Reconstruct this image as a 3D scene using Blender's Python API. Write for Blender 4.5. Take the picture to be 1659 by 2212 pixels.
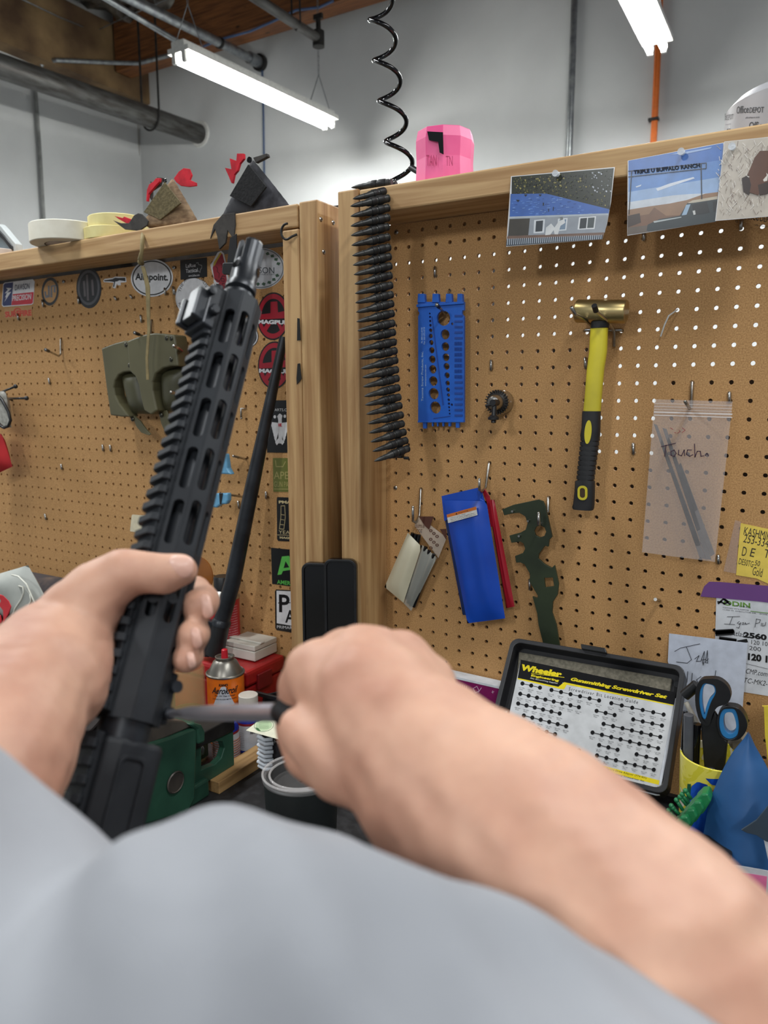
import bpy, bmesh, math, random
from mathutils import Vector, Matrix, Euler, Quaternion
for o in list(bpy.data.objects): bpy.data.objects.remove(o)
V = Vector
S = 0.0254            # the scene is laid out in inches: X along the pegboard, Y into the wall, Z up
R_ = math.radians
rnd = random.Random(7)
SC = bpy.context.scene; COL = SC.collection
# ---------------------------------------------------------------- camera, light, exposure
CAM = V((18.8985, -45.5776, 62.0023))
FPX = 1635.0
RW = Matrix(((0.8619, 0.0749, -0.5015), (0.5071, -0.1323, 0.8517), (-0.0025, -0.9884, -0.1520)))
cd = bpy.data.cameras.new('camera'); cam = bpy.data.objects.new('camera', cd); COL.objects.link(cam)
cd.sensor_fit = 'VERTICAL'; cd.sensor_height = 36; cd.lens = 36 * FPX / 2212
m = Matrix(((RW[0][0], -RW[0][1], -RW[0][2]), (RW[1][0], -RW[1][1], -RW[1][2]), (RW[2][0], -RW[2][1], -RW[2][2])))
cam.matrix_world = Matrix.Translation(CAM * S) @ m.to_quaternion().to_matrix().to_4x4()
cd.clip_start = 0.02; cd.clip_end = 100
cd.dof.use_dof = True; cd.dof.focus_distance = 42 * S; cd.dof.aperture_fstop = 26.6 / 3.5
SC.camera = cam
SC.view_settings.view_transform = 'Standard'; SC.view_settings.look = 'None'
SC.view_settings.gamma = 1; SC.view_settings.exposure = 0.0
w = bpy.data.worlds.new('world'); SC.world = w; w.use_nodes = True
w.node_tree.nodes['Background'].inputs[0].default_value = (0.86, 0.93, 1.0, 1)
w.node_tree.nodes['Background'].inputs[1].default_value = 0.30
TUBE_E = 62.0          # fluorescent tubes of the two visible shop lights
def lamp(x, y, z, power, lx=5, ly=48, rz=0, shape='RECTANGLE'):
    l = bpy.data.lights.new('ceiling_lamp', 'AREA'); l.shape = 'RECTANGLE'; l.size = lx * S; l.size_y = ly * S
    l.energy = power; l.color = (0.96, 0.99, 1.0)
    o = bpy.data.objects.new('ceiling_lamp_light', l); COL.objects.link(o)
    o.location = V((x, y, z)) * S; o.rotation_euler = (0, 0, rz)
    return o
# visible shop lights, a pair above the benches, the rest unseen and added for fill
LAMPS = [(-87.5, 86, 121, 20), (-10.5, 76, 117, 20), (-45, -16, 118, 26), (34, -24, 118, 24), (-20, -150, 118, 60), (60, -140, 118, 60), (58, 66, 120, 60), (-112, -14, 120, 40)]
for a in LAMPS: lamp(*a)
# ---------------------------------------------------------------- placing helpers
def ray(px, py): return RW @ V(((px - 829.5) / FPX, (py - 1106) / FPX, 1.0))
def P(px, py, Y=0.0): d = ray(px, py); return CAM + d * ((Y - CAM.y) / d.y)
def PX(px, py, X): d = ray(px, py); return CAM + d * ((X - CAM.x) / d.x)
def PZ(px, py, Z): d = ray(px, py); return CAM + d * ((Z - CAM.z) / d.z)
def CZ(px, py, z): return CAM + ray(px, py) * z
YAW = R_(1.0316)
def LBp(c, r, d=0.0): return V((-51.38 + math.cos(YAW) * c + math.sin(YAW) * d, 0.63 - math.sin(YAW) * c + math.cos(YAW) * d, 64.2 - r))
def PL(px, py, d=0.0):     # a point on the left board's plane
    o = LBp(0, 0, d); n = V((math.sin(YAW), math.cos(YAW), 0)); r = ray(px, py)
    return CAM + r * ((o - CAM).dot(n) / r.dot(n))
BENCH = 37.2
# ---------------------------------------------------------------- materials
def lin(c):
    return tuple(((x / 255) / 12.92 if x / 255 <= 0.04045 else ((x / 255 + 0.055) / 1.055) ** 2.4) for x in c) + (1,)
def nodes(name, rough=0.5, metal=0.0):
    m = bpy.data.materials.new(name); m.use_nodes = True
    nt = m.node_tree; b = nt.nodes['Principled BSDF']
    b.inputs['Roughness'].default_value = rough; b.inputs['Metallic'].default_value = metal
    return m, nt, b
def noise_mat(name, c1, c2=None, scale=20, rough=0.5, metal=0.0, bump=0.0, stretch=(1, 1, 1), detail=4, lo=0.35, hi=0.65, spec=None, coat=0, alpha=None, trans=0):
    m, nt, b = nodes(name, rough, metal)
    c2 = c2 or tuple(max(0, x * 0.85) for x in c1)
    tc = nt.nodes.new('ShaderNodeTexCoord'); mp = nt.nodes.new('ShaderNodeMapping'); mp.inputs['Scale'].default_value = stretch
    n = nt.nodes.new('ShaderNodeTexNoise'); n.inputs['Scale'].default_value = scale; n.inputs['Detail'].default_value = detail
    cr = nt.nodes.new('ShaderNodeValToRGB'); cr.color_ramp.elements[0].position = lo; cr.color_ramp.elements[1].position = hi
    cr.color_ramp.elements[0].color = lin(c2); cr.color_ramp.elements[1].color = lin(c1)
    nt.links.new(tc.outputs['Object'], mp.inputs[0]); nt.links.new(mp.outputs[0], n.inputs['Vector'])
    nt.links.new(n.outputs['Fac'], cr.inputs[0]); nt.links.new(cr.outputs[0], b.inputs['Base Color'])
    if bump:
        bp = nt.nodes.new('ShaderNodeBump'); bp.inputs['Strength'].default_value = bump; bp.inputs['Distance'].default_value = 0.002
        nt.links.new(n.outputs['Fac'], bp.inputs['Height']); nt.links.new(bp.outputs[0], b.inputs['Normal'])
    if spec is not None: b.inputs['Specular IOR Level'].default_value = spec
    if coat: b.inputs['Coat Weight'].default_value = coat
    if alpha is not None: b.inputs['Alpha'].default_value = alpha
    if trans: b.inputs['Transmission Weight'].default_value = trans
    return m
def wood_mat(name, c1, c2, axis, knots=True, rough=0.6):
    m, nt, b = nodes(name, rough)
    st = [26, 26, 26]; st[axis] = 1.2
    tc = nt.nodes.new('ShaderNodeTexCoord'); mp = nt.nodes.new('ShaderNodeMapping'); mp.inputs['Scale'].default_value = st
    n = nt.nodes.new('ShaderNodeTexNoise'); n.inputs['Scale'].default_value = 3.2; n.inputs['Detail'].default_value = 5; n.inputs['Distortion'].default_value = 0.6
    cr = nt.nodes.new('ShaderNodeValToRGB'); e = cr.color_ramp.elements
    e[0].position = 0.34; e[1].position = 0.62; e[0].color = lin(c2); e[1].color = lin(c1)
    nt.links.new(tc.outputs['Object'], mp.inputs[0]); nt.links.new(mp.outputs[0], n.inputs['Vector']); nt.links.new(n.outputs['Fac'], cr.inputs[0])
    out = cr.outputs[0]
    if knots:
        mp2 = nt.nodes.new('ShaderNodeMapping'); s2 = [9, 9, 9]; s2[axis] = 4.0; mp2.inputs['Scale'].default_value = s2
        vo = nt.nodes.new('ShaderNodeTexVoronoi'); vo.inputs['Scale'].default_value = 1.0
        cr2 = nt.nodes.new('ShaderNodeValToRGB'); cr2.color_ramp.elements[0].position = 0.02; cr2.color_ramp.elements[1].position = 0.10
        mx = nt.nodes.new('ShaderNodeMix'); mx.data_type = 'RGBA'; mx.inputs[6].default_value = lin(tuple(int(x * 0.45) for x in c2))
        nt.links.new(tc.outputs['Object'], mp2.inputs[0]); nt.links.new(mp2.outputs[0], vo.inputs['Vector']); nt.links.new(vo.outputs['Distance'], cr2.inputs[0])
        nt.links.new(cr2.outputs[0], mx.inputs[0]); nt.links.new(out, mx.inputs[7]); out = mx.outputs[2]
    nt.links.new(out, b.inputs['Base Color'])
    bp = nt.nodes.new('ShaderNodeBump'); bp.inputs['Strength'].default_value = 0.25; bp.inputs['Distance'].default_value = 0.001
    nt.links.new(n.outputs['Fac'], bp.inputs['Height']); nt.links.new(bp.outputs[0], b.inputs['Normal'])
    return m
def flat(name, c, rough=0.5, metal=0, **k):
    return noise_mat(name, c, tuple(x * 0.93 for x in c), scale=60, rough=rough, metal=metal, **k)
def emit(name, c, s):
    m = bpy.data.materials.new(name); m.use_nodes = True; nt = m.node_tree; b = nt.nodes['Principled BSDF']
    b.inputs['Base Color'].default_value = lin(c); b.inputs['Emission Color'].default_value = lin(c); b.inputs['Emission Strength'].default_value = s
    return m
def clear_mat(name, c=(255, 255, 255), alpha=0.2, rough=0.15, bump=0, scale=30):
    m, nt, b = nodes(name, rough)
    b.inputs['Base Color'].default_value = lin(c); b.inputs['Alpha'].default_value = alpha
    if bump:
        n = nt.nodes.new('ShaderNodeTexNoise'); n.inputs['Scale'].default_value = scale; bp = nt.nodes.new('ShaderNodeBump'); bp.inputs['Strength'].default_value = bump
        nt.links.new(n.outputs['Fac'], bp.inputs['Height']); nt.links.new(bp.outputs[0], b.inputs['Normal'])
    return m
_mc = {}
def ink(c, rough=0.5):
    k = (c, rough)
    if k not in _mc: _mc[k] = flat('ink_%d_%d_%d' % c, c, rough)
    return _mc[k]
M = {}
M['peg'] = noise_mat('hardboard', (202, 157, 102), (162, 118, 70), scale=520, rough=0.75, detail=6, lo=0.3, hi=0.66, bump=0.1)
M['wood_x'] = wood_mat('pine_along', (198, 163, 116), (164, 126, 82), 0)
M['wood_z'] = wood_mat('pine_upright', (194, 157, 108), (158, 118, 74), 2)
M['beam'] = wood_mat('old_fir', (134, 84, 44), (92, 52, 26), 0)
M['ledger'] = noise_mat('stained_plywood', (138, 112, 76), (78, 56, 36), scale=3.2, rough=0.8, detail=7)
M['wall'] = noise_mat('white_painted_drywall', (214, 216, 216), (206, 208, 208), scale=3, rough=0.8, bump=0.04)
M['ceil'] = noise_mat('dark_deck', (70, 60, 50), (40, 34, 30), scale=5, rough=0.9)
M['foil'] = noise_mat('foil_insulation', (170, 170, 165), (60, 58, 55), scale=9, rough=0.3, metal=0.8, bump=1.0)
M['galv'] = noise_mat('galvanised_steel', (166, 170, 172), (130, 134, 138), scale=25, rough=0.38, metal=0.85)
M['steel'] = noise_mat('bright_steel', (190, 188, 184), (150, 148, 142), scale=40, rough=0.28, metal=1.0)
M['pipe'] = noise_mat('dark_iron_pipe', (92, 92, 90), (62, 58, 55), scale=8, rough=0.42, metal=0.5, stretch=(6, 1, 6))
M['dark_metal'] = noise_mat('dark_metal', (58, 56, 54), (36, 35, 34), scale=20, rough=0.5, metal=0.6)
M['black'] = noise_mat('black_plastic', (28, 28, 30), (20, 20, 22), scale=50, rough=0.4)
M['black_gloss'] = flat('black_gloss', (12, 12, 14), rough=0.12)
M['gun'] = noise_mat('anodised_black', (40, 43, 47), (32, 34, 38), scale=30, rough=0.55, metal=0.0, spec=0.35)
M['gun_steel'] = noise_mat('phosphate_black_steel', (44, 47, 52), (30, 32, 36), scale=30, rough=0.36, metal=0.3)
M['white_enamel'] = flat('white_enamel', (225, 225, 220), rough=0.35)
M['tube'] = emit('lit_tube', (255, 255, 250), TUBE_E)
M['floor'] = noise_mat('concrete_floor', (120, 118, 112), (95, 92, 88), scale=3, rough=0.7)
M['bench'] = noise_mat('black_benchtop', (52, 52, 54), (26, 26, 28), scale=70, rough=0.6, detail=8, lo=0.45, hi=0.8)
M['paper'] = flat('white_paper', (222, 226, 232), rough=0.7)
# ---------------------------------------------------------------- mesh building (inches)
def basis(n):
    n = V(n).normalized(); a = V((0, 0, 1)) if abs(n.z) < 0.9 else V((1, 0, 0))
    u = a.cross(n).normalized(); return u, n.cross(u)
class MB:
    def __init__(s): s.v = []; s.f = []
    def add(s, vs, fs):
        b = len(s.v); s.v += [V(x) for x in vs]; s.f += [tuple(b + i for i in f) for f in fs]; return s
    def hexa(s, p):        # p: 8 corners, bottom ring of 4 then top ring of 4
        return s.add(p, [(3, 2, 1, 0), (4, 5, 6, 7), (0, 1, 5, 4), (1, 2, 6, 5), (2, 3, 7, 6), (3, 0, 4, 7)])
    def box(s, a, b):
        x0, y0, z0 = a; x1, y1, z1 = b
        return s.hexa([(x0, y0, z0), (x1, y0, z0), (x1, y1, z0), (x0, y1, z0), (x0, y0, z1), (x1, y0, z1), (x1, y1, z1), (x0, y1, z1)])
    def obox(s, o, u, v, w):   # corner o and three edge vectors
        o, u, v, w = V(o), V(u), V(v), V(w)
        return s.hexa([o, o + u, o + u + v, o + v, o + w, o + u + w, o + u + v + w, o + v + w])
    def cbox(s, c, u, v, w):   # centre and three half edges
        c, u, v, w = V(c), V(u), V(v), V(w); return s.obox(c - u - v - w, 2 * u, 2 * v, 2 * w)
    def loft(s, rings, cap=True, close=True):
        n = len(rings[0]); b = len(s.v)
        for r in rings: s.v += [V(x) for x in r]
        for k in range(len(rings) - 1):
            for i in range(n if close else n - 1):
                j = (i + 1) % n; s.f.append((b + k * n + i, b + k * n + j, b + (k + 1) * n + j, b + (k + 1) * n + i))
        if cap:
            s.f.append(tuple(b + i for i in reversed(range(n)))); s.f.append(tuple(b + (len(rings) - 1) * n + i for i in range(n)))
        return s
    def lathe(s, o, ax, prof, n=24, cap=True):    # prof: (radius, height along ax)
        o = V(o); ax = V(ax).normalized(); u, v = basis(ax)
        return s.loft([[o + ax * h + (u * math.cos(2 * math.pi * i / n) + v * math.sin(2 * math.pi * i / n)) * max(r, 1e-4) for i in range(n)] for r, h in prof], cap)
    def cyl(s, a, b, r, r2=None, n=16):
        a, b = V(a), V(b); return s.lathe(a, b - a, [(r, 0), (r if r2 is None else r2, (b - a).length)], n)
    def tube(s, pts, r, n=8, cap=True):
        pts = [V(p) for p in pts]; rings = []; u = None
        rr = r if isinstance(r, (list, tuple)) else [r] * len(pts)
        for i, p in enumerate(pts):
            t = (pts[min(i + 1, len(pts) - 1)] - pts[max(i - 1, 0)]).normalized()
            if u is None: u, _ = basis(t)
            u = (u - t * u.dot(t)).normalized(); v = t.cross(u)
            rings.append([p + (u * math.cos(2 * math.pi * k / n) + v * math.sin(2 * math.pi * k / n)) * rr[i] for k in range(n)])
        return s.loft(rings, cap)
    def sphere(s, c, r, n=16, m_=10):
        c = V(c); r = V(r) if isinstance(r, (tuple, Vector)) else V((r, r, r)); rings = []
        for k in range(1, m_):
            a = math.pi * k / m_
            rings.append([c + V((r.x * math.sin(a) * math.cos(2 * math.pi * i / n), r.y * math.sin(a) * math.sin(2 * math.pi * i / n), -r.z * math.cos(a))) for i in range(n)])
        return s.loft(rings)
    def prism(s, pts, nrm):    # closed 3D outline extruded by vector nrm
        pts = [V(p) for p in pts]; nrm = V(nrm); n = len(pts); b = len(s.v); s.v += pts + [p + nrm for p in pts]
        s.f.append(tuple(b + i for i in reversed(range(n)))); s.f.append(tuple(b + n + i for i in range(n)))
        for i in range(n): j = (i + 1) % n; s.f.append((b + i, b + j, b + n + j, b + n + i))
        return s
    def grid(s, fn, nu, nv, thick=None):   # fn(u,v)->point; thick vector gives the sheet a back
        b = len(s.v)
        for j in range(nv + 1):
            for i in range(nu + 1): s.v.append(V(fn(i / nu, j / nv)))
        for j in range(nv):
            for i in range(nu):
                a = b + j * (nu + 1) + i; s.f.append((a, a + 1, a + nu + 2, a + nu + 1))
        if thick is not None:
            t = V(thick); n = (nu + 1) * (nv + 1); base = s.v[b:b + n]; b2 = len(s.v); s.v += [p + t for p in base]
            for j in range(nv):
                for i in range(nu):
                    a = b2 + j * (nu + 1) + i; s.f.append((a, a + nu + 1, a + nu + 2, a + 1))
            edge = [i for i in range(nu + 1)] + [(j + 1) * (nu + 1) + nu for j in range(nv)] + [nv * (nu + 1) + i for i in reversed(range(nu))] + [j * (nu + 1) for j in reversed(range(1, nv))]
            for k in range(len(edge)):
                a, c = edge[k], edge[(k + 1) % len(edge)]; s.f.append((b + a, b2 + a, b2 + c, b + c))
        return s
    def build(s, name, mat, parent=None, smooth=False, bevel=0, seg=2, origin=None, fix=True, sub=0, solid=0):
        me = bpy.data.meshes.new(name)
        if parent is not None: org = ORG[parent.name]
        elif origin is not None: org = V(origin)
        else:
            xs = [v.x for v in s.v]; ys = [v.y for v in s.v]; zs = [v.z for v in s.v]
            org = V(((min(xs) + max(xs)) / 2, (min(ys) + max(ys)) / 2, min(zs)))
        me.from_pydata([(v - org) * S for v in s.v], [], s.f); me.materials.append(mat)
        if fix:
            bm = bmesh.new(); bm.from_mesh(me); bmesh.ops.recalc_face_normals(bm, faces=bm.faces); bm.to_mesh(me); bm.free()
        o = bpy.data.objects.new(name, me); COL.objects.link(o)
        ORG[o.name] = org
        if parent is None: o.location = org * S
        else: o.parent = parent
        if smooth:
            for p in me.polygons: p.use_smooth = True
            if smooth != 'all': me.set_sharp_from_angle(angle=R_(38))
        if solid:
            md = o.modifiers.new('s', 'SOLIDIFY'); md.thickness = solid * S; md.offset = 0
        if sub:
            md = o.modifiers.new('u', 'SUBSURF'); md.levels = sub; md.render_levels = sub
        if bevel:
            md = o.modifiers.new('b', 'BEVEL'); md.width = bevel * S; md.segments = seg; md.limit_method = 'ANGLE'; md.angle_limit = R_(40)
        return o
ORG = {}
def tag(o, label=None, cat=None, group=None, kind=None):
    if label: o['label'] = label
    if cat: o['category'] = cat
    if group: o['group'] = group
    if kind: o['kind'] = kind
    return o
def thing(name, at, label, cat, group=None):
    o = bpy.data.objects.new(name, None); COL.objects.link(o); o.empty_display_size = 0.02
    o.location = V(at) * S; ORG[o.name] = V(at); return tag(o, label, cat, group)
def dup(root, delta, label=None, group=None):
    r = root.copy(); COL.objects.link(r); r.location = root.location + V(delta) * S
    ORG[r.name] = ORG[root.name] + V(delta)
    if label: r['label'] = label
    if group: r['group'] = group
    for ch in [o for o in COL.objects if o.parent == root]:
        c = ch.copy(); COL.objects.link(c); c.parent = r
        for g in [o for o in COL.objects if o.parent == ch]:
            d = g.copy(); COL.objects.link(d); d.parent = c
    return r
# ---------------------------------------------------------------- flat frames for paper, stickers, lettering
class Fr:
    """flat frame: origin (top left), unit right, unit down, unit towards the viewer"""
    def __init__(s, o, u, d):
        s.o = V(o); s.w = V(u).length; s.h = V(d).length; s.u = V(u).normalized(); s.d = V(d).normalized(); s.n = s.d.cross(s.u).normalized()
        if s.n.dot(CAM - s.o) < 0: s.n = -s.n
    def __call__(s, x, y, z=0.0): return s.o + s.u * x + s.d * y + s.n * z
def fr3(tl, tr, bl): return Fr(tl, V(tr) - V(tl), V(bl) - V(tl))
def frpx(tl, tr, bl, pf): return fr3(pf(*tl), pf(*tr), pf(*bl))
def poly(mb, fr, pts, z0=0.0, z1=0.01): return mb.prism([fr(x, y, z0) for x, y in pts], fr.n * (z1 - z0))
def ell(cx, cy, rx, ry, n=36, a0=0, a1=360): return [(cx + rx * math.cos(R_(a0 + (a1 - a0) * i / n)), cy + ry * math.sin(R_(a0 + (a1 - a0) * i / n))) for i in range(n)]
def rrect(x0, y0, x1, y1, r, n=5):
    out = []
    for cx, cy, a in ((x1 - r, y0 + r, -90), (x1 - r, y1 - r, 0), (x0 + r, y1 - r, 90), (x0 + r, y0 + r, 180)):
        for i in range(n + 1): t = R_(a + 90 * i / n); out.append((cx + r * math.cos(t), cy + r * math.sin(t)))
    return out
def ringp(mb, fr, o, i, z0, z1):    # frame-shaped band between two outlines with the same count
    n = len(o); A = [fr(x, y, z1) for x, y in o]; B = [fr(x, y, z1) for x, y in i]; A0 = [fr(x, y, z0) for x, y in o]; B0 = [fr(x, y, z0) for x, y in i]
    b = len(mb.v); mb.v += A + B + A0 + B0
    for k in range(n):
        j = (k + 1) % n
        mb.f += [(b + k, b + j, b + n + j, b + n + k), (b + 2 * n + k, b + 2 * n + j, b + j, b + k), (b + n + k, b + n + j, b + 3 * n + j, b + 3 * n + k), (b + 2 * n + k, b + 3 * n + k, b + 3 * n + j, b + 2 * n + j)]
    return mb
def stroke(mb, fr, pts, w, z=0.012):
    for a, b in zip(pts, pts[1:]):
        a = V((a[0], a[1])); b = V((b[0], b[1])); t = (b - a)
        if t.length < 1e-5: continue
        t = t.normalized() * w * 0.5; n = V((-t.y, t.x)); a2 = a - t * 0.7; b2 = b + t * 0.7
        q = [a2 + n, b2 + n, b2 - n, a2 - n]; mb.prism([fr(p.x, p.y, z - 0.004) for p in q], fr.n * 0.004)
    return mb
_tc = {}
def text_geo(s, bold=0.0, shear=0.0, spacing=1.0):
    k = (s, bold, shear, spacing)
    if k not in _tc:
        cu = bpy.data.curves.new('t', 'FONT'); cu.body = s; cu.size = 1; cu.offset = bold; cu.shear = shear; cu.space_character = spacing; cu.resolution_u = 3
        o = bpy.data.objects.new('t', cu); COL.objects.link(o)
        bpy.context.view_layer.update(); dg = bpy.context.evaluated_depsgraph_get()
        me = bpy.data.meshes.new_from_object(o.evaluated_get(dg)); vs = [(v.co.x, v.co.y) for v in me.vertices]; fs = [tuple(p.vertices) for p in me.polygons]
        bpy.data.objects.remove(o); bpy.data.curves.remove(cu); bpy.data.meshes.remove(me); _tc[k] = (vs, fs)
    return _tc[k]
def text(mb, fr, s, x0, y0, x1, y1, bold=0.0, shear=0.0, z=0.014, spacing=1.0, rot=0, warp=None):
    """letters fitted into the box x0..x1, y0..y1 of the frame; rot 90 runs bottom to top, -90 top to bottom"""
    vs, fs = text_geo(s, bold, shear, spacing)
    if not vs: return mb
    ax, bx = min(v[0] for v in vs), max(v[0] for v in vs); ay, by = min(v[1] for v in vs), max(v[1] for v in vs)
    out = []
    for x, y in vs:
        u = (x - ax) / max(bx - ax, 1e-6); t = 1 - (y - ay) / max(by - ay, 1e-6)
        if warp: px, py = warp(u, t)
        elif rot == 90: px, py = x0 + (x1 - x0) * t, y1 - (y1 - y0) * u
        elif rot == -90: px, py = x1 - (x1 - x0) * t, y0 + (y1 - y0) * u
        else: px, py = x0 + (x1 - x0) * u, y0 + (y1 - y0) * t
        out.append(fr(px, py, z))
    b = len(mb.v); mb.v += out; mb.f += [tuple(b + i for i in f) for f in fs]; return mb
# ================================================================ the room
def struct(o): o['kind'] = 'structure'; return o
YW = 125.0; XL = -166.0
ZB = PX(0, 88, XL + 5).z            # underside of the timber on the left wall
struct(MB().box((XL - 4, YW, -0.5), (90, YW + 4, 175)).build('wall_back', M['wall']))
struct(MB().box((XL - 4, -190, -0.5), (XL, YW, 175)).build('wall_left', M['wall']))
struct(MB().box((XL - 4, -190, -2), (90, YW + 4, -0.5)).build('floor', M['floor']))
struct(MB().box((XL - 4, -190, 175), (90, YW + 4, 178)).build('ceiling', M['ceil']))
# timber ledger along the left wall
struct(MB().box((XL, -60, ZB), (XL + 5, YW, ZB + 17)).build('trim_1', M['ledger']))
# big brown roof beam along the back wall
pb = P(500, 75, 112)
struct(MB().box((XL + 6, 112, pb.z), (60, 117.5, pb.z + 24)).build('trim_2', M['beam']))
# shiny insulation between the joists
def foilf(u, v):
    x = XL + 5 + u * 60; y = 20 + v * 92
    return (x, y, ZB + 17.5 + 2.5 * math.sin(x * 0.45 + 2 * math.sin(y * 0.3)) * math.sin(y * 0.21) + rnd.uniform(-.5, .5))
tag(MB().grid(foilf, 40, 60, (0, 0, 0.4)).build('insulation_blanket', M['foil'], smooth=True), 'crinkled shiny foil insulation blanket between the roof timbers', 'insulation')
# seams of the wall boards
for k, (px, py) in enumerate([(728, 300)]): pass
# joist hanger bracket
bk = P(190, 60, 111)
mb = MB(); a = P(178, 58, 111.2); b = P(196, 150, 111.2)
mb.box((a.x, 110.6, b.z - 4), (a.x + 0.3, 112, a.z)).box((a.x, 108, b.z - 4), (a.x + 6.5, 108.3, a.z)).box((a.x, 104, b.z - 4.3), (a.x + 6.5, 112, b.z - 4))
tag(mb.build('joist_hanger', M['galv']), 'grey metal joist hanger strap where the brown beam meets the stained timber', 'bracket')
# ---- pipes and conduits
def pipe_thing(name, label, cat, pts, r, mat, n=16, parent=None):
    o = MB().tube(pts, r, n).build(name, mat, smooth=True); return tag(o, label, cat)
pe = P(432, 290, YW); ps = PX(0, 143, pe.x + 0.5)
t = thing('iron_pipe', pe, 'big dark iron pipe running along the left wall into the back wall', 'pipe')
d = (ps - pe); q0 = pe + d * 1.8
MB().tube([q0, pe - d.normalized() * 0.5], 2.6, 28).build('pipe_barrel', M['pipe'], t, smooth=True)
MB().lathe(pe + d.normalized() * 0.2, -d, [(3.4, -.3), (3.6, 0.2), (3.3, .5)], 24).build('collar', M['white_enamel'], t, smooth=True)
# hanger rods with a loop under the pipe
mb = MB(); u0 = P(328, 268, YW - 14)
yh = PX(326, 262, pe.x).y; zc = (pe + d * ((yh - YW) / d.y)).z
top1 = PX(278, 75, pe.x).z
lp = [V((pe.x - 3.1, yh, ZB + 13)), V((pe.x - 3.1, yh, zc))] + [V((pe.x + 3.1 * math.cos(R_(180 + a)), yh, zc + 3.1 * math.sin(R_(180 + a)))) for a in range(15, 180, 15)] + [V((pe.x + 3.1, yh, zc)), V((pe.x + 3.1, yh, ZB + 13))]
mb.tube([p if p.z < 171 else V((p.x, p.y, 171)) for p in lp], 0.28, 8)
tag(mb.build('pipe_hanger', M['dark_metal'], smooth=True), 'thin dark rod loop carrying the big iron pipe', 'hanger')
# conduit 1: thin, ends on the near end of the shop light
LF0 = P(385, 125, 62.0); LF1 = P(712, 272, 110.0)
c1e = P(384, 90, 66); c1s = PX(175, -35, c1e.x)
pipe_thing('conduit', 'slim grey conduit meeting the near end of the left shop light', 'conduit', [c1s, c1e], 0.5, M['galv'])
c2e = P(562, 136, YW - .5); c2s = PX(250, -18, c2e.x)
t = thing('conduit', c2e, 'thick silver conduit with a coupling ending on the back wall behind the left shop light', 'conduit')
MB().tube([c2s, c2e], 1.1, 16).build('conduit_tube', M['galv'], t, smooth=True)
dd = (c2s - c2e).normalized()
MB().cyl(c2e + dd * 4.5, c2e, 1.5).build('coupling', M['galv'], t, smooth=True)
MB().cyl(c2e + dd * 0.8, c2e - dd * .4, 2.1).build('flange', M['dark_metal'], t, smooth=True)
MB().cyl(c2e + dd * 16, c2e + dd * 15.3, 1.35).build('clamp', M['dark_metal'], t, smooth=True)
c3e = P(688, 84, 100); c3s = PX(525, -22, c3e.x)
t = thing('sprinkler_pipe', c3e, 'dark steel pipe capped with an upright valve fitting, top centre', 'pipe')
MB().tube([c3s, c3e], 1.0, 16).build('pipe_barrel', M['pipe'], t, smooth=True)
MB().cyl(c3e - V((0, 0, 1.6)), c3e + V((0, 0, 1.5)), 1.3).cyl(c3e + V((0, 0, 1.5)), c3e + V((0, 0, 4)), 0.55).cbox(c3e + V((0, 0, 4.4)), (1.1, 0, 0), (0, .35, 0), (0, 0, .5)).build('valve_fitting', M['dark_metal'], t, smooth=True)
hp = c3e + (c3s - c3e).normalized() * 8
MB().tube([hp + V((-1.0, 0, 12)), hp + V((-1.1, 0, 0)), hp + V((0, 0, -1.2)), hp + V((1.1, 0, 0)), hp + V((.9, 0, 12))], 0.18, 6).build('strap', M['dark_metal'], t, smooth=True)
# bent conduit over the left wall corner
pts = [PX(88, 142, XL + 1.2), PX(95, 134, XL + 2), PX(120, 130, XL + 5.8), PX(230, 135, XL + 9), P(300, 137, 111), P(340, 126, 111), P(372, 118, 111)]
pipe_thing('bent_conduit', 'slim pale conduit bending under the brown beam in the far corner', 'conduit', pts, 0.55, M['galv'])
# wires strung over the timber
pipe_thing('ceiling_wire', 'thin pale wire strung below the foil insulation at top left', 'wire', [PX(30, -10, XL + 8), PX(130, 38, XL + 8), P(205, 68, 108), P(260, 42, 108), P(376, -8, 108)], 0.16, M['galv'], 6)
pipe_thing('ceiling_cable', 'grey cable curling down beside the joist hanger', 'cable', [P(205, 68, 107.5), P(188, 84, 107.5), P(186, 105, 107.5), P(192, 130, 107.5)], 0.2, M['galv'], 6)
# blue cable along the beam and down the wall
blue = flat('blue_cable', (70, 92, 130))
pipe_thing('blue_cable', 'thin blue cable running under the brown beam at top centre', 'cable', [P(720, 2, 111), P(690, 16, 111), P(640, 22, 111), P(590, 46, 111), P(540, 68, 111), P(480, 84, 111), P(440, 100, 111)], 0.3, blue, 8)
pipe_thing('wall_cable', 'thin blue cable dropping down the back wall behind the left shop light', 'cable', [P(566, 140, YW - .4), P(569, 250, YW - .4), P(571, 400, YW - .4)], 0.25, blue, 8)
pipe_thing('wall_conduit', 'upright silver conduit on the back wall, right of the coiled hose', 'conduit', [P(1242, -30, YW - 1), P(1236, 150, YW - 1), PX(1228, 380, P(1228, 380, YW - 1).x)], 0.7, M['galv'])
pipe_thing('wall_conduit', 'upright grey conduit on the left wall behind the tape rolls', 'conduit', [PX(76, 192, XL + 1), PX(86, 330, XL + 1), PX(94, 470, XL + 1), PX(98, 560, XL + 1)], 0.5, noise_mat('painted_conduit', (150, 152, 150), (110, 112, 110), scale=10))
orange = flat('orange_cable', (236, 120, 40))
t = thing('orange_cord', P(1410, 330, YW - 1), 'orange cord hanging down the back wall behind the right shop light', 'cord')
for k, dx in enumerate((0, 5)):
    MB().tube([P(1423 + dx, -10, YW - 1), P(1419 + dx, 100, YW - 1), P(1412 + dx, 250, YW - 1), P(1407 + dx, 345, YW - 1)], 0.42, 8).build('strand', orange, t, smooth=True)
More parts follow.
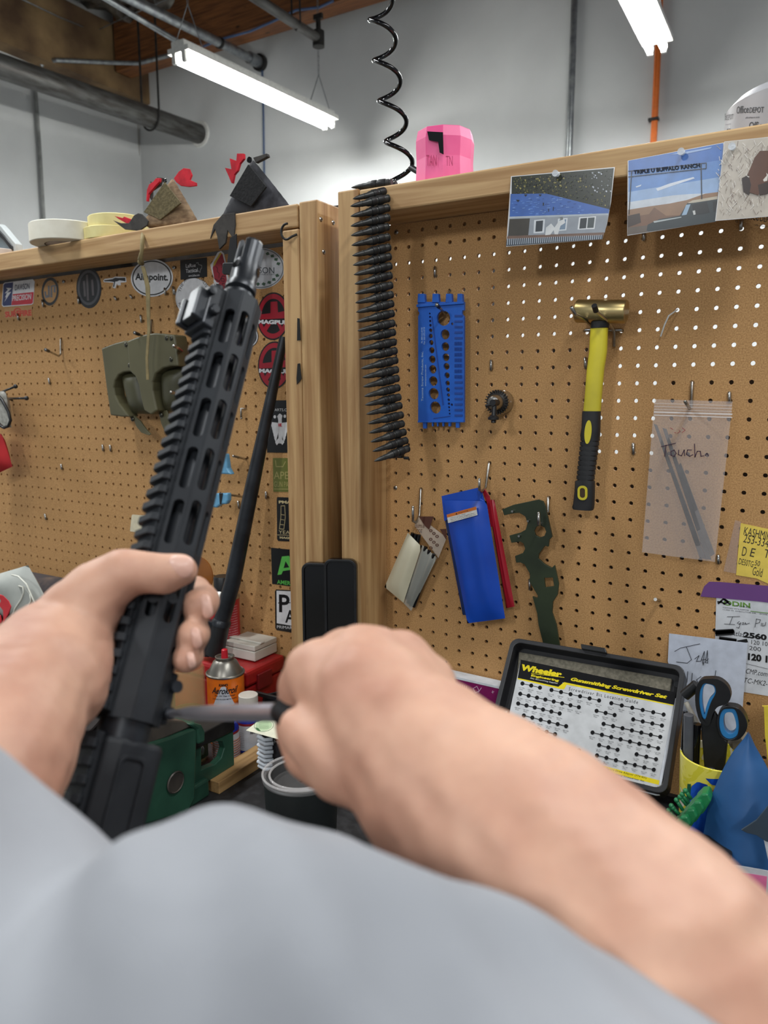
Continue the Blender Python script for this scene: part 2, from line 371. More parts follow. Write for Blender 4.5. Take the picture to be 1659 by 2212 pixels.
z = P(1412, 258, YW - 1.2); MB().cbox(z, (1, 0, 0), (0, .6, 0), (0, 0, .25)).build('cable_tie', M['black'], t)
# corner and seams
struct(MB().cyl(P(297, 180, YW - .4), P(303, 520, YW - .4), 0.35).build('trim_3', noise_mat('grey_caulk', (150, 148, 142), (190, 190, 186), scale=14)))
# ---- shop lights
def shop_light(p0, p1, label, chain_pts, far_over=0):
    d = (p1 - p0); L = d.length; d.normalize(); side = V((1, 0, 0)); side = (side - d * side.dot(d)).normalized(); up = side.cross(d)
    if up.z < 0: up = -up
    t = thing('shop_light', p0, label, 'ceiling light', 'fluorescent shop lights')
    mb = MB(); mb.cbox(p0 + d * L / 2 + up * 1.9, d * L / 2, side * 1.55, up * 1.0)
    mb.build('housing', M['white_enamel'], t, bevel=.12)
    mb = MB()
    for s in (-1, 1): mb.obox(p0 + side * 1.55 * s + up * .95, d * L, side * .95 * s, up * .9 - side * .0)
    mb.build('reflector', M['white_enamel'], t)
    for s in (-1, 1):
        MB().cyl(p0 + side * 1.15 * s + d * .8, p1 + side * 1.15 * s - d * .8, 0.6, n=14).build('tube', M['tube'], t, smooth=True)
    for e, sg in ((p0, 1), (p1, -1)):
        for s in (-1, 1):
            MB().cbox(e + side * 1.15 * s + d * .35 * sg + up * .15, d * .35, side * .45, up * .95).build('lamp_holder', M['white_enamel'], t, bevel=.1)
    for at, tops in chain_pts:
        mb = MB(); b = p0 + d * at + up * 2.9
        apex = b + V((0, 0, 7))
        mb.tube([b - side * 1.4 - d * 2, apex], .1, 6).tube([b + side * 1.4 + d * 2, apex], .1, 6)
        z = apex.z; k = 0
        while z < tops:
            c = V((apex.x, apex.y, z)); a = side if k % 2 else d
            mb.tube([c - a * .18, c - a * .18 + V((0, 0, 1)), c + a * .18 + V((0, 0, 1)), c + a * .18, c - a * .18], .06, 5); z += .95; k += 1
        mb.build('hanging_chain', M['galv'], t)
    return t
shop_light(LF0, LF1, 'lit fluorescent shop light on chains, left of the coiled hose', [(3, 150), (44, 152)])
rp1 = P(1420, 108, 100.0); dirx = (LF1 - LF0).normalized()
shop_light(rp1 - V((0, 48, 0)) + V((1.0, 0, -.6)), rp1, 'lit fluorescent shop light cut by the top edge at right, above the orange cord', [(44, 150)])
for (x, y, zz, pw) in LAMPS[2:]:
    # bench pair, plus the unseen shop lights added as fill; each carries a lamp
    t = thing('shop_light', (x, y, zz + 1), 'shop light overhead, ' + {-45: 'above the left bench', 34: 'above the right bench', -20: 'far behind the person to the left', 60: 'far behind the person to the right', 58: 'behind the right pegboard', -112: 'beyond the left end of the bench'}[x], 'ceiling light', 'shop lights behind the photographer')
    MB().box((x - 2.6, y - 24, zz + .8), (x + 2.6, y + 24, zz + 3)).build('housing', M['white_enamel'], t, bevel=.1)
# ---- pegboards, every hole cut through
def pegboard(name, place, c0, c1, r0, r1, label, mat, e=(0, 0, 0, 0)):
    N = 10; hr = 0.125; vs = []; fs = []; th = 0.22
    def gx(c): return c
    sq = []
    for i in range(N):
        a = 2 * math.pi * (i + .5) / N; x, y = math.cos(a), math.sin(a); k = .5 / max(abs(x), abs(y)); sq.append((x * k, y * k))
    sq = [(.5, 0), (.5, .5), (0, .5), (-.5, .5), (-.5, 0), (-.5, -.5), (0, -.5), (.5, -.5)]; N = 16
    sq2 = []
    for i in range(8): sq2.append(sq[i]); sq2.append(((sq[i][0] + sq[(i + 1) % 8][0]) / 2, (sq[i][1] + sq[(i + 1) % 8][1]) / 2))
    sq = sq2
    for c in range(c0, c1 + 1):
        for r in range(r0, r1 + 1):
            for (dep, o_) in ((0, 0),):
                b = len(vs)
                for x, y in sq: vs.append(place(c + x, r + y, 0))
                for x, y in sq: a = math.atan2(y, x); vs.append(place(c + hr * math.cos(a), r + hr * math.sin(a), 0))
                for x, y in sq: a = math.atan2(y, x); vs.append(place(c + hr * math.cos(a), r + hr * math.sin(a), th))
                for x, y in sq: vs.append(place(c + x, r + y, th))
                for i in range(N):
                    j = (i + 1) % N
                    for k in range(3): fs.append((b + k * N + i, b + k * N + j, b + (k + 1) * N + j, b + (k + 1) * N + i))
    mb = MB(); mb.v = vs; mb.f = fs
    o = mb.build(name, mat, origin=place(c0, r1, 0), fix=False)
    bm = bmesh.new(); bm.from_mesh(o.data); bmesh.ops.remove_doubles(bm, verts=bm.verts, dist=0.0001); bmesh.ops.recalc_face_normals(bm, faces=bm.faces); bm.to_mesh(o.data); bm.free()
    return tag(o, label, 'pegboard')
def RBp(c, r, d=0.0): return V((c, d, 70.67 - r))
pegboard('pegboard', RBp, -8, 24, -2, 32, 'brown pegboard on the right carrying the hammer, blue gauge and bullet belt', M['peg'])
pegboard('pegboard', LBp, -12, 37, -8, 26, 'brown pegboard on the left with a row of stickers along its top', M['peg'])
# unseen dark panels added behind the boards so their holes look dark
back = noise_mat('dark_backing', (70, 62, 56), (30, 26, 24), scale=14, rough=0.9)
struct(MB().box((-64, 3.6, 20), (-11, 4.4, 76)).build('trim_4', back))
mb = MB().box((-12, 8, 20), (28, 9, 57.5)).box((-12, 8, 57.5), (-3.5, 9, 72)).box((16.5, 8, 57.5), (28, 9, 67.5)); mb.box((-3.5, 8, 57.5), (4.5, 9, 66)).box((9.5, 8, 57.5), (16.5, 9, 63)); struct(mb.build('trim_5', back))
struct(MB().box((-7.6, .35, 71.05), (26, 1.6, 74.6)).build('trim_6', M['wood_x'], bevel=.05))
struct(MB().box((-64, 1.2, 72.2), (-14, 2.2, 74.3)).build('trim_7', back))  # unseen strip added to block the lit gap above the left board
# frames of the boards
bb = 73.2
def lumber(a, b, mat, label, name='timber'):
    return tag(MB().box(a, b).build(name, mat, bevel=.1), label, 'timber')
lumber((-7.6, -3.5, bb), (26, 0.0, bb + 1.5), M['wood_x'], 'pine rail along the top of the right pegboard with photographs pinned to it')
lumber((-9.25, -3.5, BENCH), (-7.7, -.01, bb + 1.6), M['wood_z'], 'pine post at the left edge of the right pegboard, behind the bullet belt')
lumber((-12.3, -3.5, BENCH), (-10.82, 1.5, bb + 1.35), M['wood_z'], 'taller pine post with screws in its side, between the two pegboards')
lumber((-13.72, -3.5, BENCH), (-12.34, -.3, bb - .3), M['wood_z'], 'short pine post at the right edge of the left pegboard')
# left rail follows the left board
mb = MB(); A = LBp(-14, 0, -3.4); B = LBp(39.0, 0, -3.4); A2 = LBp(-14, 0, .1); B2 = LBp(39.0, 0, .1)
zb = 73.0; mb.hexa([V((p.x, p.y, zb)) for p in (A, B, B2, A2)] + [V((p.x, p.y, zb + 1.5)) for p in (A, B, B2, A2)])
tag(mb.build('timber', M['wood_x'], bevel=.1), 'pine rail along the top of the left pegboard under the fabric chickens', 'timber')
# bench
tag(MB().box((-75, -27, BENCH - 1.5), (40, 1.5, BENCH)).build('worktop', M['bench'], bevel=.1), 'black speckled benchtop under the vise and spray cans', 'workbench')
# ================================================================ flat printed things
from mathutils.geometry import tessellate_polygon
def _px(s, px, py):
    r = ray(px, py); p = CAM + r * ((s.o - CAM).dot(s.n) / r.dot(s.n)) - s.o
    a, b = p.dot(s.u), p.dot(s.d); c = s.u.dot(s.d); k = 1 - c * c
    return ((a - c * b) / k, (b - c * a) / k)
Fr.px = _px
def crop(x0, y0, sc): return lambda u, v: (x0 + u / sc, y0 + v / sc)
K2 = crop(0, 520, 2.4397); K3 = crop(620, 380, 3.318); K4 = crop(1050, 180, 2.724); K5 = crop(820, 980, 3.858); K6 = crop(1200, 620, 3.4555)
KW = crop(1060, 1340, 2.77); K8 = crop(1300, 1600, 4.423); KB5 = crop(0, 560, 3.95); KB3 = crop(380, 500, 5.53); KB4 = crop(240, 1000, 3.77); KB1 = crop(0, 1080, 3.073)
KB2 = crop(340, 1160, 3.457); KB7 = crop(1420, 1100, 5.531); KB8 = crop(180, 320, 3.318); K1 = crop(0, 0, 1.9988)
ID = lambda u, v: (u, v)
def fpts(fr, T, pts): return [fr.px(*T(*p)) for p in pts]
def holed(mb, fr, outer, holes, z0, z1):
    loops = [outer] + holes; flatp = [p for l in loops for p in l]
    tri = tessellate_polygon([[V((x, y, 0)) for x, y in l] for l in loops]); n = len(flatp); b = len(mb.v)
    mb.v += [fr(x, y, z1) for x, y in flatp] + [fr(x, y, z0) for x, y in flatp]
    for t in tri: mb.f += [(b + t[0], b + t[1], b + t[2]), (b + n + t[2], b + n + t[1], b + n + t[0])]
    k = 0
    for l in loops:
        m_ = len(l)
        for i in range(m_): j = (i + 1) % m_; mb.f.append((b + k + i, b + k + j, b + n + k + j, b + n + k + i))
        k += m_
    return mb
def paint(name, parent, fr, items, T=ID, conv=True, z=0.02, rough=.5, dz=.0015):
    """one thin printed layer of many inks: items are ('p',colour,pts) ('t',colour,text,x0,y0,x1,y1,opts) ('s',colour,pts,width) ('r',colour,outer,inner)"""
    cv = (lambda pts: fpts(fr, T, pts)) if conv else (lambda pts: pts)
    mb = MB(); mats = []; mi = []; dz = min(dz, .05 / max(1, len(items)))
    for it in items:
        if it[1] not in mats: mats.append(it[1])
        n0 = len(mb.f); z += dz
        if it[0] == 'p': poly(mb, fr, cv(it[2]), z - .004, z)
        elif it[0] == 's': stroke(mb, fr, cv(it[2]), it[3], z)
        elif it[0] == 'r': ringp(mb, fr, cv(it[2]), cv(it[3]), z - .004, z)
        elif it[0] == 't':
            (x0, y0), (x1, _), (_, y1) = cv([(it[3], it[4]), (it[5], it[4]), (it[3], it[6])]); text(mb, fr, it[2], x0, y0, x1, y1, z=z, **(it[7] if len(it) > 7 else {}))
        mi += [mats.index(it[1])] * (len(mb.f) - n0)
    o = mb.build(name, ink(mats[0], rough), parent, fix=False)
    for c in mats[1:]: o.data.materials.append(ink(c, rough))
    for p, k in zip(o.data.polygons, mi): p.material_index = k
    bm = bmesh.new(); bm.from_mesh(o.data); bmesh.ops.recalc_face_normals(bm, faces=bm.faces); bm.to_mesh(o.data); bm.free()
    return o
def card(name, label, cat, fr, outline, colour, items=(), T=ID, conv=True, thick=.012, group=None, rough=.45, backing='backing', mat=None):
    cs = [fr(x, y) for x, y in outline]; at = sum(cs, V((0, 0, 0))) / len(cs); at.z = min(c.z for c in cs)
    t = thing(name, at, label, cat, group)
    poly(MB(), fr, outline, 0, thick).build(backing, mat or ink(colour, rough), t)
    if items: paint('print', t, fr, list(items), T, conv, z=thick + .002, rough=rough)
    return t
def arc_text(s, cx, cy, r, h, a0, a1, flip=False):   # text bent around a circle (frame inches, angles clockwise from top)
    def wp(u, t):
        a = R_(a0 + (a1 - a0) * u); rr = r + (h * (1 - t) if not flip else -h * (1 - t))
        return cx + rr * math.sin(a), cy - rr * math.cos(a)
    return wp
def Tm(col, s, x0, y0, x1, y1, **k): return ('t', col, s, x0, y0, x1, y1, k)
# ================================================================ things on the right pegboard
W_ = (232, 234, 236); BK = (18, 18, 20)
def hook(label, pts, r=.09, tip=None, group='peg hooks', name='peg_hook', mat=None):
    """pts: (px,py,Y) path of bent wire; tip: rubber end"""
    w_ = [P(x, y, d) for x, y, d in pts]
    t = thing(name, w_[0], label, 'hook', group)
    MB().tube(w_, r, 8).sphere(w_[-1], r).build('wire', mat or M['steel'], t, smooth='all')
    if tip: a = w_[-1]; d = (w_[-2] - a).normalized(); MB().cyl(a - d * .06, a + d * .45, r * 1.35, n=10).build('rubber_tip', M['black'], t, smooth=True)
    return t
# photographs pinned on the rail
def photo(label, tl, tr, bl, items, T, Y=-3.62, curl=0, shape=None):
    fr = frpx(tl, tr, bl, lambda a, b: P(a, b, Y)); q = shape or [tl, tr, (tr[0] + bl[0] - tl[0], tr[1] + bl[1] - tl[1]), bl]
    return card('photograph', label, 'photo', fr, [fr.px(*p) for p in q], (225, 225, 225), items, T, thick=.012, rough=.28, group='photographs pinned along the rail'), fr
rn = random.Random(3)
tr_items = [('p', (42, 46, 34), [(152, 551), (752, 499), (728, 745), (150, 655)])]
for k in range(420):
    x = rn.uniform(165, 735); y = rn.uniform(560 - (x - 165) * .09, 648 + max(0, x - 400) * .25); r = rn.uniform(2, 7)
    tr_items.append(('p', rn.choice([(96, 92, 48), (64, 70, 40), (28, 32, 26), (150, 140, 80), (20, 24, 22), (52, 60, 44)]) if x < 620 or y > 640 else rn.choice([(200, 205, 215), (60, 66, 52), (150, 155, 160)]), [(x - r, y), (x, y - r * .8), (x + r, y), (x + 2, y + r * 1.3)]))
tr_items += [('p', (66, 104, 176), [(146, 652), (355, 650), (726, 742), (722, 772), (140, 796)])]
for k in range(90):
    y = rn.uniform(665, 785); x = rn.uniform(150, 400 + (y - 650) * 2.3); L = rn.uniform(8, 22)
    tr_items.append(('p', rn.choice([(96, 136, 204), (52, 84, 150), (120, 156, 214)]), [(x, y), (x + L, y - 1.5), (x + L, y + 2.5), (x, y + 4)]))
tr_items += [('p', (176, 184, 192), [(140, 786), (722, 766), (721, 776), (140, 797)]), ('p', (150, 156, 164), [(140, 797), (721, 776), (700, 880), (128, 905)]),
    ('p', (70, 66, 60), [(140, 800), (260, 796), (250, 898), (132, 902)]), ('p', (214, 218, 222), [(285, 806), (349, 800), (343, 880), (281, 884)]), ('p', (60, 66, 72), [(296, 812), (338, 808), (333, 872), (292, 875)]),
    ('p', (214, 218, 222), [(425, 798), (482, 794), (474, 866), (420, 870)]), ('p', (120, 140, 160), [(434, 804), (474, 801), (467, 860), (429, 863)]),
    ('p', (224, 226, 228), [(549, 790), (649, 783), (640, 858), (540, 862)]), ('p', (56, 62, 66), [(557, 796), (596, 793), (590, 854), (550, 857)]), ('p', (80, 88, 90), [(602, 793), (641, 790), (634, 851), (596, 853)]),
    ('p', (120, 96, 84), [(128, 900), (698, 878), (690, 905), (122, 930)]), ('p', (66, 74, 84), [(124, 918), (688, 895), (686, 916), (119, 957)])]
for k in range(46):
    x = 128 + k * 12.2; tr_items.append(('p', (190, 198, 208), [(x, 915 - k * .5), (x + 4, 915 - k * .5), (x + 1, 952 - k * .75), (x - 3, 952 - k * .75)]))
tr_items += [('p', (214, 216, 216), [(355, 850), (385, 826), (405, 850), (430, 812), (462, 800), (468, 822), (440, 840), (425, 890), (405, 890), (400, 866), (380, 892), (350, 895)]), ('p', (120, 124, 124), [(436, 790), (452, 786), (456, 802), (440, 806)]),
    ('p', (30, 34, 44), [(225, 655), (245, 655), (235, 668)]), ('p', (30, 34, 44), [(312, 655), (330, 655), (320, 667)]), ('p', (30, 34, 44), [(178, 686), (200, 688), (190, 700)]), ('p', (30, 34, 44), [(336, 704), (343, 704), (342, 720), (336, 720)]), ('p', (30, 34, 44), [(368, 740), (372, 740), (372, 756), (368, 756)]), ('p', (30, 34, 44), [(396, 728), (400, 728), (399, 750), (395, 750)])]
p1, f1 = photo('glossy photo of a blue-roofed house under dark trees, hanging lowest and leftmost', K4(147, 547), K4(758, 493), K4(118, 960), tr_items, K4, shape=[K4(147, 547), K4(758, 493), K4(735, 700), K4(712, 830), K4(684, 918), K4(118, 962)])
it = [('p', (66, 112, 184), [(838, 456), (1396, 352), (1390, 470), (838, 560)]), ('p', (92, 136, 198), [(838, 540), (1392, 450), (1388, 560), (838, 650)]), ('p', (148, 176, 214), [(838, 640), (1388, 550), (1368, 645), (838, 745)]),
      ('p', (200, 206, 214), [(838, 700), (1100, 660), (1200, 652), (1366, 645), (1366, 700), (838, 750)]),
      ('p', (214, 220, 230), [(1000, 620), (1080, 590), (1220, 552), (1228, 560), (1100, 602), (1010, 634)]), ('p', (206, 214, 226), [(880, 608), (915, 596), (910, 606), (885, 614)]), ('p', (150, 176, 216), [(1080, 420), (1250, 390), (1330, 375), (1320, 385), (1180, 415)]),
      ('p', (146, 112, 84), [(836, 745), (960, 725), (1080, 708), (1180, 688), (1290, 650), (1368, 640), (1356, 812), (833, 892)]), ('p', (118, 84, 62), [(836, 790), (960, 770), (990, 730), (1060, 780), (1150, 775), (1120, 830), (834, 870)]),
      ('p', (60, 44, 36), [(834, 780), (905, 765), (912, 820), (834, 850)]), ('p', (96, 84, 74), [(834, 850), (960, 835), (1350, 800), (1354, 815), (833, 892)]),
      ('p', (40, 50, 54), [(945, 868), (952, 832), (1020, 800), (1140, 780), (1185, 705), (1300, 680), (1362, 670), (1352, 815), (1200, 838), (960, 872)]), ('p', (190, 180, 160), [(1185, 706), (1215, 690), (1362, 665), (1362, 682), (1222, 704)]),
      ('p', (150, 176, 200), [(1152, 778), (1178, 716), (1204, 712), (1180, 774)]), ('p', (24, 26, 28), [(1212, 716), (1300, 698), (1318, 762), (1222, 778)]), ('p', (24, 26, 28), [(1334, 696), (1360, 692), (1354, 752), (1338, 756)]), ('p', (176, 184, 184), [(985, 812), (1150, 786), (1150, 791), (990, 822)]), ('p', (200, 200, 196), [(1216, 752), (1230, 748), (1234, 772), (1222, 776)]),
      ('s', (14, 18, 28), [(838, 518), (1296, 470)], .035), ('s', (14, 18, 28), [(838, 552), (1296, 502)], .035), ('s', (14, 18, 28), [(1296, 470), (1296, 502)], .035), ('s', (14, 18, 28), [(858, 516), (842, 770)], .045), ('s', (14, 18, 28), [(1266, 474), (1270, 680)], .045)]
p2, f2 = photo('glossy photo of a ranch gate sign over a pickup truck, pinned between the two others', K4(834, 455), K4(1400, 348), K4(831, 896), it, K4, shape=[K4(834, 455), K4(1400, 348), K4(1380, 560), K4(1350, 815), K4(831, 897)])
mb = MB(); fb = frpx(K4(868, 512), K4(1258, 470), K4(870, 537), lambda a, b: P(a, b, -3.66)); text(mb, fb, 'TRIPLE U BUFFALO RANCH', 0, 0, fb.w, fb.h * .95, bold=.04, z=.03)
mb.build('lettering', ink((10, 12, 20)), p2)
it = [('p', (196, 186, 172), [(1405, 345), (1662, 318), (1662, 782), (1352, 806)])]
for k in range(230):
    x = rn.uniform(1365, 1655); y = rn.uniform(365, 780); L = rn.uniform(10, 40); a = rn.uniform(-.8, .8)
    it.append(('s', rn.choice([(226, 218, 206), (166, 152, 138), (140, 122, 112), (236, 230, 222)]), [(x, y), (min(x + L * a, 1658), y - L * .8)], .02))
it += [('p', (96, 60, 42), [(1662, 398), (1612, 400), (1580, 440), (1560, 490), (1530, 560), (1540, 640), (1600, 660), (1662, 600)]), ('p', (48, 34, 30), [(1505, 560), (1545, 540), (1560, 600), (1548, 660), (1515, 640)]), ('p', (60, 42, 34), [(1600, 600), (1662, 580), (1662, 650), (1610, 660)]), ('p', (216, 210, 200), [(1630, 570), (1652, 545), (1650, 528), (1660, 540), (1655, 575), (1636, 580)]), ('p', (216, 210, 200), [(1545, 556), (1528, 542), (1540, 524), (1534, 544), (1552, 552)])]
p3, f3 = photo('photo of a bison head in pale grass, cut by the right edge of the picture', K4(1402, 343), K4(1700, 312), K4(1348, 810), it, K4, Y=-3.7, shape=[K4(1402, 343), K4(1700, 312), K4(1690, 782), K4(1348, 810)])
clear = clear_mat('clear_pin', (235, 240, 245), .55, .1)
def pin(px, py, label, Y):
    c = P(px, py, Y); t = thing('push_pin', c, label, 'push pin', 'clear push pins')
    MB().lathe(c, (0, -1, -.1), [(.14, 0), (.12, .06), (.07, .1), (.08, .3), (.17, .36), (.17, .42)], 14).build('pin_head', clear, t, smooth=True)
    MB().cyl(c + V((0, .3, 0)), c, .02).build('pin_needle', M['steel'], t)
pin(*K4(420, 535), 'clear push pin through the photo of the blue-roofed house', -3.72)
pin(*K4(1155, 408), 'clear push pin through the photo of the ranch gate', -3.74)
pin(*K4(1452, 378), 'clear push pin through the bison photo', -3.78)
# wrapped ream on top of the rail at the right edge
rc = P(1640, 265, 1.0); rr = 4.3
wr = noise_mat('wrapper', (168, 168, 172), (150, 150, 154), scale=10, rough=.45)
zt = P(1600, 206, 1.0).z; rbase = bb + 1.5
xl = P(1567, 260, 3.0).x; rcx = xl + rr
t = thing('wrapped_roll', (rcx, 3.0, rbase), 'round grey roll in printed office-store wrapper on the rail at the right edge', 'roll')
htop = zt - rbase
MB().lathe((rcx, 3.0, rbase), (0, 0, 1), [(rr - .1, 0), (rr, .1), (rr, htop - .5), (rr - .5, htop), (1, htop + .05)], 48).build('wrapper', wr, t, smooth=True)
mb = MB()
def wrap_text(mb, s, a0, z0, wdt, h, slope):
    vs, fs = text_geo(s, .01); ax, bx = min(v[0] for v in vs), max(v[0] for v in vs); ay, by = min(v[1] for v in vs), max(v[1] for v in vs); b = len(mb.v)
    for x, y in vs:
        u = (x - ax) / (bx - ax) * wdt; t_ = (y - ay) / (by - ay) * h; a = R_(a0) + (u) / rr; z = z0 - u * slope + t_
        mb.v.append(V((rcx + (rr + .015) * math.cos(a), 3.0 + (rr + .015) * math.sin(a), rbase + z)))
    mb.f += [tuple(b + i for i in f) for f in fs]
for j in range(6):
    for i in range(5):
        a0 = 188 + i * 29 + (j % 2) * 14
        wrap_text(mb, 'Office', a0, htop - .7 - j * 1.1 - i * .38, .95, .36, .28); wrap_text(mb, 'DEPOT', a0 + 13.5, htop - 1.0 - j * 1.1 - i * .38, .85, .27, .28); wrap_text(mb, 'officedepot.com', a0 + 10, htop - 1.2 - j * 1.1 - i * .38, .9, .1, .28)
mb.build('lettering', ink((50, 50, 54)), t)
# -------- pink taped can on the rail
ptape = noise_mat('pink_tape', (244, 104, 158), (232, 84, 142), scale=12, rough=.45, bump=.2)
pc = P(958, 392, -1.2); r0 = (P(1018, 345, -1.2) - P(902, 345, -1.2)).length / 2; zb = bb + 1.5; ztp = P(958, 290, -1.2).z
t = thing('taped_roll', (pc.x, -1.2, zb), 'bright pink taped drum with a black tape strip, on the rail beside the coiled hose', 'tape roll')
pr_ = [(r0 * .96, 0), (r0, .1), (r0 * .97, (ztp - zb) * .45), (r0 * 1.0, (ztp - zb) * .8), (r0 * .93, ztp - zb), (.05, ztp - zb + .1)]
rings = []
rp = random.Random(5); jit = [rp.uniform(.94, 1.04) for _ in range(11)]
mb = MB(); mb.loft([[V((pc.x + r * jit[i] * math.cos(2 * math.pi * i / 11), -1.2 + r * jit[i] * math.sin(2 * math.pi * i / 11), zb + h)) for i in range(11)] for r, h in pr_])
mb.build('pink_tape', ptape, t, bevel=.05)
fk = Fr(P(922, 278, -1.2 - r0 * 1.0), V((1.1, 0, 0)), V((0, 0, -1)))
a = P(923, 284, -1.2 - r0 * 1.02); b_ = P(965, 284, -1.2 - r0 * 1.02); c_ = P(926, 330, -1.2 - r0 * 1.02)
poly(MB(), fr3(a, b_, c_), [(0, 0), (1.05, .05), (1.0, 1.3), (.75, 1.2), (.7, .6), (.1, .5)], 0, .03).build('black_tape', M['black_gloss'], t)
fw = fr3(P(918, 335, -1.2 - r0 * 1.03), P(990, 335, -1.2 - r0 * 1.03), P(918, 365, -1.2 - r0 * 1.03))
mb = MB(); text(mb, fw, 'TAN', .1, 0, .8, .6, z=.02); text(mb, fw, 'TN', 1.4, .05, 1.85, .6, z=.02); mb.build('handwriting', ink((190, 50, 100)), t)
# -------- coiled air hose
hz0 = P(880, 408, 1.5).z; hose = []
keyp = [(800, -40), (830, 5), (812, 100), (838, 170), (832, 215), (852, 262), (848, 300), (866, 345), (860, 385)]
def hl(tt):   # centre line by pixel
    ys = [-60, 60, 200, 300, 400]; xs = [818, 826, 842, 858, 872]
    y = -60 + 470 * tt
    for i in range(4):
        if y <= ys[i + 1] or i == 3: return xs[i] + (xs[i + 1] - xs[i]) * (y - ys[i]) / (ys[i + 1] - ys[i]), y
turns = 5.35
for k in range(300):
    tt = k / 299; x, y = hl(tt); c = P(x, y, 2.5); a = 2 * math.pi * turns * tt + 2.6
    rad = .82
    hose.append(c + V((math.cos(a) * rad, math.sin(a) * rad, 0)))
t = thing('coiled_air_hose', hose[-1], 'glossy black coiled air hose hanging down onto the rail beside the pink drum', 'hose')
MB().tube(hose, .16, 12).build('hose', M['black_gloss'], t, smooth='all')
e = hose[-1]; MB().tube([P(868, 404, .3), P(895, 410, 0)], .17, 8).build('hose_end', M['black_gloss'], t, smooth='all')
MB().cyl(P(888, 362, 1.8), P(905, 372, 1.6), .2).build('nozzle', M['black'], t, smooth=True)
# -------- belt of rounds
tips = [(470, 165), (453, 218), (455, 290), (456, 360), (458, 428), (462, 498), (468, 572), (472, 640), (480, 708), (484, 775), (487, 843), (489, 910), (495, 977), (499, 1045), (505, 1110), (511, 1177), (516, 1245), (525, 1310), (529, 1382), (538, 1446), (544, 1512), (552, 1580), (559, 1642), (569, 1708), (580, 1775), (587, 1842), (598, 1907), (611, 1975), (624, 2045)]
bases = [(738, 104), (727, 160), (727, 228), (727, 298), (722, 365), (728, 438), (733, 512), (737, 578), (742, 645), (743, 713), (747, 783), (751, 850), (754, 915), (758, 985), (762, 1055), (766, 1120), (771, 1190), (778, 1252), (783, 1320), (788, 1388), (792, 1450), (798, 1518), (805, 1585), (812, 1645), (822, 1712), (829, 1775), (842, 1835), (855, 1895), (868, 1953)]
rd = noise_mat('dull_black_round', (58, 58, 56), (38, 38, 37), scale=60, rough=.42, metal=.25)
lk = noise_mat('black_link', (40, 40, 40), (28, 28, 28), scale=60, rough=.5, metal=.3)
t = thing('cartridge_belt', P(*K3(868, 1953), -4), 'long black belt of linked dummy rounds hanging over the rail at the post', 'ammo belt')
cp = [(.05, 0), (.225, 0), (.236, .03), (.236, .07), (.195, .09), (.195, .14), (.236, .17), (.226, 1.55), (.172, 1.72), (.172, 2.0), (.154, 2.01), (.15, 2.2), (.118, 2.45), (.07, 2.65), (.015, 2.8)]
def round_at(b0, ax, first=False):
    o = MB().lathe(b0, ax, cp, 16).build('cartridge', rd, t, smooth=True)
    mb = MB().lathe(b0 + ax * .42, ax, [(.265, 0), (.275, .03), (.275, .42), (.265, .45)], 16)
    mb.lathe(b0 + ax * 1.02, ax, [(.262, 0), (.27, .03), (.27, .3), (.262, .33)], 16)
    l = mb.build('belt_link', lk, t, smooth=True)
    return o
for k, (tp, bs) in enumerate(zip(tips, bases)):
    Yb = -3.75 + (.7 if k == 0 else 0); pb_ = P(*K3(*bs), Yb); rr_ = ray(*K3(*tp))
    best = None
    for q in range(60):
        Y = Yb - 3.0 + q * .05; pt = P(*K3(*tp), Y); L = (pt - pb_).length
        if best is None or abs(L - 2.8) < best[0]: best = (abs(L - 2.8), pt)
    round_at(pb_, (best[1] - pb_).normalized())
for k in range(5):   # the rest of the belt lies over the rail
    b0 = P(*K3(752 + k * 24, 98 + k * 8), -3.0 + k * .62); b0.z = bb + 1.5 + .28; b0 = V((-5.6 - .02 * k, -2.9 + k * .6, bb + 1.78))
    round_at(b0, V((-1, -.12, .0)).normalized())
q = [P(*K3(775, 1990), -3.7), P(*K3(850, 2035), -3.7)]
MB().cbox((q[0] + q[1]) / 2 + V((0, 0, .12)), (.2, 0, 0), (0, .18, 0), (0, 0, .2)).cbox(q[1] + V((.05, 0, .12)), (.18, 0, 0), (0, .1, 0), (0, 0, .09)).build('end_link', lk, t, bevel=.05)
# -------- blue thread gauge
gf = frpx(K3(948, 905), K3(1278, 905), K3(950, 1765), lambda a, b: P(a, b, -.6))
bl = noise_mat('blue_plastic', (30, 98, 196), (22, 84, 178), scale=30, rough=.35)
bl_d = flat('blue_plastic_pressed', (20, 66, 150))
g = lambda pts: fpts(gf, K3, pts)
def gc(u, v, r): x, y = gf.px(*K3(u, v)); x2, _ = gf.px(*K3(u + r, v)); return ell(x, y, abs(x2 - x), abs(x2 - x), 20)
holes = [gc(1033 + k * 1.4 + max(0, k - 5) * 2, v, r) for k, (v, r) in enumerate([(989, 6), (1013, 7), (1042, 8), (1073, 9), (1108, 12), (1149, 14), (1196, 16), (1251, 20), (1316, 24), (1387, 27), (1471, 31), (1561, 36)])]
holes += [gc(u, v, r) for u, v, r in [(1072, 1660, 39), (1131, 1022, 48), (1142, 1138, 32), (1144, 1225, 28), (1148, 1301, 25), (1152, 1366, 22), (1156, 1430, 19), (1160, 1486, 16), (1163, 1532, 14), (1166, 1571, 11), (1168, 1605, 9), (1170, 1633, 8), (1171, 1658, 7), (1173, 1681, 6), (1175, 1704, 6), (1193, 1062, 8), (1190, 1640, 8)]]
outer = g([(948, 930), (948, 915), (945, 905), (1278, 905), (1278, 965), (1266, 965), (1262, 990), (1277, 1010), (1277, 1765), (950, 1765), (950, 1010), (960, 985), (950, 970)])
t = thing('screw_gauge', gf(1.4, gf.h), 'blue plastic screw and drill gauge plate full of round holes', 'gauge')
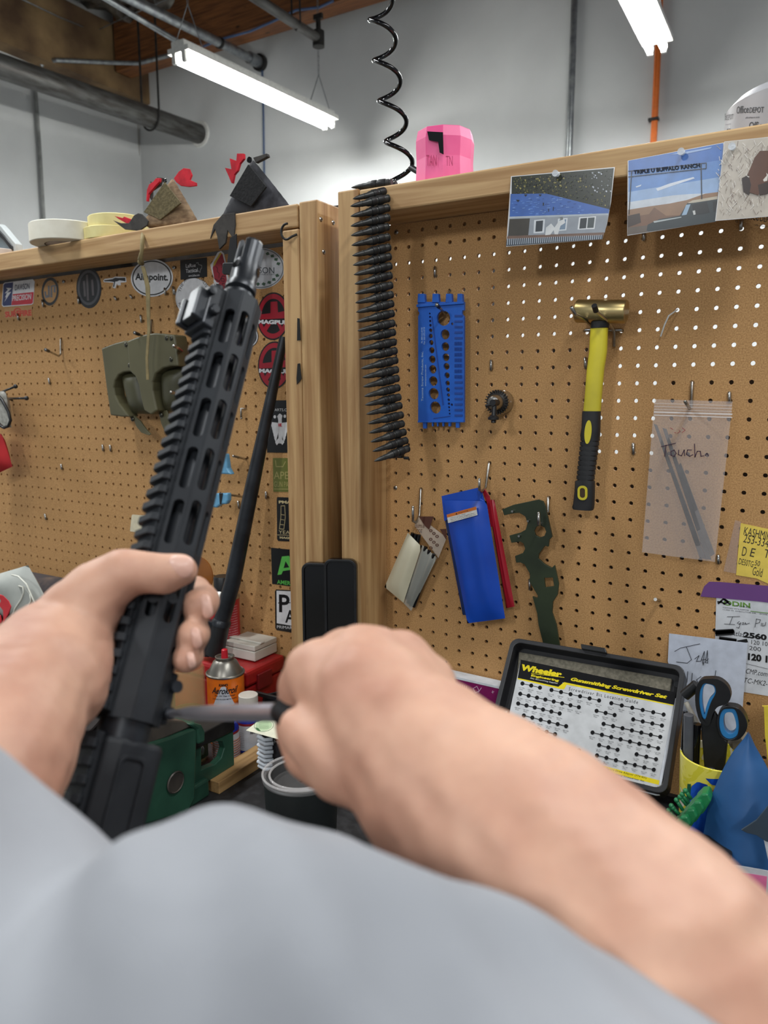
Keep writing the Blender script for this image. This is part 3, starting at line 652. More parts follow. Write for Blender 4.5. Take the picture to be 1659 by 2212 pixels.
holed(MB(), gf, outer, holes, 0, .2).build('plate', bl, t, bevel=.015)
mb = MB()
for a, b_ in ((950, 1003), (1054, 1103), (1150, 1196), (1232, 1272)): poly(mb, gf, g([(a + 4, 848), (b_ - 4, 848), (b_, 910), (a, 910)]), 0, .3)
for a, b_, e in ((982, 1008, 1810), (1046, 1057, 1795), (1082, 1093, 1795), (1121, 1134, 1795), (1164, 1182, 1795), (1217, 1243, 1805)): poly(mb, gf, g([(a, 1760), (b_, 1760), (b_ - 2, e), (a + 2, e)]), 0, .2)
poly(mb, gf, g([(943, 925), (1280, 905), (1280, 920), (945, 945)]), .2, .32); poly(mb, gf, g([(950, 1755), (1277, 1750), (1277, 1765), (950, 1767)]), .2, .28)
mb.build('teeth', bl, t, bevel=.015)
mb = MB()
for k in range(19):
    v = 1005 + k * 39.5
    if 5 <= k <= 11:
        for j in range(8): poly(mb, gf, g([(1212 + j * 7, v - 12), (1215 + j * 7, v - 12), (1215 + j * 7, v + 12), (1212 + j * 7, v + 12)]), .2, .24)
    else: poly(mb, gf, g([(1212, v - 7), (1268, v - 7), (1268, v + 7), (1212, v + 7)]), .2, .235)
poly(mb, gf, g([(1046, 1010), (1052, 1010), (1133, 1640), (1126, 1640)]), .2, .24); poly(mb, gf, g([(1060, 1735), (1180, 1718), (1180, 1722), (1060, 1740)]), .2, .23)
mb.build('ribs', bl_d, t)
mb = MB(); 
for s_, a in (('Tacoma Screw Products, Inc.', (972, 1258, 990, 1615)), ('Ph. 800-562-8192', (972, 1088, 983, 1200)), ('Fax. 253-272-2719', (989, 1086, 1000, 1208)), ('www.tacomascrew.com', (1000, 1355, 1008, 1508))):
    (x0, y0), (x1, y1) = g([a[:2], a[2:]]); text(mb, gf, s_, x0, y0, x1, y1, rot=90, z=.215, bold=.01)
mb.build('lettering', ink((170, 200, 236)), t)
hook('steel hook with a black tip holding up the blue gauge', [(*K3(1160, 820), .1), (*K3(1160, 835), -.35), (*K3(1155, 975), -.4), (*K3(1130, 985), -.6), (*K3(1075, 925), -2.3)], tip=1)
# -------- drill chuck with key
cc = P(*K3(1545, 1622), 0); t = thing('drill_chuck', cc, 'steel drill chuck with its black T key hanging from the board', 'drill chuck')
MB().lathe(cc, (0, -1, 0), [(.1, 0), (.75, .02), (.78, .1), (.78, .75), (.72, .9)], 30).build('chuck_body', M['steel'], t, smooth=True)
mb = MB().lathe(cc, (0, -1, 0), [(.72, .9), (.62, .98), (.5, 1.1)], 30)
for k in range(26):
    a = 2 * math.pi * k / 26; d_ = V((math.cos(a), 0, math.sin(a))); s2 = V((-math.sin(a), 0, math.cos(a)))
    mb.cbox(cc + d_ * .66 + V((0, -.98, 0)), d_ * .12, s2 * .035, V((0, .06, 0)))
mb.build('gear_ring', M['dark_metal'], t)
MB().lathe(cc, (0, -1, 0), [(.5, 1.0), (.48, 1.3), (.36, 1.6), (.14, 1.7)], 24).build('nose', M['steel'], t, smooth=True)
k0 = P(*K3(1487, 1625), -2.0); k1 = P(*K3(1480, 1770), -2.2)
mb = MB().cyl(k0 + V((0, .4, 0)), k0 + V((0, -.3, 0)), .2).cyl(k0, k1, .15).cyl(P(*K3(1425, 1648), -2.1), P(*K3(1495, 1635), -2.1), .09).lathe(k1 + V((0, 0, .45)), (0, 0, -1), [(.2, 0), (.34, .12), (.34, .25), (.16, .3)], 14)
mb.build('chuck_key', M['black'], t, smooth=True)
# -------- hammer
br = noise_mat('brass', (204, 184, 132), (150, 128, 78), scale=14, rough=.32, metal=.9, stretch=(1, 3, 3))
ye = noise_mat('yellow_fibreglass', (230, 214, 52), (190, 176, 50), scale=9, rough=.4)
rub = noise_mat('black_rubber', (34, 34, 36), (26, 26, 28), scale=40, rough=.6)
hy = -1.5; h0 = P(*K6(158, 180), hy); h1 = P(*K6(530, 185), hy); hr = (P(*K6(300, 95), hy) - P(*K6(300, 272), hy)).length / 2
t = thing('hammer', P(*K6(200, 1655), hy), 'brass-headed hammer with yellow and black handle hung on a double hook', 'hammer')
ax = (h1 - h0); Lh = ax.length
MB().lathe(h0, ax, [(.02, 0), (hr * .93, 0), (hr, .07), (hr, Lh - .07), (hr * .93, Lh), (.02, Lh)], 36).build('head', br, t, smooth=True)
def strip(rows, dep, mat, name, parent, Y, n=16, T=K6):
    rings = []
    for uL, uR, v in rows:
        a = P(*T(uL, v), Y); b_ = P(*T(uR, v), Y); c = (a + b_) / 2; hx = (b_ - a).length / 2
        rings.append([c + V((hx * math.copysign(abs(math.cos(q)) ** .7, math.cos(q)), dep * math.copysign(abs(math.sin(q)) ** .7, math.sin(q)), 0)) for q in [2 * math.pi * i / n for i in range(n)]])
    return MB().loft(rings).build(name, mat, parent, smooth=True)
strip([(268, 398, 258), (270, 396, 262), (266, 396, 305), (264, 392, 308)], .42, rub, 'collar', t, hy)
strip([(264, 392, 300), (262, 390, 330), (254, 384, 480), (236, 362, 620), (222, 346, 800), (210, 336, 928)], .36, ye, 'handle', t, hy)
rows = [(206, 336, 926), (203, 334, 940), (198, 332, 1050), (188, 330, 1110)]
for k in range(9): v = 1120 + k * 36; c = 259 - (v - 1120) * .118; hw = 68 - k * .5; rows += [(c - hw, c + hw, v), (c - hw, c + hw, v + 26), (c - hw + 8, c + hw - 8, v + 29), (c - hw + 8, c + hw - 8, v + 33)]
rows += [(150, 291, 1450), (146, 291, 1530), (135, 288, 1620), (128, 286, 1645), (135, 280, 1660)]
strip(rows, .46, rub, 'grip', t, hy)
hf = frpx(K6(150, 1000), K6(350, 1000), K6(150, 1600), lambda a, b: P(a, b, hy - .47))
mb = MB(); o_ = hf.px(*K6(243, 1083)); poly(mb, hf, [(o_[0] + .2 * math.cos(q) - .05 * math.sin(q), o_[1] + .68 * math.sin(q)) for q in [2 * math.pi * i / 24 for i in range(24)]], -.08, .03)
x0, y0 = hf.px(*K6(166, 1482)); x1, y1 = hf.px(*K6(238, 1592)); ringp(mb, hf, rrect(x0, y0, x1, y1, .25), rrect(x0 + .13, y0 + .13, x1 - .13, y1 - .13, .14), -.08, .04)
mb.build('inlay', ye, t)
poly(MB(), hf, rrect(x0 + .13, y0 + .13, x1 - .13, y1 - .13, .14), -.02, .015).build('hanging_hole', ink((70, 50, 26)), t)
t = thing('double_hook', P(*K6(360, 325), 0), 'two-pronged steel hook carrying the brass hammer', 'hook')
mb = MB().tube([P(*K6(213, 328), .1), P(*K6(225, 322), -.15), P(*K6(490, 322), -.15), P(*K6(505, 326), .1)], .1)
mb.tube([P(*K6(438, 445), -.2), P(*K6(438, 330), -.2), P(*K6(400, 262), -1.5), P(*K6(300, 175), -3.3), P(*K6(290, 142), -3.5)], .1)
mb.tube([P(*K6(290, 320), -.2), P(*K6(268, 290), -1.0), P(*K6(220, 240), -2.1), P(*K6(150, 205), -3.0), P(*K6(118, 150), -3.4)], .1)
mb.build('wire', M['steel'], t, smooth='all')
MB().cyl(P(*K6(302, 180), -3.2), P(*K6(289, 138), -3.55), .15).build('rubber_tip', M['black'], t, smooth=True)
# -------- bag of files
bf = frpx(K6(740, 838), K6(1322, 855), K6(645, 1980), lambda a, b: P(a, b, -1.0))
fs_ = noise_mat('file_steel', (78, 80, 82), (60, 62, 64), scale=60, rough=.5, metal=.4)
for k, (a, b_, c_, d_, lb) in enumerate([((735, 1020), (760, 1030), (1125, 2030), (1078, 2022), 'long flat file lying leftmost inside the clear zip bag'), ((800, 1050), (830, 1060), (1165, 2034), (1126, 2030), 'dark flat file in the middle of the clear zip bag'), ((912, 1345), (935, 1310), (1190, 1990), (1160, 2010), 'shorter grey file lying rightmost inside the clear zip bag')]):
    q = frpx(K6(740, 838), K6(1322, 855), K6(645, 1980), lambda x, y: P(x, y, -.86 + .02 * k))
    o = MB(); poly(o, q, fpts(q, K6, [a, b_, c_, d_]), 0, .11); o = o.build('file', fs_, bevel=.02); tag(o, lb, 'file', 'files inside the zip bag')
t = thing('zip_bag', bf(1, bf.h), 'clear zip bag of dark files hung on a hook, marked with a handwritten word', 'plastic bag')
pl = clear_mat('clear_polythene', (214, 206, 204), .2, .18, bump=.4, scale=25)
cor = fpts(bf, K6, [(740, 838), (1322, 855), (1190, 2052), (645, 1980)])
def bagf(z):
    def fn(u, v):
        a = V(cor[0]).lerp(V(cor[1]), u); b_ = V(cor[3]).lerp(V(cor[2]), u); p = a.lerp(b_, v); k = 16 * u * (1 - u) * v * (1 - v)
        return bf(p.x, p.y, z * k * (1 if v > .1 else .3) + .04 * math.sin(u * 9 + v * 4) * (1 if z > 0 else .2))
    return fn
MB().grid(bagf(.16), 14, 24).build('front_sheet', pl, t, smooth=True); MB().grid(bagf(-.1), 14, 24).build('back_sheet', pl, t, smooth=True)
mb = MB()
for v, w_ in ((870, .02), (893, .02), (915, .02), (935, .07), (958, .05)): stroke(mb, bf, fpts(bf, K6, [(740, v - 2), (1318, v + 15)]), w_, .1)
mb.build('zip_strip', clear_mat('zip_ridge', (245, 240, 238), .6, .2), t)
mb = MB()
def hand(mb, fr, T, strokes, w_, z=.2):
    for st in strokes: stroke(mb, fr, fpts(fr, T, st), w_, z)
hand(mb, bf, K6, [[(795, 1190), (900, 1165)], [(830, 1180), (820, 1262)], [(868, 1225), (890, 1215), (905, 1240), (890, 1262), (868, 1255), (866, 1228)], [(925, 1215), (922, 1250), (945, 1258), (965, 1215), (968, 1258)], [(1020, 1215), (990, 1215), (982, 1245), (1005, 1262), (1030, 1250)], [(1042, 1170), (1045, 1268), (1062, 1225), (1085, 1225), (1090, 1262), (1110, 1258)], [(1120, 1255), (1135, 1240), (1145, 1258)]], .05)
mb.build('handwriting', ink((70, 44, 60)), t)
mb = MB(); hand(mb, bf, K6, [[(862, 1050), (880, 1062)], [(893, 1085), (905, 1088)], [(915, 1090), (935, 1078), (928, 1068)], [(950, 1050), (972, 1068), (950, 1085)]], .03); mb.build('red_handwriting', ink((160, 60, 66)), t)
hook('steel hook poking through the top of the clear zip bag', [(*K6(1020, 700), .1), (*K6(1020, 712), -.15), (*K6(1012, 900), -.2), (*K6(1005, 915), -.6), (*K6(968, 855), -3.0)])
# -------- loose wire
tag(MB().tube([P(*K6(910, 168), 0), P(*K6(880, 190), -.4), P(*K6(845, 215), -.6), P(*K6(815, 280), -.6), P(*K6(785, 368), -.4)], .045, 6).build('twist_wire', M['white_enamel'], smooth=True), 'short bent white twist wire poking from a hole right of the hammer', 'wire')
# -------- packets of pins, blue pouch, red pouch
def slab(name, fr, T, pts, z0, z1, mat, parent, bevel=.05):
    mb = MB(); poly(mb, fr, fpts(fr, T, pts), z0, z1); return mb.build(name, mat, parent, bevel=bevel)
def at(Y): return frpx((900, 1000), (1300, 1000), (900, 1400), lambda a, b: P(a, b, Y))
f8 = at(-.8)
t = thing('tool_packet', f8(0, 5), 'clear packet with brown print holding slim black pins and a cream roll', 'tool packet')
def pillow(name, fr, T, q, z, mat, parent, amp=.25, nu=10, nv=14, wr=.03):
    c = [V((*fr.px(*T(*p)), 0)) for p in q]
    def mk(sg):
        def fn(u, v):
            p = c[0].lerp(c[1], u).lerp(c[3].lerp(c[2], u), v); k = (1 - abs(2 * u - 1) ** 2.5) * (1 - abs(2 * v - 1) ** 4)
            return fr(p.x, p.y, z + sg * amp * k + wr * math.sin(u * 11) * k)
        return fn
    mb = MB(); mb.grid(mk(1), nu, nv); mb.grid(mk(-1), nu, nv)
    o = mb.build(name, mat, parent, smooth=True, fix=True); return o
bag = clear_mat('packet_film', (214, 200, 184), .42, .2, bump=.3)
pillow('film', f8, K5, [(330, 525), (560, 700), (490, 870), (290, 600)], .0, bag, t, .04)
mb = MB(); poly(mb, f8, fpts(f8, K5, [(330, 522), (455, 522), (415, 632), (380, 600)]), .05, .07); poly(mb, f8, fpts(f8, K5, [(505, 628), (560, 625), (560, 720)]), .05, .07)
mb.build('brown_print', ink((84, 44, 30)), t)
mb = MB()
for s_, a in (('E-STEEL', (300, 590, 375, 618)), ('TOOL', (300, 625, 360, 660))):
    (x0, y0), (x1, y1) = fpts(f8, K5, [a[:2], a[2:]]); text(mb, f8, s_, x1, y0, x0, y1, z=.08)
for k in range(7): x, y = f8.px(*K5(430 + (k % 3) * 26, 640 + k * 24)); ringp(mb, f8, ell(x, y, .12, .1, 12), ell(x, y, .07, .06, 12), .05, .08)
mb.build('lettering', ink((84, 44, 30)), t)
for k, (a, b_) in enumerate([((290, 655), (170, 1150)), ((318, 665), (205, 1180)), ((345, 670), (235, 1200)), ((400, 770), (250, 1240)), ((430, 800), (270, 1262)), ((468, 830), (295, 1270))]):
    MB().cyl(f8(*f8.px(*K5(*a)), .25), f8(*f8.px(*K5(*b_)), .2), .13, n=10).build('pin', M['black_gloss'], t, smooth=True)
pillow('cream_sleeve', f8, K5, [(262, 650), (375, 765), (225, 1230), (68, 1100)], .45, noise_mat('cream_vinyl', (206, 198, 172), (186, 178, 150), scale=8, rough=.35), t, .28)
pillow('clear_sleeve', f8, K5, [(375, 755), (495, 860), (280, 1302), (215, 1235)], .3, clear_mat('sleeve_film', (190, 190, 180), .45, .15), t, .22)
hook('steel hook holding the packet of slim pins', [(*K5(342, 285), .1), (*K5(342, 300), -.2), (*K5(332, 515), -.25), (*K5(300, 575), -1.2), (*K5(277, 560), -2.0), (*K5(278, 445), -2.3)])
f9 = at(-1.2)
bv = noise_mat('blue_vinyl', (20, 76, 184), (14, 58, 152), scale=7, rough=.3, bump=.3); bvd = flat('navy_vinyl', (16, 40, 92), rough=.3)
t = thing('vinyl_pouch', f9(2, 8), 'bright blue vinyl tool pouch with an orange warning label', 'pouch', 'hanging vinyl pouches')
pillow('rear_pocket', f9, K5, [(542, 555), (700, 540), (735, 1350), (690, 1345)], -.05, bvd, t, .1)
pillow('pouch', f9, K5, [(545, 385), (900, 392), (1056, 1366), (742, 1408)], .2, bv, t, .35, nu=24, nv=30, wr=.06)
def flapf(u, v):
    c = [V((*f9.px(*K5(*p)), 0)) for p in [(522, 352), (842, 278), (880, 395), (545, 560)]]; p = c[0].lerp(c[1], u).lerp(c[3].lerp(c[2], u), v); return f9(p.x, p.y, .1 - .35 * v * 0)
MB().grid(flapf, 10, 6, V((0, .06, 0))).build('flap', bv, t, smooth=True)
slab('loop', f9, K5, [(838, 278), (870, 322), (852, 372), (885, 395), (840, 395), (825, 300)], .1, .18, bv, t)
wf = frpx(K5(560, 508), K5(805, 440), K5(572, 578), lambda a, b: P(a, b, -1.77))
poly(MB(), wf, [(0, 0), (wf.w, 0), (wf.w + .0, wf.h * 1.0), (0, wf.h)], 0, .02).build('label', ink((216, 214, 208)), t)
h_ = wf.h; w_ = wf.w
paint('label_print', t, wf, [('p', (206, 112, 40), [(0, 0), (w_, 0), (w_, h_ * .36), (0, h_ * .36)]), Tm(BK, 'Warning', w_ * .38, h_ * .08, w_ * .72, h_ * .3), ('p', BK, [(w_ * .3, h_ * .3), (w_ * .33, h_ * .06), (w_ * .36, h_ * .3)]), Tm(BK, 'Always wear ANSI', w_ * .1, h_ * .45, w_ * .62, h_ * .58), Tm(BK, 'approved safety goggles when', w_ * .1, h_ * .62, w_ * .92, h_ * .75), Tm(BK, 'working with tools and equipment', w_ * .1, h_ * .8, w_ * .95, h_ * .93)], conv=False, z=.022)
f10 = at(-.7)
rv = noise_mat('red_vinyl', (170, 28, 44), (140, 20, 34), scale=7, rough=.3, bump=.3)
t = thing('vinyl_pouch', f10(3, 7), 'narrow red vinyl pouch tucked behind the blue one', 'pouch', 'hanging vinyl pouches')
pillow('pouch', f10, K5, [(905, 385), (962, 382), (1130, 1270), (1060, 1285)], .1, rv, t, .22, nu=12, nv=30)
slab('strap', f10, K5, [(862, 292), (890, 290), (930, 350), (975, 600), (940, 606), (905, 400), (870, 310)], .2, .28, rv, t, .02)
hook('steel hook holding the blue and red pouches', [(*K5(912, 65), .1), (*K5(912, 85), -.2), (*K5(885, 285), -.4), (*K5(845, 320), -1.6), (*K5(832, 300), -2.3), (*K5(832, 215), -2.5)])
# -------- armourer's wrench
f11 = at(-.75)
gw = noise_mat('green_painted_steel', (52, 62, 42), (38, 46, 32), scale=14, rough=.4, metal=.2)
wo = [(1028, 462), (1120, 425), (1330, 380), (1370, 395), (1390, 440), (1445, 690), (1420, 715), (1415, 770), (1385, 765), (1335, 830), (1330, 870), (1380, 915), (1440, 948), (1465, 925), (1500, 1080), (1490, 1170), (1450, 1230), (1445, 1320), (1480, 1420), (1505, 1580), (1530, 1700), (1390, 1690), (1365, 1560), (1330, 1420), (1320, 1330), (1280, 1185), (1320, 1200), (1325, 1180), (1255, 1060), (1260, 1000), (1215, 920), (1180, 903), (1145, 905), (1135, 850), (1200, 825), (1220, 790), (1205, 745), (1180, 730), (1105, 740), (1088, 680), (1180, 655), (1225, 630), (1240, 575), (1220, 520), (1170, 490), (1110, 497), (1045, 512)]
x, y = f11.px(*K5(1345, 645)); hx = ell(x, y, .38, .38, 8)
mb = holed(MB(), f11, fpts(f11, K5, wo), [hx, fpts(f11, K5, [(1378, 1032), (1450, 1028), (1460, 1100), (1388, 1110)])], 0, .16)
t = thing('armourer_wrench', f11(5, 8), 'dark green notched steel wrench hanging right of the pouches', 'wrench')
mb.build('wrench_body', gw, t, bevel=.02)
for u, v in ((1122, 475), (1252, 556), (1177, 680)): MB().cyl(f11(*f11.px(*K5(u, v)), .1), f11(*f11.px(*K5(u, v)), .38), .07).build('drive_pin', M['steel'], t, smooth=True)
hook('steel hook through the hole of the green wrench', [(*K5(1405, 355), .1), (*K5(1405, 370), -.2), (*K5(1405, 480), -.3), (*K5(1335, 600), -1.0), (*K5(1328, 590), -1.6), (*K5(1325, 495), -1.7)])
# -------- loose peg ends and screws
def stub(u, v, T, label, L=(0, 26), name='peg_hook', pf=P, d=-.12):
    a = T(u, v); b_ = T(u + L[0], v + L[1]); p0, p1 = pf(*a, d), pf(*b_, d)
    t = thing(name, p0, label, 'hook', 'loose peg hooks stuck in the pegboards')
    MB().tube([pf(*a, .1), p0, p1, pf(*b_, .1)], .1, 8).build('wire', M['steel'], t, smooth='all')
stub(1060, 655, K3, 'short steel peg above the blue gauge', (0, 65)); stub(1463, 1325, K3, 'short steel peg right of the blue gauge, above the drill chuck', (0, 65))
stub(222, 530, K6, 'short steel peg left of the yellow hammer handle', (4, 75)); stub(580, 1170, K6, 'short steel peg between the hammer grip and the zip bag', (2, 75))
stub(1215, 2005, K6, 'short steel peg at the bottom right corner of the zip bag', (2, 55)); stub(1298, 788, K6, 'steel peg at the top right corner of the zip bag', (0, 68))
stub(1250, 1050, K5, 'dark steel peg left of the green wrench shank', (2, 80)); stub(927, 880, K4, 'steel peg just under the ranch gate photo', (2, 40)); stub(1503, 800, K4, 'steel peg just under the bison photo', (-5, 55))
a = P(1424, 1300, -.1); tag(MB().cyl(a + V((0, .3, 0)), a + V((-.1, -.7, .3)), .1).build('peg_pin', M['steel'], smooth=True), 'single steel pin sticking out above the folded white note', 'peg pin')
def screw(px, py, label, pf=P, Y=0, nrm=(0, -1, 0), r=.16):
    c = pf(px, py, Y) if pf != PX else PX(px, py, Y); n = V(nrm)
    t = thing('screw', c, label, 'screw', 'screws in the timber and boards')
    MB().lathe(c - n * .05, n, [(r, 0), (r, .06), (r * .7, .11), (.02, .12)], 14).build('screw_head', M['steel'], t, smooth=True)
    u, v = basis(n); MB().cbox(c + n * .075, u * r * .5, v * .02, n * .01).cbox(c + n * .075, v * r * .5, u * .02, n * .01).build('cross_slot', M['black'], t)
screw(*K5(130, 286), 'screw in the pegboard above the packet of pins'); screw(*K3(783, 403), 'screw in the top left corner of the right pegboard')
for (u, v, l_) in ((243, 312, 'upper left screw in the side of the middle post'), (330, 335, 'upper right screw in the side of the middle post'), (262, 545, 'lower screw in the side of the middle post')): screw(*K3(u, v), l_, PX, -10.82, (1, 0, 0))
# ================================================================ left pegboard: stickers
def lfr(T, tl, tr, bl): return frpx(T(*tl), T(*tr), T(*bl), lambda a, b: PL(a, b, -.015))
G_ = 'stickers along the left pegboard'
def sticker(label, T, tl, tr, bl, outline, colour, items, conv=True, name='sticker', rough=.35, mat=None):
    fr = lfr(T, tl, tr, bl); o = fpts(fr, T, outline)
    return card(name, label, 'sticker', fr, o, colour, items, T, conv, thick=.012, group=G_, rough=rough, mat=mat)
def pell(cx, cy, rx, ry, n=40, tilt=0, a0=0, a1=360):
    c, s = math.cos(R_(tilt)), math.sin(R_(tilt)); return [(cx + x * c - y * s, cy + x * s + y * c) for x, y in ell(0, 0, rx, ry, n, a0, a1)]
WS = (226, 226, 228); NV = (34, 48, 104); RD = (206, 34, 58); KK = (22, 22, 24); GY = (150, 150, 152)
KD = crop(0, 440, 6.9125)
sticker('white, navy and red rounded sticker at the far left under the rail, reading Dawson Precision', KD, (45, 1185), (520, 1125), (30, 1540), [(70, 1180), (490, 1128), (520, 1160), (498, 1490), (470, 1510), (50, 1542), (28, 1515), (48, 1205)], WS,
    [('p', NV, [(75, 1190), (200, 1172), (170, 1518), (55, 1528), (38, 1505), (56, 1215)]), ('p', RD, [(192, 1352), (505, 1318), (492, 1480), (468, 1498), (172, 1518)]), Tm((28, 32, 66), 'DAWSON', 228, 1210, 445, 1298, bold=.02), Tm(WS, 'PRECISION', 192, 1372, 468, 1456, bold=.02),
     ('p', WS, [(92, 1256), (178, 1262), (110, 1330), (74, 1340), (120, 1285)]), ('p', WS, [(108, 1330), (170, 1316), (66, 1470), (100, 1395), (80, 1400)])])
sticker('red see-through sticker of a light maker just below the navy and red one', KD, (75, 1640), (470, 1610), (80, 1705), [(70, 1560), (480, 1530), (480, 1700), (70, 1715)], (196, 146, 88),
    [Tm((214, 56, 38), 'SUREFIRE', 75, 1612, 472, 1700, bold=.05), ('r', (214, 56, 38), pell(265, 1602, 58, 48, 16, 0, 180, 360)[:15], pell(265, 1602, 38, 28, 16, 0, 180, 360)[:15])])
sticker('round see-through sticker with a dark ring and grey letters', KD, (620, 1100), (880, 1100), (620, 1530), pell(752, 1312, 132, 220, 40, 3), (186, 140, 84),
    [('r', (40, 42, 44), pell(750, 1310, 128, 212, 40, 3), pell(750, 1312, 98, 166, 40, 3)), ('p', (112, 112, 116), [(662, 1310), (690, 1310), (694, 1365), (718, 1362), (716, 1225), (745, 1222), (748, 1395), (680, 1412)]), ('p', (112, 112, 116), [(760, 1225), (835, 1210), (832, 1330), (800, 1320), (806, 1240), (785, 1242), (785, 1400), (755, 1400)])])
it = [('r', (86, 86, 90), pell(1325, 1255, 165, 262), pell(1325, 1255, 135, 222))]
for a, b, c, d in ((1240, 1155, 1275, 1385), (1285, 1065, 1335, 1445), (1362, 1135, 1400, 1370)): it.append(('p', (98, 92, 94), [(a, b), (a + 32, b - 4), (a + 48, d), (a + 16, d + 2)]))
sticker('large round black sticker with three grey bars', KD, (1140, 960), (1515, 960), (1140, 1560), pell(1328, 1260, 186, 302, 44, -1), (34, 34, 37), it)
sticker('small die-cut rifle sticker with a white border', KB5, (885, 150), (1080, 150), (885, 250), [(882, 180), (895, 168), (960, 160), (985, 148), (1075, 152), (1080, 195), (1030, 200), (1032, 222), (1005, 222), (1000, 205), (985, 250), (960, 240), (970, 200), (885, 195)], WS,
    [('p', (40, 40, 44), [(890, 180), (960, 170), (985, 158), (1010, 160), (1070, 158), (1072, 188), (1020, 180), (1000, 190), (985, 190), (975, 238), (965, 235), (975, 195), (945, 190), (890, 188)])])
sticker('white oval sticker with a black ring, behind the hanging tan strap', KB5, (1120, 0), (1475, 0), (1120, 320), pell(1297, 160, 180, 160, 44, -6), WS,
    [('r', KK, pell(1297, 160, 168, 148, 44, -6), pell(1297, 160, 158, 138, 44, -6)), Tm(KK, 'Aimpoint.', 1155, 118, 1436, 196, bold=.035)])
sticker('black rectangular sticker with white lettering under the black chicken', K2, (950, 103), (1090, 88), (952, 205), [(950, 103), (1090, 88), (1092, 190), (952, 206)], KK,
    [Tm(WS, 'LaRue', 980, 124, 1032, 143), Tm(WS, 'Tactical', 980, 150, 1042, 170), Tm(WS, 'www.LaRue.com', 994, 180, 1052, 191), ('s', (150, 150, 150), [(1035, 118), (1046, 116), (1047, 126), (1064, 130), (1064, 145), (1058, 150), (1055, 168), (1048, 160), (1040, 160)], .04)])
fr = lfr(K2, (928, 200), (1120, 200), (928, 405)); cx, cy = fr.px(*K2(1022, 300)); rx = abs(fr.px(*K2(1118, 300))[0] - cx)
t = card('sticker', 'round white sticker with curved black lettering, half behind the front sight', 'sticker', fr, fpts(fr, K2, pell(1022, 300, 97, 103)), WS, (), K2, group=G_)
mb = MB()
text(mb, fr, 'THE AR15 SPECIALISTS', 0, 0, 1, 1, warp=arc_text('', cx, cy, rx * .76, rx * .15, -75, 75)); text(mb, fr, 'RIFLES, PARTS & GEAR', 0, 0, 1, 1, warp=arc_text('', cx, cy, rx * .92, rx * .15, 255, 105, flip=True))
x0, y0 = fr.px(*K2(990, 358)); x1, y1 = fr.px(*K2(1040, 366)); text(mb, fr, 'www.jprifles.com', x0, y0, x1, y1)
mb.build('lettering', ink(KK), t)
sticker('die-cut red cartoon hand sticker with a yellow tip, left of the muzzle', KB3, (415, 235), (640, 235), (415, 730), [(540, 232), (575, 262), (600, 380), (610, 470), (632, 560), (645, 650), (635, 730), (600, 730), (480, 670), (450, 600), (455, 560), (430, 480), (412, 400), (440, 360), (500, 250)], WS,
    [('p', (158, 44, 58), [(535, 250), (560, 275), (590, 400), (600, 500), (612, 600), (612, 720), (560, 690), (500, 620), (460, 570), (440, 440), (450, 390), (520, 265)]), ('p', (206, 176, 60), [(530, 252), (548, 262), (500, 340), (470, 400), (448, 418), (455, 370)]), ('p', KK, [(480, 620), (540, 640), (560, 700), (490, 670)]), ('p', WS, [(470, 606), (515, 612), (515, 626), (480, 626)]),
     ('s', KK, [(480, 420), (500, 440), (495, 480), (520, 500), (515, 550)], .04), ('s', KK, [(470, 565), (520, 600), (540, 560), (560, 530), (590, 540)], .05), ('s', KK, [(545, 560), (575, 565), (580, 600), (550, 596), (545, 560)], .04), ('s', KK, [(555, 620), (595, 625), (600, 660), (560, 655), (555, 620)], .04), ('s', KK, [(540, 380), (560, 420), (545, 430)], .03)])
gr = (64, 92, 70)
sticker('silver oval sticker with green wreath behind the muzzle', K2, (1250, 40), (1500, 40), (1250, 255), pell(1375, 146, 126, 108, 44, -4), (196, 198, 202),
    [('r', (90, 96, 98), pell(1375, 146, 120, 103, 44, -4), pell(1375, 146, 116, 99, 44, -4)), Tm((46, 52, 60), 'WILSON', 1290, 138, 1446, 170), Tm((46, 52, 60), 'COMBATUSA.COM', 1300, 172, 1446, 179)]
    + [('p', gr, [(1375 + (96 * math.cos(a)), 146 + 82 * math.sin(a)), (1375 + 110 * math.cos(a + .1), 146 + 94 * math.sin(a + .1)), (1375 + 98 * math.cos(a + .24), 146 + 84 * math.sin(a + .24)), (1375 + 86 * math.cos(a + .12), 146 + 74 * math.sin(a + .12))]) for a in [R_(x) for x in (-75, -58, -41, -24, 20, 38, 56, 74, 92, 200, 230, 260)]])
def magp(cx, cy, label):
    c = pell(cx, cy, 86, 126, 40, 2)
    blk = [('r', (166, 28, 46), pell(cx, cy, 80, 118, 40, 2), pell(cx, cy, 62, 92, 40, 2)),
           ('p', (166, 28, 46), [(cx - 14, cy - 76), (cx + 22, cy - 78), (cx + 26, cy - 20), (cx + 60, cy - 28), (cx + 62, cy + 14), (cx + 30, cy + 16), (cx + 50, cy + 66), (cx + 38, cy + 76), (cx + 8, cy + 12), (cx - 34, cy + 78), (cx - 52, cy + 64), (cx - 24, cy + 18), (cx - 60, cy + 22), (cx - 62, cy - 10), (cx - 14, cy - 16)]),
           ('p', KK, [(cx - 82, cy + 18), (cx + 84, cy + 10), (cx + 84, cy + 30), (cx - 82, cy + 38)]), Tm(WS, 'MAGPUL', cx - 80, cy + 18, cx + 80, cy + 40, bold=.06)]
    sticker(label, K2, (cx - 85, cy - 125), (cx + 85, cy - 125), (cx - 85, cy + 125), c, KK, blk)
magp(1440, 398, 'upper of the two round red and black emblem stickers beside the post'); magp(1446, 656, 'lower of the two round red and black emblem stickers beside the post')
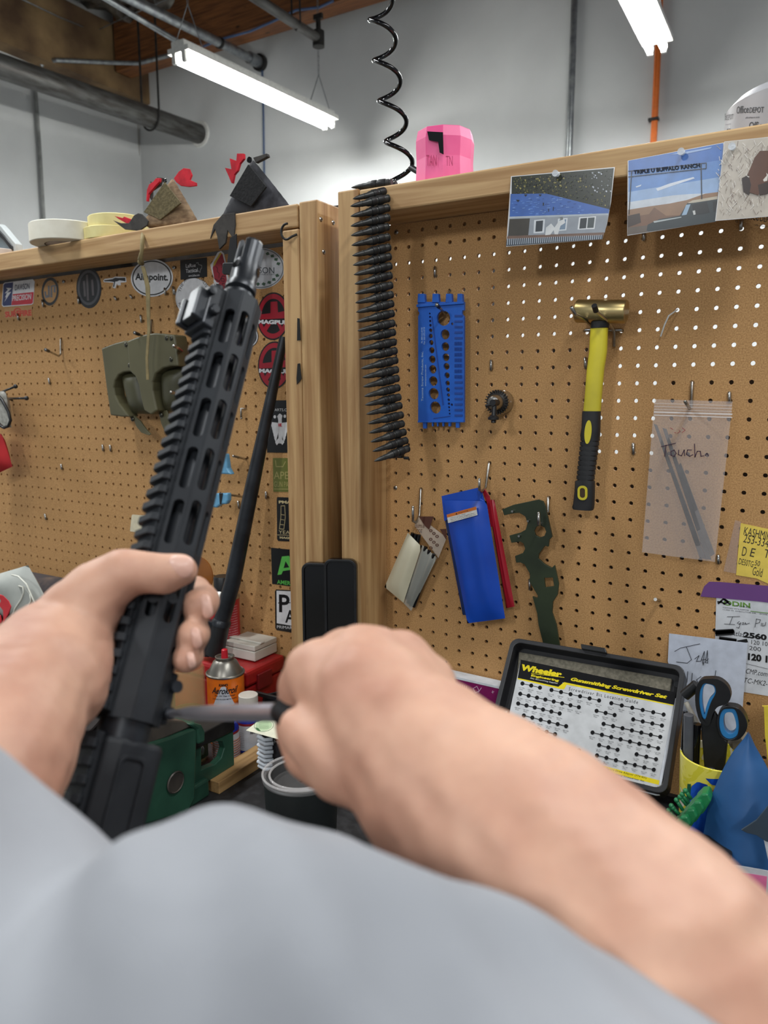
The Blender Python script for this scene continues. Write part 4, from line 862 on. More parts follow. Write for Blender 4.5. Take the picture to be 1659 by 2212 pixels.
sticker('small round dark sticker with a red star, seen through the handguard slots', K2, (1262, 450), (1362, 450), (1262, 560), pell(1312, 505, 50, 56), (60, 60, 64), [('r', WS, pell(1312, 505, 47, 53), pell(1312, 505, 42, 47)), ('p', RD, [(1312, 470), (1320, 495), (1340, 498), (1322, 512), (1330, 535), (1312, 520), (1296, 535), (1302, 512), (1284, 498), (1304, 495)])])
sticker('tall red and orange sticker showing through the rail slots below the front sight', K2, (1010, 545), (1135, 540), (1010, 720), [(1012, 548), (1134, 540), (1136, 700), (1014, 720)], (150, 44, 40), [('p', (196, 60, 40), [(1020, 560), (1128, 552), (1128, 600), (1020, 610)])])
eg = [('s', WS, [(1476, 925), (1478, 1060)], .35)]
for k in range(6):
    for s_ in (-1, 1): eg.append(('p', WS, [(1476 + s_ * 6, 960 + k * 3), (1476 + s_ * (50 - k * 4), 955 + k * 17), (1476 + s_ * (46 - k * 5), 972 + k * 18), (1476 + s_ * 6, 975 + k * 6)]))
eg += [('p', WS, [(1462, 925), (1476, 910), (1490, 922), (1484, 950), (1470, 950)]), ('p', WS, pell(1450, 928, 7, 9, 12)), ('p', WS, pell(1503, 925, 7, 9, 12)), ('p', WS, [(1452, 1062), (1476, 1030), (1500, 1062), (1490, 1076), (1476, 1060), (1460, 1078)]), Tm(RD, 'HK', 1468, 962, 1488, 980, bold=.05), Tm(WS, 'PARTS.COM', 1440, 884, 1545, 898)]
sticker('black sticker with a white heraldic eagle beside the post', K2, (1400, 842), (1560, 842), (1408, 1116), [(1400, 842), (1560, 840), (1566, 1118), (1408, 1116)], KK, eg)
sticker('faded green see-through sticker beside the post, below the eagle', KB4, (1318, -40), (1500, -40), (1322, 235), [(1318, -40), (1500, -40), (1505, 238), (1322, 234)], (112, 116, 54), [Tm((170, 160, 100), 'APEX', 1326, 70, 1500, 130), Tm((170, 160, 100), 'GUN PARTS', 1328, 150, 1500, 195), ('s', (170, 160, 100), [(1340, -20), (1345, 30), (1400, 30), (1420, -10)], .07), ('s', (170, 160, 100), [(1330, 212), (1500, 214)], .06)])
sticker('tall black sticker with gold outlines of a magazine, beside the post', KB4, (1350, 280), (1560, 284), (1352, 640), [(1358, 278), (1560, 284), (1562, 645), (1362, 636), (1352, 620), (1350, 292)], KK,
    [Tm((200, 184, 140), 'PMAG', 1366, 306, 1505, 330, bold=.05), Tm((200, 184, 140), 'YEARS', 1366, 548, 1510, 576), Tm((200, 184, 140), 'MAGPUL', 1374, 598, 1510, 616, bold=.05), ('s', (176, 160, 120), [(1356, 586), (1560, 592)], .05), ('s', (176, 160, 120), [(1385, 350), (1415, 348), (1420, 440), (1408, 540), (1372, 536), (1384, 440), (1385, 350)], .06), ('s', (176, 160, 120), [(1385, 420), (1412, 424)], .05), ('s', (176, 160, 120), [(1382, 460), (1410, 464)], .05), ('s', (176, 160, 120), [(1378, 500), (1406, 504)], .05)])
sticker('black sticker with a big bright green letter A beside the post', KB4, (1303, 692), (1520, 712), (1312, 985), [(1303, 690), (1520, 712), (1530, 1015), (1312, 985)], KK,
    [('p', (96, 190, 84), [(1392, 762), (1450, 756), (1530, 905), (1480, 905), (1466, 870), (1400, 880), (1388, 908), (1356, 912)]), ('p', KK, [(1422, 800), (1452, 850), (1406, 856)]), Tm((96, 190, 84), 'AMERICAN', 1352, 950, 1560, 984, bold=.02)])
sticker('white and black sticker with large serif initials at the foot of the post', KB4, (1335, 1032), (1520, 1040), (1338, 1365), [(1345, 1030), (1540, 1040), (1545, 1395), (1350, 1362), (1338, 1345), (1335, 1045)], KK,
    [('p', WS, [(1348, 1040), (1530, 1048), (1530, 1335), (1350, 1305)]), Tm(KK, 'P', 1368, 1070, 1455, 1215, bold=.02), ('s', KK, [(1362, 1140), (1460, 1138)], .07), Tm(KK, 'A', 1418, 1195, 1500, 1300, bold=.02), Tm(WS, 'PRIMARY', 1352, 1322, 1500, 1345)])
sticker('small blank cream card on the left pegboard beside the rail of the rifle', KB4, (172, 420), (290, 430), (155, 560), [(175, 420), (290, 430), (280, 572), (158, 558), (155, 550), (168, 430)], (226, 216, 186), ())
# ---- pegs and hooks of the left board
def lhook(label, pts, T, r=.09, tip=None):
    w_ = [PL(*T(x, y), d) for x, y, d in pts]; t = thing('peg_hook', w_[0], label, 'hook', 'peg hooks')
    MB().tube(w_, r, 8).sphere(w_[-1], r * 1.05).build('wire', M['steel'], t, smooth='all')
    if tip: a = w_[-1]; d = (w_[-2] - a).normalized(); MB().cyl(a - d * .06, a + d * .7, r * 1.5, n=10).build('rubber_tip', M['black'], t, smooth=True)
lhook('empty steel hook with a black tip in the open left part of the board', [(518, 680, .1), (518, 690, -.2), (518, 810, -.25), (500, 826, -.6), (390, 772, -3.2)], KB5, tip=1)
lhook('hook with a black tip holding the olive pouch, above it on the left', [(1290, 520, .1), (1290, 530, -.2), (1288, 690, -.3), (1240, 662, -.9), (1150, 628, -2.6)], KB5, tip=1)
lhook('bare hook with a round end, upper right of the olive pouch', [(1650, 810, -.1), (1620, 808, -.6), (1560, 790, -1.4), (1520, 760, -2.6), (1485, 740, -3.3)], KB5, r=.13)
lhook('bare hook with a round end, lower right of the olive pouch', [(1560, 1190, -.1), (1520, 1165, -1.6), (1485, 1140, -2.9), (1462, 1135, -3.3)], KB5, r=.13)
lhook('steel hook right of the handguard, upper one', [(1305, 885, .1), (1270, 885, -.3), (1272, 935, -.3)], K2)
lhook('steel hook carrying the pale blue tube, right of the handguard', [(1300, 1150, .1), (1290, 1150, -.2), (1230, 1135, -2.2)], K2)
lhook('steel hook carrying the second blue tube, just left of the leaning barrel', [(1075, 268, .1), (1068, 275, -.2), (960, 260, -2.4)], KB4)
for (u, v, T_, l_, L_) in [(360, 352, KB5, 'short steel peg at the lower left of the ring sticker', (10, 50)), (665, 325, KB5, 'short steel peg at the left of the big black sticker', (8, 50)), (978, 322, KB5, 'left one of two pegs below the small rifle sticker', (15, 22)), (1110, 308, KB5, 'right one of two pegs below the small rifle sticker', (18, 22)), (1200, 480, KB5, 'steel peg left of the tan strap below the white oval sticker', (8, 55)),
    (1405, 250, KB5, 'steel peg overlapping the right end of the white oval sticker', (8, 50)), (1482, 240, KB5, 'steel peg just right of the white oval sticker', (6, 55)), (415, 1018, KB5, 'short steel peg below the empty black-tipped hook', (10, 42)), (150, 470, KB5, 'bright peg in front of the red see-through sticker', (8, 45)),
    (540, 1078, K2, 'left one of two steel pegs low on the board left of the rifle', (4, 26)), (580, 1080, K2, 'right one of two steel pegs low on the board left of the rifle', (4, 26)), (322, 1180, K2, 'short steel peg low in the middle of the left board', (4, 22)), (298, 95, KB1, 'short steel peg low on the board above the wrist', (8, 32)), (1262, 238, KB4, 'grey steel peg right of the leaning barrel', (2, 48)), (1035, 315, KB4, 'grey steel peg left of the leaning barrel', (8, 50)), (912, 245, K2, 'steel peg between the oval and the round white stickers', (6, 36))]:
    stub(u, v, T_, l_, L_, pf=PL)
for (u, v, T_, l_) in [(540, 190, KB5, 'screw in the left board right of the ring sticker'), (1482, 70, KB5, 'screw in the left board at the right end of the white oval sticker'), (1445, 1420, KB5, 'screw below the olive pouch')][:2]: screw(*T_(u, v), l_, PL, 0)
# ---- olive pouch
ol = noise_mat('olive_vinyl', (96, 92, 66), (80, 76, 54), scale=6, rough=.42, bump=.15); old = noise_mat('olive_vinyl_inner', (74, 72, 48), (62, 60, 42), scale=6, rough=.45)
def lat(Y): return frpx((200, 700), (420, 700), (200, 950), lambda a, b: PL(a, b, Y))
fo = lat(-1.6)
t = thing('double_pouch', fo(2, 10), 'olive green double magazine pouch with rounded cut-outs and rivets', 'pouch')
pillow('left_pocket', fo, KB5, [(1010, 960), (1215, 955), (1290, 1320), (1100, 1320)], -.25, old, t, .75, nu=12, nv=16, wr=.02)
pillow('right_pocket', fo, KB5, [(1350, 930), (1578, 915), (1530, 1300), (1390, 1300)], -.25, old, t, .75, nu=12, nv=16, wr=.02)
def shell(name, pts, z0, z1, mat=ol, bev=.12): slab(name, fo, KB5, pts, z0, z1, mat, t, bev)
shell('left_flap', [(910, 762), (1020, 720), (1110, 697), (1148, 705), (1165, 958), (1100, 965), (1055, 990), (1025, 1040), (1014, 1095), (1025, 1160), (1060, 1230), (1105, 1290), (1142, 1340), (1100, 1345), (985, 1330), (950, 1080)], -.6, .55)
shell('right_flap', [(1145, 702), (1230, 670), (1300, 646), (1380, 634), (1455, 640), (1545, 650), (1560, 720), (1582, 915), (1520, 915), (1450, 932), (1390, 980), (1363, 1050), (1365, 1120), (1380, 1200), (1400, 1290), (1350, 1325), (1290, 1290), (1262, 1180), (1245, 1080), (1215, 1000), (1165, 955)], -.6, .75)
shell('strap_tail', [(1085, 1290), (1150, 1345), (1192, 1382), (1225, 1430), (1280, 1495), (1262, 1503), (1200, 1480), (1160, 1430), (1140, 1380), (1100, 1350)], -.2, -.05, ol, .03)
shell('strap_tail', [(1345, 1290), (1420, 1290), (1450, 1380), (1440, 1480), (1400, 1470), (1370, 1400)], -.2, -.05, ol, .03)
rv_ = flat('dark_rivet', (70, 68, 58), rough=.3, metal=.6)
for u, v, z in ((1122, 733, .55), (1152, 908, .55), (1483, 678, .75), (1523, 680, .75), (1522, 857, .75), (1130, 1365, .0), (1382, 1328, .1)):
    c = fo(*fo.px(*KB5(u, v)), z); MB().lathe(c - fo.n * .05, fo.n, [(.19, 0), (.19, .08), (.1, .14), (.02, .15)], 14).build('rivet', rv_, t, smooth=True)
tan = noise_mat('tan_webbing', (140, 124, 84), (118, 104, 70), scale=60, rough=.8)
t = thing('tan_strap', PL(*KB5(1268, 1030), -2.6), 'thin tan cord looped over the rail and hanging in front of the olive pouch', 'strap')
fs2 = lat(-3.0)
slab('webbing', fs2, KB5, [(1205, 60), (1235, 60), (1262, 150), (1282, 240), (1285, 600), (1265, 850), (1275, 1028), (1252, 1030), (1245, 850), (1262, 600), (1245, 240), (1225, 130)], 0, .06, tan, t, .01)
MB().tube([PL(309, 503, -3.2), PL(308, 520, -3.75), PL(306, 545, -3.8), PL(303, 560, -3.7), PL(308, 572, -3.4)], [.16, .16, .14, .2, .14], 8).sphere(PL(304, 566, -3.5), .24).build('knot', tan, t, smooth='all')
# ---- glove on black hooks at the left edge, red cloth
gl = noise_mat('grey_knit', (176, 174, 166), (140, 138, 130), scale=90, rough=.95, bump=.5)
fg = lat(-2.2); fg = frpx((0, 800), (200, 800), (0, 950), lambda a, b: PL(a, b, -2.2))
t = thing('work_glove', fg(0, 6), 'grey knitted work glove with black edging hung at the left edge', 'glove')
pillow('glove_cuff', fg, K2, [(-60, 790), (30, 795), (60, 985), (-60, 960)], 0, gl, t, .9)
ring = [fg(*fg.px(*K2(u, v)), .9) for u, v in [(-10, 792), (25, 800), (60, 840), (92, 900), (104, 945), (92, 975), (68, 984), (45, 972), (28, 930), (24, 870), (10, 830), (-10, 792)]]
MB().tube(ring, .14, 8).build('edging', M['black'], t, smooth='all')
poly(MB(), fg, fpts(fg, K2, [(10, 810), (50, 845), (82, 900), (94, 945), (85, 968), (66, 975), (48, 960), (34, 920), (30, 870)]), .72, .85).build('lining', gl, t)
cl = noise_mat('red_cloth', (196, 36, 40), (150, 22, 28), scale=9, rough=.8, bump=.4)
t = pillow('red_cloth', fg, K2, [(-60, 1000), (10, 1020), (66, 1190), (-60, 1250)], 0, cl, None, .7); tag(t, 'red cloth hanging below the grey glove at the left edge', 'cloth')
for (a, b_, l_) in (((-20, 808), (82, 768), 'upper black peg hook with a ball end at the left edge'), ((40, 832), (140, 830), 'lower black peg hook with a ball end at the left edge')):
    p0, p1 = PL(*K2(*a), -.6), PL(*K2(*b_), -3.4); tag(MB().tube([PL(*K2(a[0] + 30, a[1] + 10), .1), p0, p1], .1, 8).sphere(p1, .2).build('black_peg_hook', M['black'], smooth='all'), l_, 'hook', 'black peg hooks')
# ---- blue tubes on the pegs right of the handguard
lb = flat('pale_blue_tube', (110, 170, 206), rough=.3); fb2 = lat(-2.2)
for nm, T_, q, l_ in (('glue_tube', K2, [(1150, 1125), (1212, 1120), (1222, 1195), (1242, 1230), (1160, 1225)], 'pale blue squeeze tube hanging right of the handguard'), ('glue_tube', KB4, [(850, 245), (985, 240), (985, 300), (970, 332), (935, 330), (890, 360), (850, 355)], 'blue and black squeeze tube hanging just left of the leaning barrel')):
    x = thing(nm, fb2(*fb2.px(*T_(*q[0]))), l_, 'tube', 'squeeze tubes on pegs'); slab('tube_body', fb2, T_, q, 0, .5, lb, x, .12)
    if T_ is KB4: slab('black_band', fb2, T_, [(920, 241), (950, 240), (935, 328), (925, 330)], .5, .54, M['black'], x, 0)
# ---- amber lens hanging behind the front sight, and another low by the cans
am = noise_mat('amber_lens', (186, 112, 28), (110, 60, 14), scale=5, rough=.12, coat=.5)
fam = lat(-2.5)
tag(slab('amber_lens', fam, KB3, [(265, 800), (300, 740), (370, 690), (440, 668), (520, 690), (600, 720), (640, 760), (620, 1000), (590, 1200), (540, 1200), (400, 1100), (300, 1000)], 0, .15, am, None, .04), 'curved amber lens hanging behind the front sight', 'lens', 'amber lenses')
# ---- things on the left rail
RT = 74.5
mk = noise_mat('masking_tape', (226, 214, 150), (214, 200, 136), scale=30, rough=.7); wt = noise_mat('white_tape', (230, 226, 210), (220, 214, 196), scale=30, rough=.6)
def roll(px, py, w_px, h_px, Y, z0, mat, label, ri=1.5):
    c = PL(px, py, Y); r = (PL(px + w_px / 2, py, Y) - PL(px - w_px / 2, py, Y)).length / 2; h = (PL(px, py, Y) - PL(px, py + h_px, Y)).length
    t = thing('tape_roll', (c.x, c.y, z0), label, 'tape roll', 'tape rolls on the left rail')
    MB().lathe((c.x, c.y, z0), (0, 0, 1), [(ri, 0), (r - .05, 0), (r, .05), (r, h - .05), (r - .05, h), (ri, h)], 40, cap=False).build('tape', mat, t, smooth=True)
    MB().lathe((c.x, c.y, z0 + .02), (0, 0, 1), [(ri - .12, 0), (ri + .01, 0), (ri + .01, h - .04), (ri - .12, h - .04), (ri - .12, 0)], 32, cap=False).build('core', flat('card_core', (90, 76, 62)), t, smooth=True)
    return h
roll(147, 500, 100, 40, -2.4, RT, wt, 'white roll of tape at the left on the rail, overhanging its edge', 1.9)
h = roll(252, 495, 92, 26, -.8, RT, mk, 'lower, wider roll of cream masking tape behind the tan chicken')
roll(255, 470, 84, 26, -.8, RT + h, mk, 'upper roll of cream masking tape stacked on the wider one')
# fabric thing at the far left end
t = thing('clear_case', PX(20, 540, -48), 'clear case with dark edges standing on the rail at the far left', 'case')
fcl = frpx((-10, 480), (60, 480), (-10, 560), lambda a, b: PL(a, b, -1.5))
slab('dark_edge', fcl, KD, [(-60, 250), (0, 380), (120, 510), (225, 640), (235, 700), (190, 680), (100, 560), (-60, 420)], -.3, .3, M['black'], t, .05)
slab('clear_rim', fcl, KD, [(0, 300), (60, 360), (150, 470), (262, 600), (275, 755), (230, 770), (225, 650), (110, 500), (0, 380)], -.5, .2, clear_mat('rim_film', (200, 205, 205), .75, .2), t, .05)
slab('grey_panel', fcl, KD, [(-60, 420), (100, 560), (215, 680), (-60, 660)], -.2, .0, flat('grey_panel', (120, 132, 138), rough=.3), t, .02)
slab('base', fcl, KD, [(-60, 655), (215, 685), (225, 770), (-60, 800)], -.5, .3, noise_mat('crumpled_film', (190, 176, 164), (150, 136, 126), scale=14, bump=.8), t, .05)
# ---- fabric chickens: tetrahedral bean bags
def puffed(name, fr, T, corners, depth, mat, parent, seam=.25):
    """tetrahedral cushion: outline corners in pixels, with depths along the view normal"""
    vs = [fr(*fr.px(*T(u, v)), z) for u, v, z in corners]
    mb = MB().add(vs, [(0, 1, 2), (0, 2, 3), (0, 3, 1), (1, 3, 2)])
    o = mb.build(name, mat, parent)
    bm = bmesh.new(); bm.from_mesh(o.data)
    bmesh.ops.subdivide_edges(bm, edges=bm.edges, cuts=7, use_grid_fill=True)
    c = sum((v.co for v in bm.verts), V((0, 0, 0))) / len(bm.verts)
    ed = [(V(a), V(b)) for i, a in enumerate([(p - ORG[parent.name]) * S for p in vs]) for b in [(p - ORG[parent.name]) * S for p in vs][i + 1:]]
    for v in bm.verts:
        dmin = min(((v.co - a) - (b - a) * max(0, min(1, (v.co - a).dot(b - a) / (b - a).length_squared))).length for a, b in ed)
        v.co += (v.co - c).normalized() * dmin * depth
    bm.to_mesh(o.data); bm.free()
    for p in o.data.polygons: p.use_smooth = True
    o.modifiers.new('u', 'SUBSURF').render_levels = 1
    return o
tn = noise_mat('tan_damask', (142, 116, 86), (104, 80, 56), scale=70, rough=.85, bump=.3, stretch=(1, 1, 2)); rdf = noise_mat('red_felt', (202, 34, 50), (170, 26, 40), scale=60, rough=.95)
vel = noise_mat('hook_patch', (110, 98, 68), (86, 76, 50), scale=240, rough=1, bump=.6); dk = noise_mat('dark_felt', (66, 62, 58), (50, 47, 44), scale=60, rough=.9)
fc = frpx((300, 400), (440, 400), (300, 500), lambda a, b: PL(a, b, -2.9))
t = thing('fabric_chicken', PL(350, 503, -2.5), 'tan fabric chicken bean bag with a bright red beak, sitting on the left rail', 'bean bag', 'fabric chickens on the left rail')
puffed('body', fc, KB8, [(600, 180, -.5), (440, 560, .5), (838, 555, -.2), (560, 640, -2.6)], .22, tn, t)
slab('patch', fc, KB8, [(605, 250), (722, 400), (575, 520), (455, 465)], .2, .33, vel, t, .03)
slab('comb', fc, KB8, [(450, 380), (455, 300), (470, 260), (500, 240), (520, 215), (548, 215), (545, 240), (520, 265), (490, 300), (465, 330), (458, 380)], -.2, 0, rdf, t, .02)
slab('dark_comb', fc, KB8, [(460, 232), (505, 245), (508, 202), (545, 206), (530, 260), (470, 300), (470, 372), (450, 340), (443, 295), (466, 296)], -.45, -.25, dk, t, .02)
slab('beak', fc, KB8, [(640, 215), (675, 165), (710, 140), (750, 145), (768, 190), (755, 225), (800, 245), (800, 268), (745, 275), (690, 268), (655, 240)], -.25, -.1, rdf, t, .03)
slab('tail', fc, KB8, [(245, 525), (300, 545), (360, 545), (395, 490), (425, 475), (450, 480), (498, 530), (490, 560), (430, 600), (330, 590), (290, 560)], .3, .45, dk, t, .03)
slab('red_tail', fc, KB8, [(240, 490), (300, 505), (310, 495), (365, 515), (360, 550), (320, 540), (270, 512)], .1, .25, rdf, t, .02)
MB().lathe(fc(*fc.px(*KB8(595, 236)), .1), fc.n, [(.17, 0), (.17, .08), (.1, .12), (.02, .1)], 14).build('button_eye', M['black_gloss'], t, smooth=True)
bf_ = noise_mat('black_camo', (62, 62, 68), (36, 36, 40), scale=22, rough=.8, lo=.45, hi=.55); bpat = noise_mat('black_hook_patch', (34, 33, 34), (24, 24, 25), scale=240, rough=1, bump=.6)
t = thing('fabric_chicken', PL(560, 470, -2.5), 'black and grey fabric chicken with a red comb, right end of left rail', 'bean bag', 'fabric chickens on the left rail')
puffed('body', fc, KB8, [(1175, 40, -.5), (1000, 510, .4), (1492, 432, -.4), (1090, 520, -2.8)], .2, bf_, t)
slab('patch', fc, KB8, [(1205, 125), (1335, 285), (1225, 425), (1072, 350)], .22, .35, bpat, t, .03)
slab('comb', fc, KB8, [(1060, 250), (1040, 200), (1013, 140), (1060, 150), (1048, 72), (1095, 90), (1100, 38), (1148, 38), (1150, 75), (1120, 110), (1105, 160), (1080, 190), (1068, 250)], -.2, 0, rdf, t, .02)
slab('beak', fc, KB8, [(1222, 70), (1320, 40), (1327, 62), (1240, 108)], -.2, .1, dk, t, .03)
slab('tail', fc, KB8, [(1040, 485), (1125, 475), (1130, 560), (1118, 665), (1075, 600), (1060, 690), (1015, 735), (1000, 640), (985, 590), (950, 660), (975, 560)], .45, .6, dk, t, .03)
MB().lathe(fc(*fc.px(*KB8(1200, 88)), .1), fc.n, [(.2, 0), (.2, .08), (.12, .1), (.02, .09)], 14).build('button_eye', M['black_gloss'], t, smooth=True)
# black strap and buckle hanging from the black chicken
t = thing('black_strap', PL(497, 620, -3.6), 'black webbing strap with a slide buckle hanging from the rail behind the muzzle', 'strap')
fbs = lat(-3.7)
slab('webbing', fbs, KB3, [(655, 80), (730, 30), (735, 380), (735, 700), (650, 700), (645, 500), (620, 380)], 0, .08, M['black'], t, .01)
slab('buckle', fbs, KB3, [(590, 395), (600, 378), (715, 378), (730, 395), (732, 510), (715, 528), (600, 520), (582, 500)], .05, .3, M['black'], t, .06)
# cup hook under the rail end, hinge leaves on the post
c = P(628, 505, -3.6); hk = [c + V((.55, -.05, -.1)), c + V((.2, -.2, -.25))] + [c + V((-.1 + .45 * math.cos(R_(a)), -.3, .1 + .5 * math.sin(R_(a)))) for a in range(-60, -290, -20)]
tag(MB().tube(hk, .08, 8).build('cup_hook', M['dark_metal'], smooth='all'), 'dark screw-in cup hook under the right end of the left rail', 'hook')
for (q, l_) in (([(1455, 1035), (1480, 1040), (1495, 1300), (1452, 1305)], 'upper dark strip of metal sticking out between the two left posts'), ([(1458, 1580), (1485, 1575), (1505, 1760), (1450, 1830), (1445, 1760)], 'lower dark blade sticking out between the two left posts')):
    fh = frpx((640, 700), (660, 700), (640, 760), lambda a, b: P(a, b, -3.6)); tag(slab('scraper_strip', fh, KB3, q, 0, .06, M['dark_metal'], None, .01), l_, 'blade', 'metal blades between the posts')
# ================================================================ things on the bench
KC = crop(440, 1380, 8.295); KE = crop(1480, 1480, 4.609); KL = crop(0, 1160, 6.9125); K9 = crop(560, 1300, 3.072)
def cyl_text(mb, c, r, s, ang, z, wd, h, **k):   # lettering bent round a can; ang = direction of the middle of the word
    vs, fs = text_geo(s, k.get('bold', .01), k.get('shear', 0)); ax, bx = min(v[0] for v in vs), max(v[0] for v in vs); ay, by = min(v[1] for v in vs), max(v[1] for v in vs); b = len(mb.v)
    for x, y in vs:
        a = R_(ang) + ((x - ax) / (bx - ax) - .5) * wd / r; mb.v.append(V((c.x + (r + .01) * math.cos(a), c.y + (r + .01) * math.sin(a), z + (y - ay) / (by - ay) * h)))
    mb.f += [tuple(b + i for i in f) for f in fs]; return mb
def cyl_patch(mb, c, r, pts, ang, z0):           # outline (arc inches, height) laid on a cylinder, subdivided in strips
    n = 10
    xs = [p[0] for p in pts]; x0, x1 = min(xs), max(xs)
    def span(x):
        ys = []
        for (ax, ay), (bx, by) in zip(pts, pts[1:] + pts[:1]):
            if (ax - x) * (bx - x) <= 0 and ax != bx: ys.append(ay + (by - ay) * (x - ax) / (bx - ax))
        return min(ys), max(ys)
    pr = None
    for i in range(n + 1):
        x = x0 + (x1 - x0) * (i * .998 / n + .001); lo, hi = span(x); a = R_(ang) + x / r; q = [V((c.x + (r + .006) * math.cos(a), c.y + (r + .006) * math.sin(a), z0 + h)) for h in (lo, hi)]
        if pr: mb.add([pr[0], q[0], q[1], pr[1]], [(0, 1, 2, 3)])
        pr = q
    return mb
def facing(c): return math.degrees(math.atan2(CAM.y - c.y, CAM.x - c.x))
def zat(px, py, Y): return P(px, py, Y).z
# ---- orange spray can
Yc = -6.4; c = P(487, 1460, Yc); c = V((c.x, Yc, 0)); zr = zat(487, 1470, Yc - 1.2)
t = thing('spray_can', (c.x, c.y, BENCH), 'orange spray can of penetrating oil with a red nozzle, behind the screwdriver shaft', 'spray can', 'spray cans on the bench')
og = flat('orange_enamel', (236, 116, 30), rough=.22); dst = noise_mat('dull_tin', (150, 146, 138), (112, 108, 100), scale=14, rough=.35, metal=.8)
b0 = V((c.x, c.y, BENCH)); hr_ = zr - BENCH; r = 1.33
MB().lathe(b0, (0, 0, 1), [(r - .05, 0), (r, .06), (r, hr_)], 40).build('can_body', og, t, smooth=True)
MB().lathe(b0, (0, 0, 1), [(r + .04, hr_ - .05), (r + .07, hr_ + .05), (r, hr_ + .12), (r - .1, hr_ + .06), (r - .16, hr_ + .2), (.85, hr_ + .85), (.66, hr_ + 1.0), (.66, hr_ + 1.16), (.7, hr_ + 1.22), (.62, hr_ + 1.24), (.55, hr_ + 1.1), (.1, hr_ + 1.08)], 40).build('dome', dst, t, smooth=True)
MB().lathe(b0, (0, 0, 1), [(.25, hr_ + 1.05), (.25, hr_ + 1.2), (.22, hr_ + 1.7), (.14, hr_ + 1.76), (.02, hr_ + 1.76)], 20).build('nozzle', flat('red_nozzle', (190, 30, 44), rough=.35), t, smooth=True)
fa = facing(c) - 6
mb = MB(); cyl_patch(mb, c, r, [(-.18, 2.35), (.1, 2.35), (.75, .9), (-.85, .9)], fa, zr - 2.9); mb.build('white_triangle', ink((206, 208, 214)), t)
mb = MB(); cyl_text(mb, c, r + .012, 'KANO', fa - 1, zr - .55, .62, .2, bold=.05); cyl_text(mb, c, r + .012, 'Aerokroil', fa + 2, zr - 1.12, 2.0, .5, bold=.02, shear=.5); cyl_text(mb, c, r + .012, 'The Oil That Creeps', fa + 2, zr - 1.35, 1.5, .15, shear=.3); cyl_text(mb, c, r + .012, 'LOOSENS FROZEN METAL PARTS', fa, zr - 1.55, 1.8, .09)
mb.build('lettering', ink(KK), t)
# ---- small blue bottles
def bottle(px, py, Y, r, ztop, zsh, label, cap=True):
    c = P(px, py, Y); c = V((c.x, Y, BENCH)); t = thing('bottle', c, label, 'bottle', 'small blue bottles beside the vise'); h = zsh - BENCH
    MB().lathe(c, (0, 0, 1), [(r - .08, 0), (r, .08), (r, h - .35), (r * .8, h), (r * .5, h + .1), (r * .5, ztop - BENCH - .3)], 32).build('bottle_body', flat('blue_glass', (36, 50, 150), rough=.2), t, smooth=True)
    MB().lathe(c, (0, 0, 1), [(r + .015, .25), (r + .015, h - .55)], 32, cap=False).build('label', ink((200, 202, 208)), t, smooth=True)
    MB().lathe(c, (0, 0, 1), [(r + .02, h - .62), (r + .02, h - .45)], 32, cap=False).build('red_band', ink((140, 30, 44)), t, smooth=True)
    if cap: MB().lathe(c, (0, 0, 1), [(.68, ztop - BENCH - .9), (.68, ztop - BENCH - .04), (.64, ztop - BENCH), (.5, ztop - BENCH - .03), (.02, ztop - BENCH - .03)], 32).build('cap', noise_mat('white_cap', (206, 200, 188), (190, 182, 170), scale=20, rough=.5), t, smooth=True)
    return t, c
zt = zat(538, 1500, -6.8)
t, c = bottle(537, 1530, -6.8, .86, zt, zat(537, 1540, -6.8), 'blue bottle with a white ribbed cap behind the screwdriver handle end')
mb = MB(); cyl_text(mb, c, .9, 'AMMO', facing(c) + 22, BENCH + 1.5, .6, .24, bold=.02)
for k in range(9): cyl_text(mb, c, .9, 'distributed by finishing company', facing(c) - 40, BENCH + .5 + k * .13, .5, .06)
mb.build('lettering', ink(KK), t)
t, c = bottle(487, 1570, -8.9, .9, zat(470, 1545, -8.9) , zat(480, 1558, -8.9), 'blue bottle with orange print half hidden behind the vise jaw', cap=False)
for k in range(8): MB().lathe(c + V((0, 0, .5 + k * .17)), (0, 0, 1), [(.975, 0), (.975, .05)], 32, cap=False).build('orange_line', ink((206, 110, 60)), t)
# ---- red case, white box, red can
crd = noise_mat('red_case_plastic', (176, 34, 34), (150, 26, 28), scale=30, rough=.4)
t = thing('tool_case', (-20.5, -4, 38.5), 'long red plastic case behind the orange can', 'case')
MB().box((-24.5, -4.8, BENCH), (-17.0, -.4, 40.6)).build('case_base', crd, t, bevel=.2); MB().box((-24.7, -4.95, 40.7), (-16.8, -.3, 41.9)).build('case_lid', crd, t, bevel=.25)
MB().box((-16.85, -3.8, 40.2), (-16.6, -2.2, 41.4)).build('latch', flat('dark_red', (120, 20, 24)), t, bevel=.06)
wp = noise_mat('frosted_plastic', (212, 208, 198), (190, 184, 172), scale=7, rough=.35)
t = thing('plastic_box', (-18.8, -2, 42), 'frosted white plastic hinged box lying on the red case', 'box')
MB().box((-20.6, -3.0, 42), (-17.6, -.3, 42.75)).build('box_base', wp, t, bevel=.06); MB().box((-20.6, -3.0, 42.8), (-17.6, -.3, 43.2)).box((-20.7, -2.4, 43.2), (-17.5, -1.9, 43.35)).build('box_lid', wp, t, bevel=.06)
c = V((P(484, 1330, -1.75).x, -1.75, 42)); t = thing('spray_can', c, 'red spray can with a black cap standing behind the leaning barrel', 'spray can', 'spray cans on the bench')
H = zat(487, 1290, -1.75) - 42
MB().lathe(c, (0, 0, 1), [(1.2, 0), (1.25, .06), (1.25, H)], 36).build('can_body', noise_mat('red_print', (186, 30, 46), (170, 24, 40), scale=30, rough=.3), t, smooth=True)
